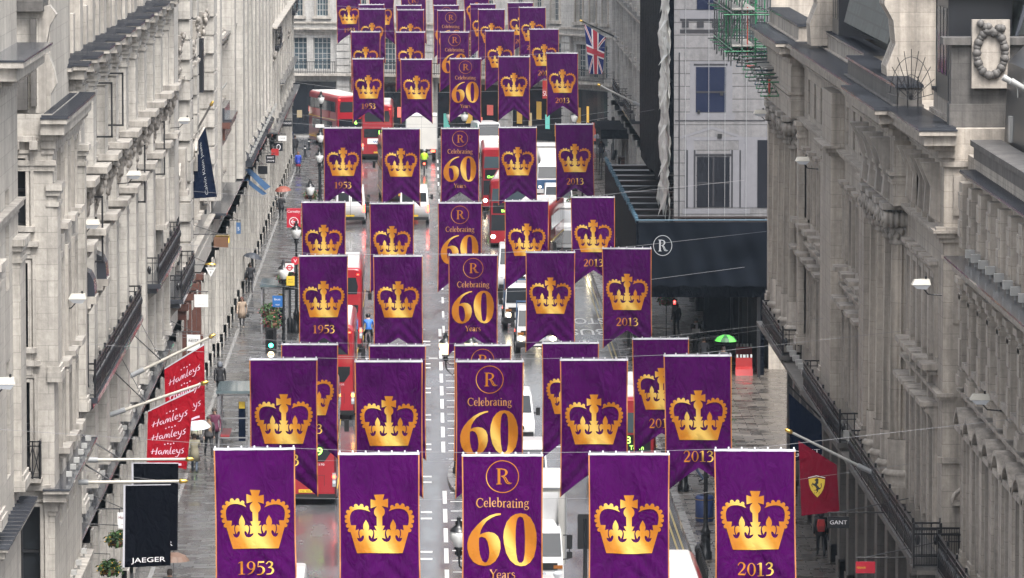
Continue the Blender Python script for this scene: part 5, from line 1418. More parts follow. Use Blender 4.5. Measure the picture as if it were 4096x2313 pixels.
def black_flag(label, poleP, corners, Y):
    a, b_ = PXY(poleP, Y); t = thing("shop_flag", label, "flag", a)
    pole(t, a, b_, .055, t.location, stays=[a + Vector((-.1, .8, .7)), a + Vector((-.1, .3, .75))])
    s = flag_surf(*PXY(corners, Y), seed=8, amp=.035); flag_cloth(s, 'flagblack', t, t.location)
    q = MB(); flag_text(q, s, "JAEGER", .53, .945, .72, .058); part("lettering", q, M['print_w'], t, off=t.location)
    q = MB(); q.add([s(u, j / 12, .01) for j in range(13) for u in (-.012, .03)], [(2 * i, 2 * i + 1, 2 * i + 3, 2 * i + 2) for i in range(12)]); q.add([s(i / 10, v, .01) for i in range(11) for v in (0, .012)], [(2 * i, 2 * i + 1, 2 * i + 3, 2 * i + 2) for i in range(10)]); part("hem", q, M['hem'], t, off=t.location)
black_flag("black hanging flag with spaced white capitals, nearest on the left", [(292, 1930), (716, 1925)], [(496, 1939), (683, 1936), (682, 2263), (493, 2270)], 165)
black_flag("black hanging flag mostly hidden behind the nearer black flag", [(332, 1840), (742, 1837)], [(528, 1850), (714, 1850), (710, 2202), (530, 2210)], 170)
a, b_ = PXY([(3332, 1721), (3153, 1538)], 194)
t = thing("shop_flag", "navy blue flag on a dark pole behind the crimson flag", "flag", a); pole(t, a, b_, .04, t.location, mat='iron', finial=False)
s = flag_surf(*PXY([(3155, 1572), (3287, 1690), (3289, 1817), (3161, 1850)], 194), seed=2); flag_cloth(s, 'flagnavy', t, t.location)
q = MB(); flag_text(q, s, "GANT", .5, .93, .85, .10); part("lettering", q, M['print_w'], t, off=t.location)
a, b_ = PXY([(3483, 1887), (3169, 1731)], 172)
t = thing("shop_flag", "crimson flag with yellow shield and black rearing horse on a white pole", "flag", a); pole(t, a, b_, .05, t.location, mat='frame_white')
Y = 171.9; s = flag_surf(*PXY([(3194, 1763), (3347, 1860), (3358, 2045), (3206, 2064)], Y), seed=5, amp=.05); flag_cloth(s, 'flagcrim', t, t.location)
# shield and rearing horse, traced in the crop (x, y) -> cloth through the picture plane of the flag
ca, cc = AY(3160, 1740, Y), AY(3390, 2090, Y)
def shield_pt(x, y, off):
    p = Vector((ca.x + (cc.x - ca.x) * x / 956, 0, ca.z + (cc.z - ca.z) * y / 1455))
    A_, B_, C_, D_ = PXY([(3194, 1763), (3347, 1860), (3358, 2045), (3206, 2064)], Y)
    u = (p.x - A_.x) / (B_.x - A_.x); zt = A_.z + (B_.z - A_.z) * u; zb = D_.z + (C_.z - D_.z) * u; v = (zt - p.z) / (zt - zb)
    return (p.x, s(u, v, off).y, p.z)
SH = [(310, 735), (370, 718), (440, 708), (510, 718), (580, 738), (572, 820), (550, 900), (515, 965), (455, 1035), (395, 975), (350, 910), (322, 830)]
HO = [(440, 718), (455, 716), (475, 735), (470, 770), (472, 800), (455, 812), (450, 830), (470, 850), (490, 878), (505, 872), (518, 850), (508, 825), (512, 798), (526, 800), (522, 830), (530, 850), (515, 878), (500, 900), (480, 905), (465, 912), (470, 930), (450, 952), (440, 968), (432, 960), (448, 938), (445, 925), (425, 920), (395, 922), (400, 914), (430, 908), (440, 895), (430, 870), (415, 850), (395, 838), (385, 830), (370, 825), (372, 850), (383, 862), (372, 862), (358, 838), (360, 815), (378, 815), (365, 800), (378, 790), (395, 808), (415, 805), (425, 785), (430, 765), (408, 752), (405, 742), (425, 732)]
for nm, pg, mt, of in (("shield", [SH], 'yellow', .02), ("horse_emblem", [HO], 'signblack', .028)):
    v, f = fill_polys([[(x / 1000, y / 1000) for x, y in pg[0]]]); v, f = cut(v, f, .06, .06)
    q = MB(); q.add([shield_pt(x * 1000, y * 1000, of) for x, y in v], f)
    if nm == "horse_emblem":
        for ch, cx in (("S", 410), ("F", 487)):
            tv, tf, tw = text_vf(ch); q.add([shield_pt(cx + x * 30, 980 - y * 34, of) for x, y in tv], tf)
    part(nm, q, M[mt], t, off=t.location)
q = MB(); q.add([shield_pt(x, y, .02) for x, y in ((303, 705), (440, 670), (583, 705), (583, 715), (440, 682), (303, 715))], [(0, 1, 4, 5), (1, 2, 3, 4)]); part("tricolour_bar", q, M['print_w'], t, off=t.location)
# large black vertical banner with sideways lettering
a, b_ = PXY([(739, 606), (842, 423)], 262)
t = thing("shop_banner", "large black triangular banner with sideways white lettering on a slanting pole", "flag", a); pole(t, a, b_, .06, t.location, mat='stone_sooty')
s = flag_surf(*PXY([(765, 612), (822, 508), (868, 788), (776, 794)], 262), seed=6, amp=.04); flag_cloth(s, 'flagnavy', t, t.location)
q = MB(); tv, tf, tw = text_vf("Calvin Klein Jeans")
V, Fc = cut([(x / tw, y) for x, y in tv], tf, .05, .3)
q.add([s(.62 + .13 * (-y) + .02, .52 - x * .86, .014) for x, y in V], Fc); part("lettering", q, M['grey'], t, off=t.location)
# the union flag
Y = 446; a, b_ = PXY([(2477, 155), (2330, 86)], Y)
t = thing("national_flag", "blue, white and red crossed flag hanging from a slanting pole far up the street", "flag", a); pole(t, a, b_, .07, t.location, mat='iron', finial=True)
s = flag_surf(*PXY([(2423, 150), (2337, 96), (2356, 295), (2410, 297)], Y), seed=9, amp=.12); flag_cloth(s, 'ujblue', t, t.location)
def band_uv(p, q_, w):
    d = Vector((q_[0] - p[0], (q_[1] - p[1]) * 1.0)).normalized(); n = Vector((-d.y, d.x)) * w
    return [(p[0] + n.x, p[1] + n.y), (q_[0] + n.x, q_[1] + n.y), (q_[0] - n.x, q_[1] - n.y), (p[0] - n.x, p[1] - n.y)]
def uj(mat, segs, off):
    q = MB()
    for p, q_, w in segs:
        v, f = cut([(max(0, min(1, x)), max(0, min(1, y))) for x, y in band_uv(p, q_, w)], [(0, 1, 2, 3)], .07, .05)
        q.add([s(x, y, off) for x, y in v], f)
    part("cross", q, M[mat], t, off=t.location)
uj('ujwhite', [((0, 0), (1, 1), .085), ((1, 0), (0, 1), .085)], .02); uj('ujred', [((0, 0), (1, 1), .03), ((1, 0), (0, 1), .03)], .035)
uj('ujwhite', [((.5, 0), (.5, 1), .17), ((0, .5), (1, .5), .10)], .05); uj('ujred', [((.5, 0), (.5, 1), .105), ((0, .5), (1, .5), .062)], .065)
Y = 444
a, b_ = PXY([(2555, 420), (2402, 343)], 400); t = thing("flag_pole", "bare white pole slanting out from the right beyond the gantry", "flagpole", a); pole(t, a, b_, .08, t.location, mat='frame_white', finial=True)
a, b_ = PXY([(862, 392), (906, 332)], 297); t = thing("flag_pole", "bare white pole slanting up from the stone front on the left", "flagpole", a); pole(t, a, b_, .06, t.location, mat='frame_white', finial=False)
# ------------------------------------------------------------------ vehicles (local: front towards +y, origin under the middle of the rear axle end)
def rrect(hw, z0, z1, r, n=4, taper=0.0):
    """ring in x-z: rounded top corners, hw half width"""
    p = [(-hw, z0), (hw, z0)]
    for i in range(n + 1):
        a = math.pi / 2 * i / n; p.append((hw - taper - r + r * math.cos(a), z1 - r + r * math.sin(a)))
    for i in range(n + 1):
        a = math.pi / 2 + math.pi / 2 * i / n; p.append((-hw + taper + r - r * -math.cos(a) - 0 if False else -(hw - taper - r) + r * math.cos(a), z1 - r + r * math.sin(a)))
    return p
def ring(y, p): return [(x, y, z) for x, z in p]
def wheels(parent, spots, r=.48, w=.28):
    for x, y in spots:
        q = MB(); q.tube([(x - w / 2, y, r), (x + w / 2, y, r)], r, 18); o = part("wheel", q, M['tyre'], parent)
        q = MB(); sx = 1 if x > 0 else -1
        q.tube([(x + sx * (w / 2 - .02), y, r), (x + sx * (w / 2 + .015), y, r)], r * .58, 14); part("rim", q, M['hub'], o)
def make_bus(label, number="12", dest=("", ""), advert=None, code="E170", plate="SN61 BGZ", group="red double-decker buses", tall=4.35, L=10.4):
    t = thing("double_decker_bus", label, "bus", group=group)
    H = tall; hw = 1.26
    q = MB()
    st = [(0, .10, -.10), (.06, .03, -.02), (.25, 0, 0), (L - .35, 0, 0), (L - .1, .04, -.03), (L, .12, -.12)]
    q.loft([ring(y, rrect(hw - a, .32, H + b_, .26, 5, .05)) for y, a, b_ in st], 0, True)
    q.box(-hw + .1, hw - .1, .15, L - .15, .22, .34, 1)
    part("body", q, [M['busred'], M['black']], t)
    q = MB(); q.loft([[(-hw + .22, y, H - .03), (hw - .22, y, H - .03), (hw - .28, y, H + .035), (-hw + .28, y, H + .035)] for y in (.28, L - .5)]); 
    q.box(-.5, .5, 1.0, 2.4, H + .03, H + .07); q.box(-.45, .45, 5.5, 6.3, H + .03, H + .08)
    part("roof", q, M['busroof'], t)
    # side windows, both decks
    for sx in (-1, 1):
        x0, x1 = (hw - .005, hw + .008) if sx > 0 else (-hw - .008, -hw + .005)
        for z0, z1, ya, yb in ((3.0, 3.82, .5, L - .3), (1.35, 2.15, 1.6, L - 1.6)):
            q = MB(); n = 6
            for i in range(n):
                a = ya + (yb - ya) * i / n; q.box(x0, x1, a + .04, a + (yb - ya) / n - .04, z0, z1)
            part("side_windows", q, M['glass'], t)
        q = MB(); q.box(x0, x1, .4, L - .2, 2.32, 2.36); q.box(x0, x1, .3, L - .3, .62, .66); part("side_trim", q, M['yellow' if sx < 0 else 'plate_y'], t)
        q = MB(); q.box(x0, x1, 2.6, 7.4, 2.40, 2.92); part("advert_panel", q, M['busred'], t)
    # rear: upper window, engine grille, lamps, plate, route number
    q = MB(); q.loft([[(-.95, y, 3.0), (.95, y, 3.0), (1.0, y, 3.4), (.9, y, 3.85), (-.9, y, 3.85), (-1.0, y, 3.4)] for y in (-.006, .06)]); part("rear_window", q, M['glass'], t)
    q = MB(); q.loft([[(-1.05, y, 1.75), (.75, y, 1.75), (1.0, y, 2.1), (1.02, y, 2.45), (-1.05, y, 2.45)] for y in (-.01, .06)]); part("rear_panel", q, M['shop'], t)
    q = MB(); flat_text(q, number, .11 * len(number) * 2, .3, lambda a, b_: (.35 + a, -.014, 2.02 + b_)); part("route_number", q, M['led'], t)
    if advert:
        q = MB(); q.box(-.78, .78, -.012, .05, 1.25, 1.68); o = part("rear_advert", q, M['signwhite'], t)
        q = MB(); flat_text(q, advert, .9, .26, lambda a, b_: (.1 + a, -.016, 1.33 + b_)); part("lettering", q, M['signblue'], o)
    q = MB(); q.box(-.75, .75, -.008, .05, .78, 1.22); o = part("engine_cover", q, M['busred'], t)
    q = MB(); q.box(-.1, .35, -.016, .05, 1.06, 1.14); q.box(-.76, .76, -.012, -.004, 1.20, 1.215); q.box(-.76, -.745, -.012, -.004, .78, 1.22); q.box(.745, .76, -.012, -.004, .78, 1.22); part("grille", q, M['black'], o)
    q = MB(); flat_text(q, code, .3, .08, lambda a, b_: (.6 + a, -.014, 1.6 + b_)); part("fleet_code", q, M['print_w'], t)
    for sx in (-1, 1):
        q = MB(); q.box(sx * 1.14 - .07, sx * 1.14 + .07, -.03, .08, .75, 1.3); o = part("lamp_cluster", q, M['grey'], t)
        q = MB(); q.tube([(sx * 1.14, -.05, 1.15), (sx * 1.14, 0, 1.15)], .075, 10); part("tail_lamp", q, M['lampamber' if sx > 0 and code == "E135" else 'lampred'], o)
        q = MB(); q.tube([(sx * 1.14, -.05, .93), (sx * 1.14, 0, .93)], .07, 10); part("reversing_lamp", q, M['headoff'], o)
        q = MB(); q.box(sx * 1.0 - .05, sx * 1.0 + .05, .0, .09, 3.98, 4.04); part("marker_lamp", q, M['lampred'], t)
    q = MB(); q.box(-.27, .27, -.03, .03, .52, .64); o = part("number_plate", q, M['plate_y'], t)
    q = MB(); flat_text(q, plate, .46, .075, lambda a, b_: (a, -.034, .545 + b_)); part("plate_lettering", q, M['black'], o)
    q = MB(); q.box(-1.2, 1.2, -.03, .2, .3, .46); part("bumper", q, M['black'], t)
    # front
    q = MB(); q.loft([[(-1.08, y, 2.95), (1.08, y, 2.95), (1.02, y, 3.75), (-1.02, y, 3.75)] for y in (L - .08, L + .012)]); part("upper_windscreen", q, M['glass_far'], t)
    q = MB(); q.loft([[(-1.12, y, 1.1), (1.12, y, 1.1), (1.1, y, 2.1), (-1.1, y, 2.1)] for y in (L - .08, L + .012)]); part("windscreen", q, M['glass'], t)
    q = MB(); q.box(-1.0, 1.0, L - .1, L + .02, 2.2, 2.86); o = part("destination_box", q, M['signblack'], t)
    q = MB()
    if dest[0]: flat_text(q, dest[0], .2 * len(dest[0]), .28, lambda a, b_: (-a, L + .026, 2.52 + b_))
    if dest[1]: flat_text(q, dest[1], min(1.7, .13 * len(dest[1])), .17, lambda a, b_: (-a, L + .026, 2.27 + b_))
    if q.f: part("destination_lettering", q, M['led'], o)
    for sx in (-1, 1):
        q = MB(); q.ball((sx * .98, L - .02, .72), .13, 10, sc=(1.2, .6, 1)); part("headlight", q, M['headlamp'], t)
        q = MB(); q.tube([(sx * 1.2, L - .1, 2.3), (sx * 1.5, L + .15, 2.25)], .03, 6); q.box(sx * 1.5 - .1, sx * 1.5 + .1, L + .08, L + .18, 1.8, 2.3); part("mirror", q, M['black'], t)
    q = MB(); q.box(-.27, .27, L - .02, L + .02, .45, .56); part("number_plate", q, M['signwhite'], t)
    wheels(t, [(-1.1, 2.6), (1.1, 2.6), (-1.1, L - 2.5), (1.1, L - 2.5)])
    return t
def place(t, x, y, rz=0.0):
    t.location = (x, y, 0); t.rotation_euler = (0, 0, rz)
def oncoming(t, x, yfront, L, rz=0.0):
    """front at yfront, facing the camera"""
    t.rotation_euler = (0, 0, math.pi + rz); a = math.pi + rz
    t.location = (x + L * math.sin(a) * 1.0, yfront - L * math.cos(a), 0)
place(make_bus("red double-decker bus nearest on the left, rear facing us with yellow plate", "159", code="E170"), -4.8, 225.5)
place(make_bus("red double-decker bus with amber lamp lit, second in the left queue", "3", code="E135", plate="SN60 BZX"), -4.45, 257)
place(make_bus("red double-decker bus with white roof, third in the left queue", "13", code="33763", plate="LX11 CWA"), -4.45, 289)
place(make_bus("red double-decker bus angled behind a crown banner, beside a white van", "139", code="VP331", plate="LX59 DFF"), -1.75, 399, R(2.5))
place(make_bus("red double-decker bus showing 12 and a white advert on its rear", "12", advert="well", code="PVL368", plate="PJ53 NKZ"), -3.8, 448)
place(make_bus("red double-decker bus turning left at the bend, its long side visible", "6", code="VN32", plate="BF60 UUA"), -6.0, 462, R(14))
oncoming(make_bus("red double-decker bus with pale roof coming towards us, lit sign beginning Oxfo", dest=("", "Oxford Circus")), 5.1, 391, 10.4)
oncoming(make_bus("oncoming red double-decker bus behind another bus, headlight lit", dest=("", "Brixton")), 5.25, 358, 10.4, R(-3))
oncoming(make_bus("oncoming red double-decker bus half hidden by a crown banner, orange side lines", dest=("", "Peckham")), 6.1, 333, 10.4, R(-6))
oncoming(make_bus("red double-decker bus near right kerb with lit green sign 88 Camden Town", dest=("88", "Camden Town")), 7.95, 225, 10.4)
oncoming(make_bus("red bus at the bottom edge seen only by its pale roof", dest=("", "")), 7.3, 168.2, 10.4)

def side_loft(prof, hw, top_in=.12, r=.08):
    """vehicle body: side outline (y, z) lofted across the width with softened edges"""
    zs = [z for y, z in prof]; zm = max(zs); z0 = min(zs)
    cy = sum(y for y, z in prof) / len(prof); cz = sum(z for y, z in prof) / len(prof)
    def ins(p, k): return (p[0] + (cy - p[0]) * k * .3, p[1] + (cz - p[1]) * k)
    out = []
    for x, k in ((-hw, .05), (-hw + r * .5, .012), (-hw + r * 1.4, 0), (hw - r * 1.4, 0), (hw - r * .5, .012), (hw, .05)):
        rg = []
        for p in prof:
            y, z = ins(p, k); f = max(0, (z - 1.0) / (zm - 1.0)) if zm > 1 else 0
            rg.append((x * (1 - top_in * f / hw * (1 if abs(x) > 0 else 0)), y, z))
        out.append(rg)
    return out
def quadpatch(q, a, b_, c, d, off=(0, 0, 0)):
    q.quad(*[tuple(Vector(p) + Vector(off)) for p in (a, b_, c, d)])
def make_van(label, col='white', L=5.6, H=2.5, hw=1.0, group="white vans", roof_mark=None, lit=True, windows_side=False, rearwin=True):
    t = thing("van", label, "van", group=group)
    prof = [(0, .35), (0, H * .55), (.12, H - .05), (.3, H), (L - 2.1, H), (L - 1.75, H - .08), (L - .85, H * .60), (L - .12, H * .46), (L, H * .36), (L, .3)]
    q = MB(); q.loft(side_loft(prof, hw, .13), 0, True); part("body", q, M[col], t)
    a = hw - .13
    q = MB(); y0, z0, y1, z1 = L - 1.72, H - .14, L - .90, H * .62
    quadpatch(q, (-a + .05, y0, z0), (a - .05, y0, z0), (a + .02, y1, z1), (-a - .02, y1, z1), (0, .02, .03)); part("windscreen", q, M['glass'], t)
    for sx in (-1, 1):
        q = MB(); x = sx * (hw - .02)
        q.add([(x, L - 2.3, H * .60), (x, L - 1.05, H * .60), (sx * (hw - .09), L - 1.7, H - .22), (sx * (hw - .09), L - 2.3, H - .22)], [(0, 1, 2, 3)]); q.v = [(p[0] + sx * .02, p[1], p[2]) for p in q.v]
        if windows_side:
            for k in range(2): q.add([(sx * (hw + .0), .4 + 1.4 * k, H * .6), (sx * (hw + .0), 1.7 + 1.4 * k, H * .6), (sx * (hw - .07), 1.7 + 1.4 * k, H - .25), (sx * (hw - .07), .4 + 1.4 * k, H - .25)], [(0, 1, 2, 3)])
        part("side_window", q, M['glass'], t)
        q = MB(); q.ball((sx * (hw - .22), L - .06, H * .37), .13, 8, sc=(1.2, .6, 1)); part("headlight", q, M['headlamp' if lit and sx < 0 else 'headoff'], t)
        q = MB(); q.tube([(sx * (hw - .05), L - 1.2, H * .6), (sx * (hw + .2), L - 1.15, H * .62)], .03, 5); q.box(sx * (hw + .17) - .09, sx * (hw + .17) + .09, L - 1.22, L - 1.1, H * .56, H * .56 + .34); part("mirror", q, M['black'], t)
        q = MB(); q.box(sx * (hw - .09) - .06, sx * (hw - .09) + .06, -.03, .05, .85, 1.35); part("tail_lamp", q, M['lampred' if sx > 0 else 'reddull'], t)
        if rearwin:
            q = MB(); q.box(sx * .45 - .36, sx * .45 + .36, -.012 + .03, .06, H * .60, H - .35); part("rear_window", q, M['glass'], t)
    q = MB(); q.box(-.012, .012, -.012, .02, .5, H - .2); part("door_seam", q, M['black'], t)
    q = MB(); q.box(-hw + .06, hw - .06, -.06, .06, .32, .52); q.box(-hw + .05, hw - .05, L - .06, L + .06, .28, .56); part("bumper", q, M['black'], t)
    q = MB(); q.box(-.55, .55, L - .02, L + .03, H * .32, H * .39); part("grille", q, M['black'], t)
    for y, m in ((-.07, 'plate_y'), (L + .06, 'signwhite')):
        q = MB(); q.box(-.26, .26, y - .01, y + .01, .56, .67); part("number_plate", q, M[m], t)
    q = MB(); flat_text(q, "OV08 KXA", .44, .07, lambda x, z: (x, -.085, .58 + z)); part("plate_lettering", q, M['black'], t)
    if roof_mark:
        q = MB(); q.add([(.2, L - 1.5, H - .02 + .02), (.62, L - 1.66, H + .02), (.2, L - 1.9, H + .02)], [(0, 1, 2)]); part("green_mark", q, M_((.05, .5, .06)), t)
    wheels(t, [(-hw + .12, 1.0), (hw - .12, 1.0), (-hw + .12, L - 1.0), (hw - .12, L - 1.0)], .34, .22)
    return t
place(make_van("white van seen from behind on the left under the 1953 banner"), -5.0, 378)
place(make_van("white van seen from behind with its right tail lamp lit"), -.75, 378)
place(make_van("white van at the bottom edge showing only its roof", H=2.2), -4.95, 188.2)
oncoming(make_van("white van with rounded roof far up the street heading our way", H=2.6), 5.3, 452, 5.6, R(8))
oncoming(make_van("tall white oncoming van near the centre line with headlamp lit", H=2.6), 5.15, 324, 5.6)
oncoming(make_van("small white van parked at the right kerb below a 2013 banner", H=2.2, L=4.6), 9.0, 383, 4.6)
oncoming(make_van("white van with a green roof mark behind the box truck", H=2.55, roof_mark=1), 3.85, 222, 5.6)
oncoming(make_van("pale van with roof ladder bars behind the white lorries", H=2.1, L=4.9), 3.75, 247, 4.9)
def make_car(label, col, L=4.3, H=1.5, cat="car", taxi=False):
    t = thing("car", label, cat)
    prof = [(0, .3), (0, .85), (.35, .95), (.9, H - .05), (1.4, H), (2.5, H), (3.1, .98), (L - .1, .82), (L, .6), (L, .28)]
    q = MB(); q.loft(side_loft(prof, .86, .18), 0, True); part("body", q, M[col], t)
    q = MB(); quadpatch(q, (-.62, 2.54, H - .05), (.62, 2.54, H - .05), (.72, 3.05, 1.02), (-.72, 3.05, 1.02), (0, .02, .02)); part("windscreen", q, M['glass'], t)
    q = MB(); quadpatch(q, (-.6, .93, H - .06), (.6, .93, H - .06), (.7, .42, 1.0), (-.7, .42, 1.0), (0, -.02, .02)); part("rear_window", q, M['glass'], t)
    for sx in (-1, 1):
        q = MB(); q.ball((sx * .62, L - .06, .68), .1, 8); part("headlight", q, M['headlamp'], t)
        q = MB(); q.box(sx * .7 - .1, sx * .7 + .1, -.02, .06, .68, .82); part("tail_lamp", q, M['lampred'], t)
        q = MB(); q.box(sx * .95 - .07, sx * .95 + .07, 2.75, 2.85, .95, 1.1); part("mirror", q, M['black'], t)
    wheels(t, [(-.76, .8), (.76, .8), (-.76, L - .8), (.76, L - .8)], .3, .2)
    return t
oncoming(make_car("dark taxi with amber light behind the distant white van", 'black', 4.4, 1.7, "taxi"), 5.6, 436, 4.4)
place(make_car("dark red car by the kerb under the hoarding, mostly hidden by banners", 'signred'), 9.0, 244)
def make_truck(label, L=7.2, H=3.5, hw=1.22, low_cab=False, cab='white', box='offwhite', tipper=False, text=None, ltop=None, phone=None, blue=False, lit=True):
    t = thing("box_truck" if not tipper else "tipper_truck", label, "truck", group="white trucks")
    cl = 1.9; ch = 2.45; y0 = L - cl; ch_w = hw - .12
    if tipper:
        q = MB(); q.box(-1.0, 1.0, 0, y0 - .15, .75, .85); q.box(-1.05, -1.0, 0, y0 - .15, .85, 1.3); q.box(1.0, 1.05, 0, y0 - .15, .85, 1.3); q.box(-1.05, 1.05, 0, .05, .85, 1.3); q.box(-1.05, 1.05, y0 - .2, y0 - .15, .85, 2.0); part("load_bed", q, M['grey'], t)
        q = MB()
        for x in (-1, -.33, .33, 1): q.box(x - .03, x + .03, y0 - .15, y0 - .1, 1.0, 2.6)
        q.box(-1.03, 1.03, y0 - .15, y0 - .1, 2.55, 2.62); part("ladder_rack", q, M['blue'], t)
    else:
        q = MB(); q.loft([ring(y, rrect(hw, .95, H, .04, 2)) for y in (0, y0 - .15)]); part("cargo_box", q, M[box], t)
        q = MB()
        for x in (-hw, hw): q.box(x - .03, x + .03, y0 - .19, y0 - .11, .95, H + .02); q.box(x - .03, x + .03, -.02, .05, .95, H + .02)
        q.box(-hw, hw, y0 - .19, y0 - .12, H - .02, H + .03); q.box(-hw, hw, -.02, .05, H - .02, H + .03)
        for x in (-.01,): q.box(x, x + .02, -.015, 0, 1.0, H - .05)
        part("box_trim", q, M['grey'], t)
    q = MB(); prof = [(y0, .55), (y0, ch - .1), (y0 + .25, ch), (L - .65, ch), (L - .4, ch - .12), (L - .04, 1.45), (L, .9), (L, .45), (L - .3, .4)]
    q.loft(side_loft(prof, ch_w, .1), 0, True); part("cab", q, M[cab], t)
    q = MB(); a = ch_w - .12; quadpatch(q, (-a, L - .40, ch - .18), (a, L - .40, ch - .18), (a + .04, L - .06, 1.5), (-a - .04, L - .06, 1.5), (0, .035, .0)); part("windscreen", q, M['glass'], t)
    if not tipper:
        q = MB(); q.loft([[(-.95, y0 + .1, H - .1), (.95, y0 + .1, H - .1), (.95, y0 + .05, ch), (-.95, y0 + .05, ch)], [(-.85, y0 + .55, H - .35), (.85, y0 + .55, H - .35), (.95, y0 + .6, ch), (-.95, y0 + .6, ch)], [(-.75, y0 + 1.0, ch + .25), (.75, y0 + 1.0, ch + .25), (.9, y0 + 1.2, ch), (-.9, y0 + 1.2, ch)]], 0, True); part("roof_deflector", q, M[cab], t)
        if phone:
            q = MB(); flat_text(q, phone, .8, .13, lambda x, z: (.9 - .0, y0 + .45 - x * .5, ch + .15 + z)); flat_text(q, phone, .8, .12, lambda x, z: (.3 - x, y0 + 1.06 - z * .6, ch + .12 + z)); part("phone_number", q, M['signblue'], t)
    q = MB(); q.box(-ch_w * .8, ch_w * .8, L - .02, L + .03, 1.02, 1.26); part("grille", q, M['black'], t)
    q = MB(); q.box(-ch_w, ch_w, L - .1, L + .07, .42, .72); part("bumper", q, M['black' if tipper else cab], t)
    for sx in (-1, 1):
        q = MB(); q.ball((sx * (ch_w - .22), L + .0, .86), .12, 8, sc=(1.3, .6, 1)); part("headlight", q, M['headlamp' if lit else 'headoff'], t)
        q = MB(); q.box(sx * (ch_w - .2) - .16, sx * (ch_w - .2) + .16, L - .0, L + .035, 1.06, 1.18); part("indicator", q, M['orange'], t)
        q = MB(); x = sx * (ch_w + .2); q.tube([(sx * ch_w, L - .35, 2.2), (x, L - .1, 2.25), (x, L - .1, 1.4), (sx * ch_w, L - .35, 1.35)], .025, 5); q.box(x - .1, x + .1, L - .14, L - .04, 1.75, 2.25); q.box(x - .1, x + .1, L - .14, L - .04, 1.42, 1.65); part("mirror", q, M['black'], t)
        q = MB(); q.add([(sx * (ch_w + .005), L - 1.35, 1.5), (sx * (ch_w + .005), L - .2, 1.5), (sx * (ch_w - .08), L - .5, ch - .2), (sx * (ch_w - .08), L - 1.35, ch - .2)], [(0, 1, 2, 3)]); part("side_window", q, M['glass'], t)
        q = MB(); q.box(sx * .9 - .15, sx * .9 + .15, -.05, .04, .72, .88); part("tail_lamp", q, M['lampred'], t)
    q = MB(); q.box(-.26, .26, L + .06, L + .085, .5, .61); part("number_plate", q, M['signwhite'], t)
    q = MB(); q.box(-.45, .45, .2, L - .3, .55, .8); q.box(-.9, .9, .0, .1, .5, .6); part("chassis", q, M['black'], t)
    if text:
        q = MB(); flat_text(q, text[0], .9, .11, lambda x, z: (-.0 - x, L + .085, .86 + z)); part("lettering", q, M['signblue'], t)
    if blue:
        q = MB(); q.box(-ch_w - .01, ch_w + .01, L - .12, L + .05, .72, 1.35); part("blue_panel", q, M['blue'], t)
    wheels(t, [(-.98, 1.4), (.98, 1.4), (-.95, L - .95), (.95, L - .95)], .42, .26)
    return t
place(make_truck("white box truck seen from behind before the far bend", 7, 3.55), -.3, 446)
oncoming(make_truck("white truck with blue lower cab far up at the right kerb", 7, 3.6, blue=True), 9.0, 403, 7)
oncoming(make_truck("white box truck with grey cab at the right, yellow indicator", 7, 3.5, cab='grey'), 8.95, 342, 7)
oncoming(make_truck("white flatbed truck with blue ladder rack behind the tipper", 5.6, 2.3, hw=1.12, tipper=True), 5.2, 301, 5.6)
oncoming(make_truck("white tipper truck with black grille and one headlamp glowing, oncoming", 5.6, 2.3, hw=1.15, tipper=True, text=("01375 3",)), 5.65, 287.5, 5.6)
oncoming(make_truck("big white box truck nearest the camera with black twin mirrors", 8.2, 3.65, text=("fruit.com",), phone="0207 384 2905", lit=False), 3.75, 198.6, 8.2)
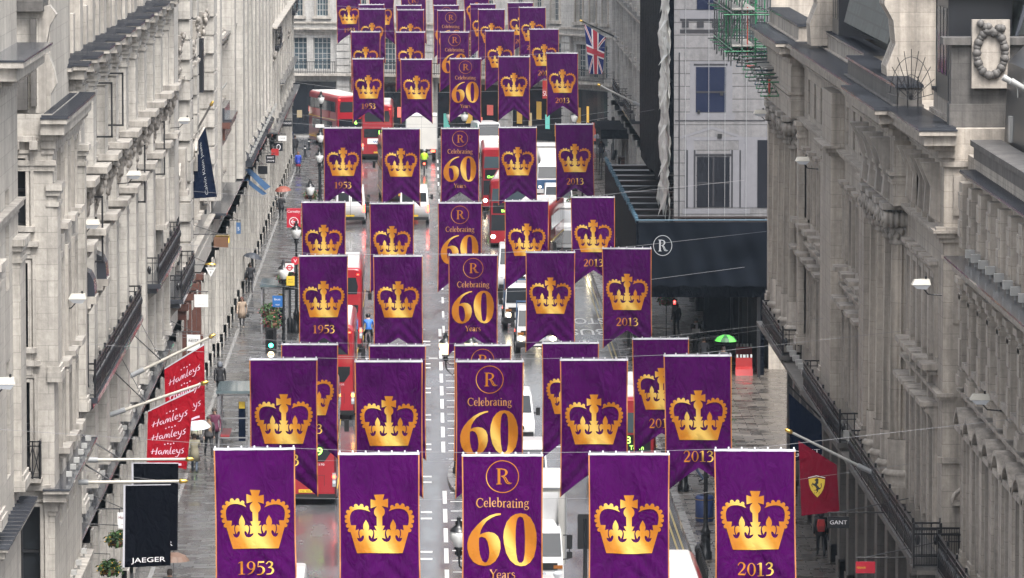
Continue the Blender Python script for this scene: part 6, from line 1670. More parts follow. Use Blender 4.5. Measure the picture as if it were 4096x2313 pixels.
# ------------------------------------------------------------------ people
def skin_body(joints, edges):
    """one continuous figure: joints {name: (x, y, z, r)} joined by edges, grown with a skin"""
    names = list(joints); me = bpy.data.meshes.new("body")
    me.from_pydata([joints[n][:3] for n in names], [(names.index(a), names.index(b)) for a, b in edges], [])
    o = bpy.data.objects.new("body", me); S.collection.objects.link(o)
    o.modifiers.new("s", 'SKIN'); sub = o.modifiers.new("u", 'SUBSURF'); sub.levels = 1
    for i, n in enumerate(names):
        r = joints[n][3]; me.skin_vertices[0].data[i].radius = r if isinstance(r, tuple) else (r, r)
        me.skin_vertices[0].data[i].use_root = (n == "pelvis")
    dg = bpy.context.evaluated_depsgraph_get()
    out = bpy.data.meshes.new_from_object(o.evaluated_get(dg))
    bpy.data.objects.remove(o); bpy.data.meshes.remove(me)
    return out
_bodies = {}
def body(pose, coat):
    """local: feet on z=0, facing +y, 1.75 m tall; coat = skirt length of the coat (0 none)"""
    k = (pose, coat)
    if k in _bodies: return _bodies[k]
    st = .30 if pose.startswith('walk') else .05
    J = dict(pelvis=(0, 0, .95, (.155, .115)), waist=(0, .0, 1.10, (.15, .105)), chest=(0, .01, 1.34, (.19, .12)), neckb=(0, .0, 1.48, (.10, .085)), neck=(0, .01, 1.53, .06), head=(0, .03, 1.62, (.082, .098)), top=(0, .02, 1.71, (.07, .08)))
    E = [("pelvis", "waist"), ("waist", "chest"), ("chest", "neckb"), ("neckb", "neck"), ("neck", "head"), ("head", "top")]
    for s_, sx in (("l", -1), ("r", 1)):
        f = st * (1 if s_ == "l" else -1)
        J[s_ + "hip"] = (sx * .09, 0, .88, .095); J[s_ + "knee"] = (sx * .10, f * .45 + .03, .50, .065); J[s_ + "ank"] = (sx * .10, f - (.08 if f < 0 else 0), .10 + (.05 if f < 0 and st > .1 else 0), .045); J[s_ + "toe"] = (sx * .11, f + .14, .045, .042)
        E += [("pelvis", s_ + "hip"), (s_ + "hip", s_ + "knee"), (s_ + "knee", s_ + "ank"), (s_ + "ank", s_ + "toe")]
        J[s_ + "sh"] = (sx * .20, 0, 1.42, .075)
        if (pose == 'walk_umbrella' and s_ == 'r') or pose == 'reading' or (pose == 'ride'):
            J[s_ + "elb"] = (sx * .25, .06, 1.18, .052); J[s_ + "wri"] = (sx * .16, .30, 1.20 if pose != 'walk_umbrella' else 1.28, .036); h = (sx * .14, .36, 1.22 if pose != 'walk_umbrella' else 1.32, .038)
        else:
            J[s_ + "elb"] = (sx * .25, -.03 - f * .3, 1.15, .052); J[s_ + "wri"] = (sx * .255, .06 - f * .5, .92, .036); h = (sx * .25, .09 - f * .55, .85, .038)
        J[s_ + "hand"] = h
        E += [("chest", s_ + "sh"), (s_ + "sh", s_ + "elb"), (s_ + "elb", s_ + "wri"), (s_ + "wri", s_ + "hand")]
    me = skin_body(J, E)
    # fingers and thumb rooted in each palm, nose and ears, and the hem of the coat: joined into the same mesh
    q = MB(); q.v = [tuple(v.co) for v in me.vertices]; q.f = [list(p.vertices) for p in me.polygons]; q.m = [0] * len(q.f); q.sm = [True] * len(q.f)
    for s_, sx in (("l", -1), ("r", 1)):
        h = Vector(J[s_ + "hand"][:3]); w = Vector(J[s_ + "wri"][:3]); d = (h - w).normalized(); a = Vector((0, 1, 0)) if abs(d.y) < .7 else Vector((1, 0, 0)); a = (a - d * a.dot(d)).normalized()
        b_ = d.cross(a)
        for i, L in enumerate((.075, .085, .08, .065)):
            p = h + a * (.027 - .018 * i); q.tube([p, p + d * L * .55 + b_ * -.006 * sx, p + d * L * .9 - b_ * .03 * sx], [.0095, .009, .007], 5, 2)
        q.tube([h - d * .01 + a * .03, h + d * .02 + a * .055, h + d * .05 + a * .05], [.011, .010, .008], 5, 2)
    q.tube([(0, .115, 1.645), (0, .145, 1.612), (0, .12, 1.60)], [.010, .016, .008], 5, 2)
    for sx in (-1, 1): q.ball((sx * .088, .02, 1.625), .026, 6, 2, sc=(.4, .8, 1.2)); q.ball((sx * .032, .118, 1.645), .011, 5, 3)
    q.box(-.028, .028, .118, .124, 1.572, 1.580, 3)
    if coat:
        q.lathe([(.165, 1.12), (.185, .95), (.20 + coat * .1, .95 - coat), (.17 + coat * .1, .95 - coat)], (0, 0, 0), 14, 1, sc=(1.05, .85 + .5 * st))
    for i, f in enumerate(q.f):
        if i < len(me.polygons):
            c = sum((Vector(q.v[j]) for j in f), Vector()) / len(f)
            if c.z > 1.50: q.m[i] = 2
            elif c.z < .13: q.m[i] = 3
            elif c.z > .97 or abs(c.x) > .19: q.m[i] = 1
            hand = any((c - Vector(J[s_ + "hand"][:3])).length < .05 for s_ in "lr")
            if hand: q.m[i] = 2
    bpy.data.meshes.remove(me)
    _bodies[k] = q
    return q
def umbrella(parent_lab, loc, col, col2=None, r=.56, tilt=(0, 0), ribs=8, group=None):
    u = thing("umbrella", parent_lab, "umbrella", loc)
    u.rotation_euler = (tilt[0], tilt[1], .3)
    q = MB(); n = 16
    for i in range(n):
        a0, a1 = 2 * math.pi * i / n, 2 * math.pi * (i + 1) / n
        for (r0, z0), (r1, z1) in (((0, .30), (.35, .27)), ((.35, .27), (.75, .17)), ((.75, .17), (1.0, 0))):
            def pt(rr, a, z): 
                e = 1 - .05 * (1 if (i % 2) else 0) * 0; return (r * rr * math.cos(a), r * rr * math.sin(a), z * r / .56)
            q.add([pt(r0, a0, z0), pt(r0, a1, z0), pt(r1, a1, z1), pt(r1, a0, z1)], [(0, 1, 2, 3)], (i // 2) % 2 if col2 else 0, True)
    part("canopy", q, [M_(col), M_(col2 or col)], u)
    q = MB()
    for i in range(ribs):
        a = 2 * math.pi * i / ribs; q.tube([(0, 0, .31 * r / .56), (r * .75 * math.cos(a), r * .75 * math.sin(a), .165 * r / .56), (r * 1.02 * math.cos(a), r * 1.02 * math.sin(a), -.01)], .006, 4)
    q.tube([(0, 0, .36 * r / .56), (0, 0, -.62)], .012, 5); q.tube([(0, 0, -.62), (.0, .04, -.68), (0, .08, -.64)], .015, 5); part("frame", q, M['iron'], u)
    return u
def person(label, px, py, face, pose='walk', coat=.0, top=(.03, .03, .04), legs=(.02, .02, .03), hair=(.03, .02, .015), h=1.75, hood=None, skirt=None, bag=None, pack=None, umb=None, z=0.12, extra=None, Y=None, scarf=None, boots=None, longhair=False, group="people on the pavements", paper=False, hiviz=False):
    p = G(px, py, z) if Y is None else AY(px, py, Y)
    t = thing("person", label, "person", p, face, group)
    k = h / 1.75
    q0 = body(pose, coat); me = q0.mesh("body", [M_(legs), M_(top), M['skin'], M_(boots or (.015, .012, .01))])
    part("body", me, None, t)
    q = MB()
    if hood: q.lathe([(.10, 1.50), (.135, 1.56), (.13, 1.68), (.07, 1.765), (0, 1.775)], (0, -.005, 0), 10, sc=(1, 1.05)); part("hood", q, M_(hood), t)
    else:
        q.lathe([(.096, 1.63), (.098, 1.68), (.075, 1.745), (0, 1.765)], (0, .005, 0), 10, sc=(1, 1.15)); q.lathe([(.092, 1.56), (.097, 1.64)], (0, -.01, 0), 10, a0=math.pi * .95, a1=math.pi * 2.05, sc=(1, 1.1))
        if longhair: q.lathe([(.10, 1.66), (.125, 1.5), (.13, 1.42), (.02, 1.40)], (0, -.045, 0), 10, a0=math.pi * .9, a1=math.pi * 2.1)
        part("hair", q, M_(hair), t)
    if skirt: q = MB(); q.lathe([(.17, 1.0), (.2, .8), (.24, .55), (.2, .55)], (0, 0, 0), 12, sc=(1, .9)); part("skirt", q, M_(skirt), t)
    if hiviz:
        q = MB(); q.lathe([(.195, .92), (.205, 1.1), (.235, 1.32), (.20, 1.43), (.11, 1.49)], (0, 0, 0), 12, sc=(1.05, .75)); o = part("high_visibility_vest", q, M_((.45, .75, .03)), t)
        q = MB(); q.lathe([(.212, 1.08), (.216, 1.14)], (0, 0, 0), 12, sc=(1.05, .76)); part("reflective_band", q, M['hem'], o)
    if scarf: q = MB(); q.lathe([(.11, 1.44), (.125, 1.49), (.09, 1.53)], (0, 0, 0), 10); q.box(-.1, .02, .11, .15, 1.05, 1.46); part("scarf", q, M_(scarf), t)
    t.scale = (k, k, k)
    rot = Matrix.Rotation(face, 3, 'Z')
    if pack:
        b_ = thing("backpack", "%s worn on the back of the figure walking away at lower right" % pack[1], "backpack", p + rot @ Vector((0, -.21 * k, .98 * k)), face)
        q = MB(); q.loft([[(-.13 * s_, y, 0), (.13 * s_, y, 0), (.16 * s_, y, .22), (.12 * s_, y, .44), (-.12 * s_, y, .44), (-.16 * s_, y, .22)] for y, s_ in ((.09, 1), (0, 1), (-.07, .8))], 0, True); part("pack", q, M_(pack[0]), b_)
        q = MB(); 
        for sx in (-1, 1): q.tube([(sx * .1, .09, .06), (sx * .15, .22, .2), (sx * .12, .22, .45), (sx * .1, .09, .42)], .018, 4)
        q.box(-.1, .1, -.085, -.06, .05, .2); part("straps", q, M_((.3, .02, .02)), b_)
    if bag:
        b_ = thing("handbag", bag[1], "bag", p + rot @ Vector((bag[2] * k, .06, .62 * k)), face)
        q = MB(); q.loft([[(-.06, -.15, 0), (.06, -.15, 0), (.06, .15, 0), (-.06, .15, 0)], [(-.07, -.17, .12), (.07, -.17, .12), (.07, .17, .12), (-.07, .17, .12)], [(-.04, -.13, .24), (.04, -.13, .24), (.04, .13, .24), (-.04, .13, .24)]]); part("pouch", q, M_(bag[0]), b_)
        q = MB(); q.tube([(0, -.1, .23), (0, -.06, .38), (0, .06, .38), (0, .1, .23)], .012, 5); part("handle", q, M_(bag[0]), b_)
    if paper:
        b_ = thing("newspaper", "folded pale paper held by the man in the dark suit", "paper", p + rot @ Vector((.0, .38, 1.14)), face)
        q = MB(); q.loft([[(-.2, 0, -.1), (.2, .02, -.08), (.2, .06, .13), (-.2, .04, .12)], [(-.2, .02, -.1), (.2, .035, -.08), (.2, .075, .13), (-.2, .055, .12)]]); part("pages", q, M['signwhite'], b_)
    if umb:
        umbrella(umb[1], p + rot @ Vector((.12 * k, .30 * k, 2.0 * k)), umb[0], umb[2] if len(umb) > 2 else None, tilt=umb[3] if len(umb) > 3 else (.12, -.1))
    return t
BK, NV_, DG = (.012, .012, .015), (.015, .02, .04), (.03, .03, .035)
AWAY, TOWARD = 0.0, math.pi
person("hooded figure in dark jacket walking away along the left pavement", 880, 1597, .05, 'walk', .12, BK, (.012, .014, .02), hood=(.10, .11, .13))
person("woman in beige trench coat and boots walking towards us by the shelter", 968, 1312, TOWARD, 'walk', .38, (.38, .29, .22), BK, (.10, .03, .02), 1.66, bag=((.02, .02, .02), "black handbag hanging from the hand of the woman in beige", -.33), longhair=True, boots=(.35, .30, .26))
person("man in black under a tilted black umbrella walking away", 1002, 1173, 0, 'walk_umbrella', .05, BK, BK, umb=((.03, .035, .045), "large black umbrella tilted over the man walking away", None, (.05, .22)))
person("man in open dark jacket and tan shirt beside the glass shelter", 835, 1828, TOWARD + .2, 'walk', .08, (.035, .033, .035), BK, scarf=(.22, .14, .09), bag=(BK, "dark shoulder bag at the side of the man in open jacket", .34))
person("woman in bright green top behind pale umbrellas", 782, 1815, TOWARD, 'stand', .1, (.28, .26, .20), BK, (.06, .03, .02), 1.66, scarf=(.12, .60, .05), longhair=True)
person("woman in olive trench coat under a white umbrella by the red flags", 778, 1893, 0, 'walk_umbrella', .40, (.22, .20, .14), (.03, .05, .08), (.05, .03, .02), 1.66, umb=((.42, .45, .50), "pale grey umbrella over the woman in olive coat"), bag=((.02, .02, .02), "black bag slung on the woman in olive coat", -.25))
umbrella("darker grey umbrella just behind the pale grey umbrella", G(768, 1885, 0.12) + Vector((0, 1.6, 1.95)), (.20, .20, .22), r=.5, tilt=(.1, .1))
person("figure in maroon patterned coat partly hidden behind the man in open jacket", 858, 1795, TOWARD, 'stand', .2, (.10, .02, .05), BK)
person("person under a brown umbrella at the bottom edge by the black flags", 680, 2480, 0, 'walk_umbrella', .2, DG, BK, umb=((.14, .085, .06), "brown umbrella cut by the bottom edge of the picture", None, (.0, .0)))
person("person in red coat waiting by the stone front, yellow bag beside", 1000, 932, .6, 'stand', .12, (.28, .02, .04), (.05, .05, .07), hood=(.25, .02, .04))
person("person in yellow jacket next to the person in red coat", 1017, 935, .4, 'stand', .1, (.45, .28, .02), NV_)
person("dark figure under a rust coloured umbrella on the left pavement", 1125, 882, 0, 'walk_umbrella', .2, BK, BK, umb=((.22, .06, .04), "rust coloured umbrella far up the left pavement", None, (.1, -.1)), bag=(BK, "dark bag carried by figure under the rust umbrella", .33))
person("child in blue coat and red skirt far up the left pavement", 1193, 692, .3, 'stand', .2, (.02, .05, .35), BK, (.15, .07, .04), 1.6, skirt=(.40, .03, .05))
person("dark figure leading near the far left bollard", 1180, 628, .2, 'walk', .2, BK, BK)
person("figure in dark blue with a blue bag near hanging shop signs", 1160, 600, 0, 'walk', .1, (.02, .03, .07), BK, bag=((.03, .09, .3), "blue bag held by figure near hanging signs", .3))
person("worker in yellow high visibility vest and blue jeans at the bend", 1168, 500, -.6, 'stand', 0, (.30, .30, .32), (.08, .14, .28), hiviz=True)
person("pedestrian in black crossing the road between the white vans", 1472, 893, .2, 'walk', .2, BK, BK, z=0, longhair=True)
person("dark figure in puffy jacket standing by the red signal under the gantry", 2705, 1345, .4, 'stand', .1, BK, BK, hood=BK, group="people on the pavements")
person("man in dark suit and white shirt reading a paper under the gantry", 2783, 1411, TOWARD, 'reading', .15, (.015, .015, .02), (.015, .015, .02), scarf=(.55, .52, .58), paper=True)
person("short haired person seen from above beside the green umbrella", 2815, 1490, 0, 'stand', .1, DG, BK)
person("person hidden below the green umbrella", 2893, 1530, 0, 'walk_umbrella', .1, DG, BK, umb=((.07, .50, .05), "bright green and dark green striped umbrella by red barriers", (.01, .07, .02), (.05, 0)))
person("figure in dark coat with red backpack walking away at lower right", 3283, 2228, 0, 'walk', .14, BK, (.012, .013, .016), hood=(.02, .02, .025), pack=((.50, .03, .03), "bright red backpack"), bag=(BK, "black bag at the side of the figure with red backpack", .33))
person("person in jeans striding on the right pavement, head hidden by a banner", 2775, 1930, 1.2, 'walk', .1, DG, (.05, .08, .15))
person("dark figure under grey umbrella by the far right awning", 2405, 650, TOWARD, 'walk_umbrella', .2, NV_, BK, umb=((.12, .12, .14), "grey umbrella by the far right awning"))

# riders
def rider(label, px, py, face, top, moto=False, vest=False):
    p = G(px, py, 0); t = thing("motorcycle" if moto else "bicycle", label[0], "motorcycle" if moto else "bicycle", p, face)
    q = MB(); 
    for y in (-.52, .52): q.tube([(0, y + .31 * math.cos(a), .32 + .31 * math.sin(a)) for a in [2 * math.pi * i / 16 for i in range(17)]], .06 if moto else .02, 6, cap=False)
    part("wheels", q, M['tyre'], t)
    q = MB(); q.tube([(0, -.52, .32), (0, -.1, .62), (0, .35, .75), (0, .52, .32)], .03, 5); q.tube([(0, -.1, .62), (0, .05, .32), (0, .38, .7)], .03, 5)
    if moto: q.ball((0, .1, .62), .2, 8, sc=(.7, 1.6, 1)); q.box(-.22, .22, -.75, -.3, .65, 1.0)
    part("frame", q, M['black'], t)
    q = MB(); q.tube([(-.3, .3, 1.0), (0, .42, .95), (.3, .3, 1.0)], .018, 5); part("handlebar", q, M['steel'], t)
    q = MB(); q.ball((0, -.15, .86), .11, 8, sc=(1, 1.3, .4)); part("saddle", q, M['black'], t)
    if moto: q = MB(); q.ball((0, -.78, .72), .08, 8); part("tail_lamp", q, M['lampred'], t)
    J = dict(pelvis=(0, -.15, .95, (.15, .12)), waist=(0, -.1, 1.1, .13), chest=(0, .05, 1.34, (.18, .12)), neck=(0, .12, 1.5, .06), head=(0, .16, 1.6, (.085, .1)), top=(0, .15, 1.7, .07))
    E = [("pelvis", "waist"), ("waist", "chest"), ("chest", "neck"), ("neck", "head"), ("head", "top")]
    for s_, sx in (("l", -1), ("r", 1)):
        J[s_ + "hip"] = (sx * .12, -.1, .9, .09); J[s_ + "knee"] = (sx * .2, .3, .72, .065); J[s_ + "ank"] = (sx * .18, .12, .32, .045); J[s_ + "toe"] = (sx * .18, .26, .27, .04); J[s_ + "sh"] = (sx * .2, .06, 1.4, .07); J[s_ + "elb"] = (sx * .28, .12, 1.16, .05); J[s_ + "hand"] = (sx * .28, .31, 1.03, .04)
        E += [("pelvis", s_ + "hip"), (s_ + "hip", s_ + "knee"), (s_ + "knee", s_ + "ank"), (s_ + "ank", s_ + "toe"), ("chest", s_ + "sh"), (s_ + "sh", s_ + "elb"), (s_ + "elb", s_ + "hand")]
    r = thing("person", label[1], "person", p, face, "riders in the traffic")
    me = skin_body(J, E); me.materials.append(M_(BK)); me.materials.append(M_(top)); me.materials.append(M['skin'])
    for pl in me.polygons: pl.material_index = 2 if pl.center.z > 1.5 else 1 if pl.center.z > 1.0 else 0; pl.use_smooth = True
    part("body", me, None, r)
    q = MB(); q.ball((0, .15, 1.66), .125, 10); part("helmet", q, M['grey' if moto else 'black'], r)
    if vest: q = MB(); q.lathe([(.2, 1.0), (.21, 1.15), (.23, 1.34), (.18, 1.45)], (0, 0, 0), 12, sc=(1, .8)); part("high_visibility_vest", q, M_((.45, .75, .03)), r)
rider(("motorcycle with glowing tail lamp behind the white box truck", "motorcyclist in bright yellow vest and grey helmet"), 1697, 690, 0, (.35, .6, .03), True, True)
rider(("bicycle alongside the second bus", "cyclist in blue jacket passing the second bus"), 1474, 1392, .1, (.02, .12, .42))

# ------------------------------------------------------------------ lamps, signals, signs and other street furniture
def lantern(q_post, gm, t, x, y, z, sc=1.0, lit=False):
    q = MB(); q.lathe([(.10 * sc, -.05), (.20 * sc, .12), (.27 * sc, .36), (.25 * sc, .50), (.12 * sc, .60)], (x, y, z), 14); o = part("globe", q, M['globe_lit' if lit else 'globe'], t)
    q = MB(); q.lathe([(.28 * sc, .48), (.22 * sc, .58), (.10 * sc, .66), (.12 * sc, .74), (.05 * sc, .82), (.07 * sc, .88), (0, .95)], (x, y, z), 12); q.lathe([(.05, -.3), (.14 * sc, -.22), (.08 * sc, -.12), (.16 * sc, -.04), (.10 * sc, .02)], (x, y, z), 10); part("cap", q, M['post'], o)
def basket(t, x, y, z, r=.42, yellow=False, cat=False):
    """hanging basket: bowl, foliage and flowers"""
    rnd = random.Random(int(x * 100 + y * 7)); 
    q = MB(); q.lathe([(.02, -r * .8), (r * .6, -r * .62), (r * .85, -.1), (r * .8, 0)], (x, y, z), 12); part("bowl", q, M['wood'], t)
    for nm, mt, n, s in (("foliage", 'leaf', 240, .085), ("flowers", 'flower_y' if yellow else 'flower', 80, .05)):
        q = MB()
        for i in range(n):
            a = rnd.uniform(0, 6.283); e = rnd.uniform(-.75, 1.35); rr = r * rnd.choice((.6, .8, .95, 1.05, 1.3)) * rnd.uniform(.85, 1.15)
            c = Vector((x + rr * math.cos(a) * math.cos(e), y + rr * math.sin(a) * math.cos(e), z + rr * .75 * math.sin(e))); u = Vector((rnd.gauss(0, 1), rnd.gauss(0, 1), rnd.gauss(0, 1))).normalized(); w = u.cross(Vector((rnd.gauss(0, 1), rnd.gauss(0, 1), 1))).normalized()
            k = s * rnd.uniform(.6, 1.3); q.add([c - u * k, c + w * k * .6, c + u * k, c - w * k * .6], [(0, 1, 2, 3)])
        part(nm, q, M[mt], t)
def lamp_post(label, x, y, H=5.0, heads=1, lit=False, basket_on=True, group="black lamp posts"):
    t = thing("street_lamp", label, "lamp post", (x, y, 0.12), 0, group)
    q = MB(); q.lathe([(.24, 0), (.24, .25), (.19, .3), (.17, .95), (.20, 1.0), (.13, 1.1), (.085, 1.3), (.075, H * .6), (.1, H * .61), (.065, H * .64), (.055, H - .25)], (0, 0, 0), 12); part("post", q, M['post'], t)
    if heads == 1: lantern(q, None, t, 0, 0, H, 1.0, lit)
    else:
        q = MB()
        for sx in (-1, 1): q.tube([(0, 0, H - .7), (sx * .25, 0, H - .85), (sx * .5, 0, H - .6), (sx * .52, 0, H - .28)], .035, 6); q.tube([(0, 0, H - .4), (sx * .3, 0, H - .45), (sx * .5, 0, H - .32)], .02, 5)
        q.lathe([(.06, H - .3), (.1, H - .1), (.04, H + .1), (.07, H + .2), (0, H + .35)], (0, 0, 0), 8); part("arms", q, M['post'], t)
        for sx in (-1, 1): lantern(q, None, t, sx * .52, 0, H, 1.05, lit)
    if basket_on:
        q = MB(); q.tube([(0, 0, 3.3), (-.45, 0, 3.35), (-.55, 0, 3.1)], .02, 5); part("bracket", q, M['iron'], t)
        k = thing("flower_basket", "x", "flower basket", (x - .55, y, .12 + 2.9), 0, "hanging flower baskets"); k["label"] = "pink flower basket hanging on the " + label.replace("black street lamp", "lamp"); basket(k, 0, 0, 0)
    return t
def head_at(px, py, z): p = G(px, py, z + .3); return p.x, p.y
for lab, px, py in (("black street lamp with white globe beside the underground sign", 1134, 1092), ("black street lamp with white globe beside the red arrow sign", 1185, 932), ("black street lamp with white globe near the rust umbrella", 1241, 761), ("black street lamp with white globe left of sixth banner row", 1277, 632)):
    x, y = head_at(px, py, 5.1); lamp_post(lab, x, y, 5.0)
for lab, px, py in (("black street lamp with two signs on its post at the left", 1281, 552), ("black street lamp with white globe in front of the turning bus", 1284, 399)):
    x, y = head_at(px, py, 5.1); lamp_post(lab, x, y, 5.0, basket_on=False)
for lab, px, py, lit in (("twin-headed black street lamp glowing warm on the central island", 1833, 1390, True), ("twin-headed black street lamp low in the middle, mostly behind the central banner", 1903, 2150, False), ("twin-headed black street lamp in front of the far vans", 1829, 468, False), ("twin-headed black street lamp farthest along the road centre", 1790, 275, False)):
    x, y = head_at(px, py, 5.1); lamp_post(lab, x, y, 5.0, 2, lit, basket_on=False)
for lab, px, py in (("black street lamp with white globe beside the gantry corner", 2493, 921), ("black street lamp with white globe under the farthest 2013 banners", 2298, 472), ("black street lamp at the right kerb just past the gantry", 2330, 655)):
    x, y = head_at(px, py, 5.1); lamp_post(lab, x, y, 5.0, basket_on=(py > 600 and py < 700))
for lab, px, py in (("fluted black lamp post base on the right pavement", 2734, 1965), ("slim black post by the railings at lower right", 2822, 2235)):
    p = G(px, py, .12); lamp_post(lab, p.x, p.y, 5.0, basket_on=False)
def wall_lantern(label, px, py, X, flip=1):
    p = AX(px, py, X); t = thing("wall_lantern", label, "wall lantern", p, 0, "white floodlamp heads on the stone fronts")
    q = MB(); q.loft([[(-.42, -.3, .02), (.40, -.3, .02), (.40, .3, .02), (-.42, .3, .02)], [(-.30, -.22, .24), (.34, -.22, .26), (.34, .22, .26), (-.30, .22, .24)]]); part("hood", q, M['pole'], t)
    q = MB(); q.loft([[(-.40, -.28, .02), (.38, -.28, .02), (.38, .28, .02), (-.40, .28, .02)], [(-.2, -.2, -.16), (.22, -.2, -.18), (.22, .2, -.18), (-.2, .2, -.16)]]); part("glass", q, M['headoff'], t)
    q = MB(); q.tube([(0, .0, -.05), (flip * .3, .0, -.4), (flip * .9, 0, -.45)], .03, 5); q.tube([(.2, 0, .26), (.2, 0, .38)], .05, 6); part("bracket", q, M['iron'], t); t.scale = (.62, .62, .62)
for i, (px, py) in enumerate(((367, 899), (311, 1197), (20, 1537), (737, 485), (536, 702))):
    wall_lantern("white street lantern head on the left stone front, %s" % ("above the lead hoods", "left of the trench coat level", "cut by the left edge", "on the ashlar pier", "beside the open casement")[i], px, py, -9.75, -1)
for i, (px, py) in enumerate(((3685, 1140), (3920, 1600), (3210, 645), (3040, 455))):
    wall_lantern("white street lantern head on the right stone front, %s" % ("among the tall windows", "above the arched hoods", "on the fluted columns", "by the printed screen")[i], px, py, (13.3, 14.2, 13.3, 13.2)[i], 1)

def signal(label, px, py, z_feet=.12, lit=('green',), H=3.0, face=TOWARD, man=None, back=False, heads=1, board=False):
    p = G(px, py, z_feet); t = thing("traffic_light", label, "traffic light", p, 0, "traffic signals")
    q = MB(); q.lathe([(.16, 0), (.16, .7), (.07, .8), (.06, H + .3)], (0, 0, 0), 10); part("pole", q, M['post'], t)
    d = -1 if not back else 1
    if board or not man:
        q = MB(); q.box(-.26, .26, -.02 - .0, .02, H - .75, H + .45); part("backing_board", q, M['black'], t)
    q = MB()
    hz_ = [H + .25, H - .05, H - .35] if not man else [H + .1, H - .2]
    q.box(-.13, .13, -.16 if d < 0 else .02, -.02 if d < 0 else .16, hz_[-1] - .16, hz_[0] + .16)
    for z in hz_: q.tube([(0, d * .16, z), (0, d * .3, z + .01)], .125, 10, cap=False)
    part("signal_head", q, M['black'], t)
    if not back:
        for z, nm in zip(hz_, ('red', 'amber', 'green') if not man else ('red', 'green')):
            q = MB(); on = nm in lit
            if man and on:
                y = -.175; q.ball((0, y, z + .075), .022, 6); q.box(-.03, .03, y - .01, y, z - .01, z + .055); q.box(-.055, -.035, y - .01, y, z - .01, z + .05); q.box(.035, .055, y - .01, y, z - .01, z + .05); q.add([(-.03, y, z - .01), (.0, y, z - .01), (-.03, y, z - .1), (-.055, y, z - .1)], [(0, 1, 2, 3)]); q.add([(0, y, z - .01), (.03, y, z - .01), (.055, y, z - .1), (.03, y, z - .1)], [(0, 1, 2, 3)])
            else: q.tube([(0, -.17, z), (0, -.175, z)], .1, 12)
            part("%s_light" % nm, q, M[('green_lit' if nm == 'green' else 'red_lit' if nm == 'red' else 'lampamber') if on else 'black'], t)
    return t
s1 = signal("traffic light at the left kerb showing green with round no-turn sign lit below", 1085, 1611, lit=('green',), H=3.05)
q = MB(); q.tube([(0, -.2, 2.28), (0, -.22, 2.28)], .15, 14); part("lit_turn_sign", q, M['globe_lit'], s1)
q = MB(); q.add([(.09 * math.cos(a), -.226, 2.28 + .09 * math.sin(a)) for a in [R(-60 + 30 * i) for i in range(9)]] + [(.06 * math.cos(a), -.226, 2.28 + .06 * math.sin(a)) for a in [R(180 - 30 * i) for i in range(9)]], [tuple(range(18))]); q.box(-.1, .1, -.224, -.222, 2.265, 2.295); part("turn_arrow", q, M['reddull'], s1)
signal("pedestrian signal with walking green figure on the left pavement", 930, 1130, lit=('green',), H=2.9, man=True)
signal("pedestrian signal with red standing figure under the gantry", 2697, 1420, lit=('red',), H=2.6, man=True)
signal("far traffic light showing green on the right below the awning", 2452, 640, lit=('green',), H=3.1, man=True)
signal("traffic light seen from behind on the central right lane, black board", 2340, 2480, z_feet=0.02, back=True, H=3.2)
signal("traffic light pole behind the 1953 banner by the lamp post", 1160, 1330, lit=('green',), H=3.0)

def hang_sign(label, px0, py0, px1, py1, Y, mat, lines=(), tcol='print_w', bracket=True, tri=False, wall=-10.5, emblem=None, name="shop_sign", group="hanging shop signs"):
    a = AY(px0, py0, Y); b_ = AY(px1, py1, Y); c = (a + b_) / 2; w = abs(b_.x - a.x); h = abs(a.z - b_.z)
    t = thing(name, label, "sign", (c.x, Y, c.z), 0, group)
    q = MB()
    if tri: q.loft([[(-w / 2, y, h / 2), (w / 2, y, h / 2), (0, y, -h / 2)] for y in (-.04, .04)])
    else: q.box(-w / 2, w / 2, -.04, .04, -h / 2, h / 2)
    part("board", q, M[mat], t)
    if bracket:
        q = MB(); x1 = wall - c.x; q.tube([(w / 2 * (1 if x1 < 0 else -1), 0, h / 2 + .12), (x1, 0, h / 2 + .12)], .022, 5); q.tube([(0, 0, h / 2 + .12), (x1, 0, h / 2 + .6)], .014, 4); q.tube([(x1, 0, h / 2 + .7), (x1, 0, h / 2 - .1)], .025, 5)
        for sx in (-.35, .35): q.tube([(w * sx, 0, h / 2), (w * sx, 0, h / 2 + .12)], .012, 4)
        part("bracket", q, M['iron'], t)
    q = MB()
    for txt, cx, cz, tw, th in lines: flat_text(q, txt, tw * w, th * h, lambda x, z: (cx * w + x, -.046, cz * h + z))
    if q.f: part("lettering", q, M[tcol], t)
    if emblem == 'arrow':
        q = MB()
        for i in range(24):
            a0, a1 = 2 * math.pi * i / 24, 2 * math.pi * (i + 1) / 24; cz = -.2 * h
            q.quad(*[(r_ * math.cos(k), -.046, cz + r_ * math.sin(k)) for r_, k in ((.34 * w, a0), (.34 * w, a1), (.29 * w, a1), (.29 * w, a0))])
        q.box(-.2 * w, .2 * w, -.048, -.046, -.2 * h - .03 * w, -.2 * h + .03 * w)
        for sg in (-1, 1): q.add([(-.2 * w, -.0475, -.2 * h), (-.14 * w, -.0475, -.2 * h), (0.0, -.0475, -.2 * h + sg * .17 * w), (-.06 * w, -.0475, -.2 * h + sg * .17 * w)], [(0, 1, 2, 3)])
        part("arrow", q, M['print_w'], t)
    if emblem == 'roundel':
        q = MB()
        for i in range(24):
            a0, a1 = 2 * math.pi * i / 24, 2 * math.pi * (i + 1) / 24
            q.quad(*[(r_ * math.cos(k), -.046, r_ * math.sin(k)) for r_, k in ((.36 * w, a0), (.36 * w, a1), (.22 * w, a1), (.22 * w, a0))])
        q.box(-.44 * w, .44 * w, -.05, -.047, -.08 * w, .08 * w); part("roundel", q, M['signred'], t)
    return t
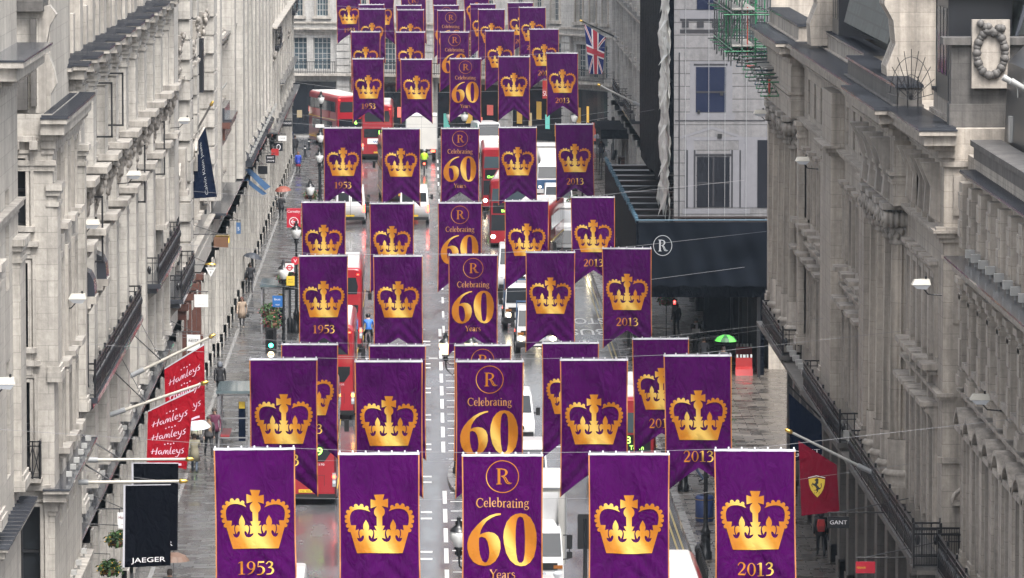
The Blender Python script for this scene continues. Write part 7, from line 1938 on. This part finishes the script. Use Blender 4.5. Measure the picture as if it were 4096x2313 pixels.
hang_sign("red sign with white arrow in a circle on a post behind the fifth banner row", 1147, 833, 1203, 910, 302, 'signred', (("Carnaby", 0, .28, .9, .13),), emblem='arrow', bracket=False, name="direction_sign")
hang_sign("white sign with red round transport symbol beside the lamp globe", 1141, 1054, 1176, 1087, 272, 'signwhite', emblem='roundel', bracket=False, name="transport_sign")
t = thing("warning_sign", "small round red sign with a white V by the green signal", "sign", AY(1181, 1043, 274), 0, "hanging shop signs"); q = MB(); q.tube([(0, 0, 0), (0, .04, 0)], .2, 16); part("board", q, M['signred'], t); q = MB(); flat_text(q, "V", .17, .18, lambda x, z: (x, -.005, z - .09)); part("lettering", q, M['print_w'], t)
hang_sign("yellow notice on the lamp post under the round signs", 1146, 1105, 1178, 1142, 273, 'yellow', (("BUS", 0, .1, .5, .14), ("STOP", 0, -.2, .6, .14)), 'black', bracket=False, name="notice")
hang_sign("white square sign with black spaced capitals above the nearer pavement", 748, 1339, 801, 1402, 232, 'signwhite', (("REISS", 0, .05, .75, .16),), 'black')
hang_sign("plain pale square sign lit from above, beyond the black pillar", 777, 1178, 833, 1228, 243, 'signwhite', (("Calvin Klein", 0, -.3, .5, .07),), 'grey')
hang_sign("white triangular sign with a question mark under a gold lamp bar", 822, 1070, 864, 1108, 250, 'signwhite', (("GUESS", 0, .25, .6, .16), ("?", 0, -.2, .14, .3)), 'black', tri=True)
t = thing("sign_lamp", "gold lamp bar above the white triangular sign", "lamp", AY(842, 1060, 250)); q = MB(); q.lathe([(.26, 0), (.24, .06), (.1, .1)], (0, 0, 0), 12, sc=(1, .4)); part("shade", q, M['brass'], t)
hang_sign("brown hanging sign board below a yellow awning", 855, 948, 913, 990, 252, 'wood')
hang_sign("small blue hanging sign by the walking-figure signal", 945, 890, 963, 935, 290, 'blue', (("S", 0, -.2, .4, .3),))
t = thing("awning", "yellow lit awning edge beside the green walking signal", "awning", AY(889, 952, 254)); q = MB(); q.prof(-.3, .32, [(-.3, -.2), (.3, -.2), (.3, .06), (-.2, .1)]); part("canopy", q, M['yellow'], t); q = MB(); q.box(-.31, .33, -.31, .31, .10, .13); part("top_rail", q, M['brass'], t)
t = thing("awning", "two tilted blue awning boards jutting from the left front", "awning", AY(1030, 730, 330)); q = MB(); q.add([(-.75, 0, .75), (-.45, 0, .8), (.75, -.1, -.25), (.45, -.1, -.45)], [(0, 1, 2, 3)]); q.add([(-.8, .1, .1), (-.6, .1, .25), (.55, 0, -.65), (.3, 0, -.75)], [(0, 1, 2, 3)]); q.add([(-.75, .3, .75), (-.45, .3, .8), (.75, .2, -.25), (.45, .2, -.45)], [(3, 2, 1, 0)]); part("canopy", q, M['blue'], t); q = MB(); q.tube([(-.9, .1, .5), (.5, .1, .2)], .03, 5); part("arm", q, M['iron'], t)
hang_sign("black sign with white capitals nearest the high visibility worker", 1132, 482, 1168, 506, 395, 'signblack', (("MANGO", 0, -.1, .85, .3),), wall=-10.3)
hang_sign("small white sign among the far hanging signs", 1113, 543, 1146, 564, 372, 'signwhite', (("ZARA", 0, -.15, .7, .35),), 'grey', wall=-10.3)
hang_sign("black sign with a pale ring among the far hanging signs", 1097, 572, 1131, 604, 364, 'signblack', (("O", 0, -.35, .5, .7),), wall=-10.3)
hang_sign("small orange-red sign among the far hanging signs", 1085, 595, 1115, 622, 358, 'orangered', wall=-10.3)
hang_sign("dark sign with two lines of pale words, far left", 1063, 620, 1101, 652, 352, 'signblack', (("SWEET", 0, .1, .7, .2), ("DREAMS", 0, -.3, .8, .2)), wall=-10.3)
hang_sign("dark low sign nearest in the far cluster", 1032, 664, 1070, 696, 345, 'signblack', wall=-10.3)
hang_sign("white shop sign with dark red script behind the black flags", 470, 2050, 520, 2113, 178, 'signwhite', (("Hamleys", .1, .1, 1.0, .22), ("The Finest", .1, -.3, .6, .08)), 'flagcrim', wall=-10.6)
hang_sign("black sign with white capitals beside the figure with red backpack", 3311, 2066, 3396, 2112, 167, 'signblack', (("GANT", 0, -.16, .80, .34),), wall=14.6)
hang_sign("red sign with small yellow and white words at the lower right", 3423, 2247, 3500, 2292, 158.5, 'signred', (("FERRARI", -.22, -.1, .46, .18),), 'yellow', wall=14.6)
q = MB()
hang_sign("red flag-like sign with white letters far up the right side", 2170, 322, 2196, 394, 452, 'orangered', (("SU", 0, -.35, .9, .28),), wall=15.0)
hang_sign("blue street direction board by the bus shelter", 1090, 1183, 1130, 1228, 268, 'signblue', (("bus", 0, .1, .6, .2), ("taxi", 0, -.35, .4, .16)), bracket=False, name="direction_board")
hang_sign("white pointer sign on the far left lamp post", 1262, 497, 1296, 510, 369, 'signwhite', (), bracket=False, name="pointer_sign")
for nm, lab, px, py, yl in (("flower_basket", "yellow and green flower basket at the bottom left by the black flags", 440, 2275, True), ("flower_basket", "green flower basket with few yellow flowers under the white shop sign", 472, 2160, True)):
    p = AY(px, py, 172); k = thing(nm, lab, "flower basket", p, 0, "hanging flower baskets"); basket(k, 0, 0, 0, .30, yl); q = MB(); q.tube([(0, 0, 0), (0, 0, .45), (-1.0, 0, .5)], .015, 5); part("bracket", q, M['iron'], k)
p = G(1082, 1524, .12); k = thing("flower_basket", "pink flower basket right above the traffic light at the left kerb", "flower basket", (p.x, p.y, 3.5), 0, "hanging flower baskets"); basket(k, 0, 0, 0, .45); q = MB(); q.tube([(0, 0, -3.38), (0, 0, .0)], .03, 5); part("stand", q, M['post'], k)
p = G(2665, 1360, .12); k = thing("flower_basket", "pink flower basket at the gantry corner", "flower basket", (p.x, p.y, 2.2), 0, "hanging flower baskets"); basket(k, 0, 0, 0, .40); q = MB(); q.tube([(0, 0, -2.05), (0, 0, 0)], .03, 5); part("stand", q, M['post'], k)
def shelter(label, px, py):
    p = G(px, py, .12); t = thing("bus_shelter", label, "bus shelter", p, 0, "glass bus shelters")
    q = MB(); q.box(-.75, .75, -.1, 4.2, 2.4, 2.52); part("roof", q, M['shelter_glass'], t)
    q = MB()
    for x in (-.7, .62):
        for y in (0, 4.0): q.box(x, x + .08, y, y + .08, 0, 2.4)
    for z in (.45, 1.3, 2.3): q.box(-.7, .7, 0, .05, z, z + .05)
    part("frame", q, M['steel'], t)
    q = MB(); q.box(-.68, -.66, 0.1, 4, .4, 2.3); part("glass_panel", q, M['shelter_glass'], t)
    q = MB(); q.box(.2, .5, .3, .4, .3, 2.0); part("advert_panel", q, M['flagnavy'], t)
    q = MB(); q.box(.22, .48, .28, .3, 1.72, 2.02); part("timetable", q, M['yellow'], t)
    q = MB(); q.box(-.6, -.2, .6, 3.6, .45, .5); part("bench", q, M['orangered'], t)
shelter("glass bus shelter on the left pavement beside the second-row banner", 935, 1795); shelter("glass bus shelter behind the traffic light and blue sign", 1097, 1330)
def bollard(px, py, lab):
    p = G(px, py, .12); t = thing("bollard", lab, "bollard", p, 0, "black bollards")
    q = MB(); q.lathe([(.13, 0), (.13, .15), (.09, .2), (.08, .8), (.11, .84), (.09, .95), (0, 1.02)], (0, 0, 0), 10); part("post", q, M['post'], t)
    q = MB(); q.lathe([(.086, .68), (.086, .74)], (0, 0, 0), 10); part("band", q, M['signwhite'], t)
bollard(1220, 628, "black bollard beside the child in blue coat"); bollard(1236, 600, "black bollard farther left of the turning bus")
p = G(2818, 2085, .12); t = thing("litter_bin", "dark blue round litter bin with gold bands by the post", "bin", p); q = MB(); q.lathe([(.33, 0), (.36, .1), (.36, .95), (.3, 1.02), (.2, 1.02)], (0, 0, 0), 16); part("drum", q, M_((.01, .025, .09)), t); q = MB(); q.lathe([(.365, .14), (.365, .17)], (0, 0, 0), 16); q.lathe([(.365, .85), (.365, .88)], (0, 0, 0), 16); part("gold_band", q, M['brass'], t)
p = G(2795, 2310, .12); t = thing("railing", "black iron guard railing at the lower right kerb", "railing", (p.x, p.y, .12)); q = MB()
for i in range(14): q.box(-.02, .02, -.02 - i * .5, .02 - i * .5, 0, 1.1); q.ball((0, -i * .5, 1.14), .04, 6)
for z in (.15, .95, 1.06): q.box(-.015, .015, -6.6, .05, z, z + .03)
part("rails", q, M['iron'], t)
q = MB(); q.lathe([(.12, 0), (.12, .9), (.15, .95), (.15, 1.1), (.05, 1.2)], (0, .1, 0), 10); part("end_post", q, M['iron'], t)
for i in range(4):
    p = G(2962 + (i % 2) * 26, 1500 - (i // 2) * 45, .12); t = thing("road_barrier", "red plastic barrier %s near the green umbrella" % ("front left", "front right", "back left", "back right")[i], "barrier", p, 0, "red and white plastic barriers")
    q = MB(); q.loft([[(-.26, -.35, 0), (.26, -.35, 0), (.26, .35, 0), (-.26, .35, 0)], [(-.26, -.25, .3), (.26, -.25, .3), (.26, .25, .3), (-.26, .25, .3)], [(-.24, -.1, .42), (.24, -.1, .42), (.24, .1, .42), (-.24, .1, .42)], [(-.24, -.08, .85), (.24, -.08, .85), (.24, .08, .85), (-.24, .08, .85)]]); part("body", q, M['orangered'], t)
    q = MB()
    for x in (-.2, -.02, .16): q.box(x, x + .08, -.09, .09, .86, 1.0)
    part("white_top", q, M['signwhite'], t)
t = thing("awning", "dark shop awning far up the right pavement with bright lamps below", "awning", (14.2, 428, 0)); q = MB(); q.prof(-1.2, 1.0, [(-7, 3.2), (9, 3.2), (9, 3.7), (-7, 3.9)]); q.v = [(x, y, z) for x, y, z in q.v]; part("canopy", q, M['sheet_black'], t)
q = MB()
for y in (-6, 0, 6): q.tube([(-1.1, y, .12), (-1.1, y, 3.3)], .04, 6)
part("posts", q, M['iron'], t)
for px, py, lab in ((2505, 466, "small lit wall lamp on the far right corner"), (2537, 535, "small lit wall lamp lower on the far right corner")):
    p = AY(px, py, 440); t = thing("wall_lamp", lab, "wall lamp", p, 0, "small lit wall lamps"); q = MB(); q.lathe([(.1, 0), (.2, .15), (.22, .45), (.05, .6)], (0, 0, 0), 8); part("glass", q, M['globe_lit'], t); q = MB(); q.lathe([(.24, .45), (.1, .62), (0, .75)], (0, 0, 0), 8); q.tube([(.0, .0, .0), (.6, 0, -.1)], .03, 5); part("bracket", q, M['iron'], t)
t = thing("bench_kiosk", "brown timber kiosk counter far right beside the gantry", "kiosk", G(2530, 690, .12)); q = MB(); q.box(-.9, .9, -.3, .3, 0, 1.1); q.box(-1.0, 1.0, -.4, .4, 1.1, 1.18); part("counter", q, M['wood'], t); q = MB()
for z in (.3, .6, .9): q.box(-.92, .92, -.33, -.3, z, z + .08)
part("slats", q, M_((.25, .12, .07)), t)
# ------------------------------------------------------------------ the wet air
hz, ns, ls, b_ = newmat("haze"); ns.remove(b_)
pv = ns.new("ShaderNodeVolumePrincipled"); pv.inputs["Density"].default_value = 0.00008; pv.inputs["Color"].default_value = (0.70, 0.85, 1.0, 1); pv.inputs["Anisotropy"].default_value = 0.2
ls.new(pv.outputs[0], ns["Material Output"].inputs["Volume"])
q = MB(); q.box(-95, 95, -30, 650, -1.5, 29.5)
o = link("haze", q.mesh("haze", hz)); o["kind"] = "stuff"
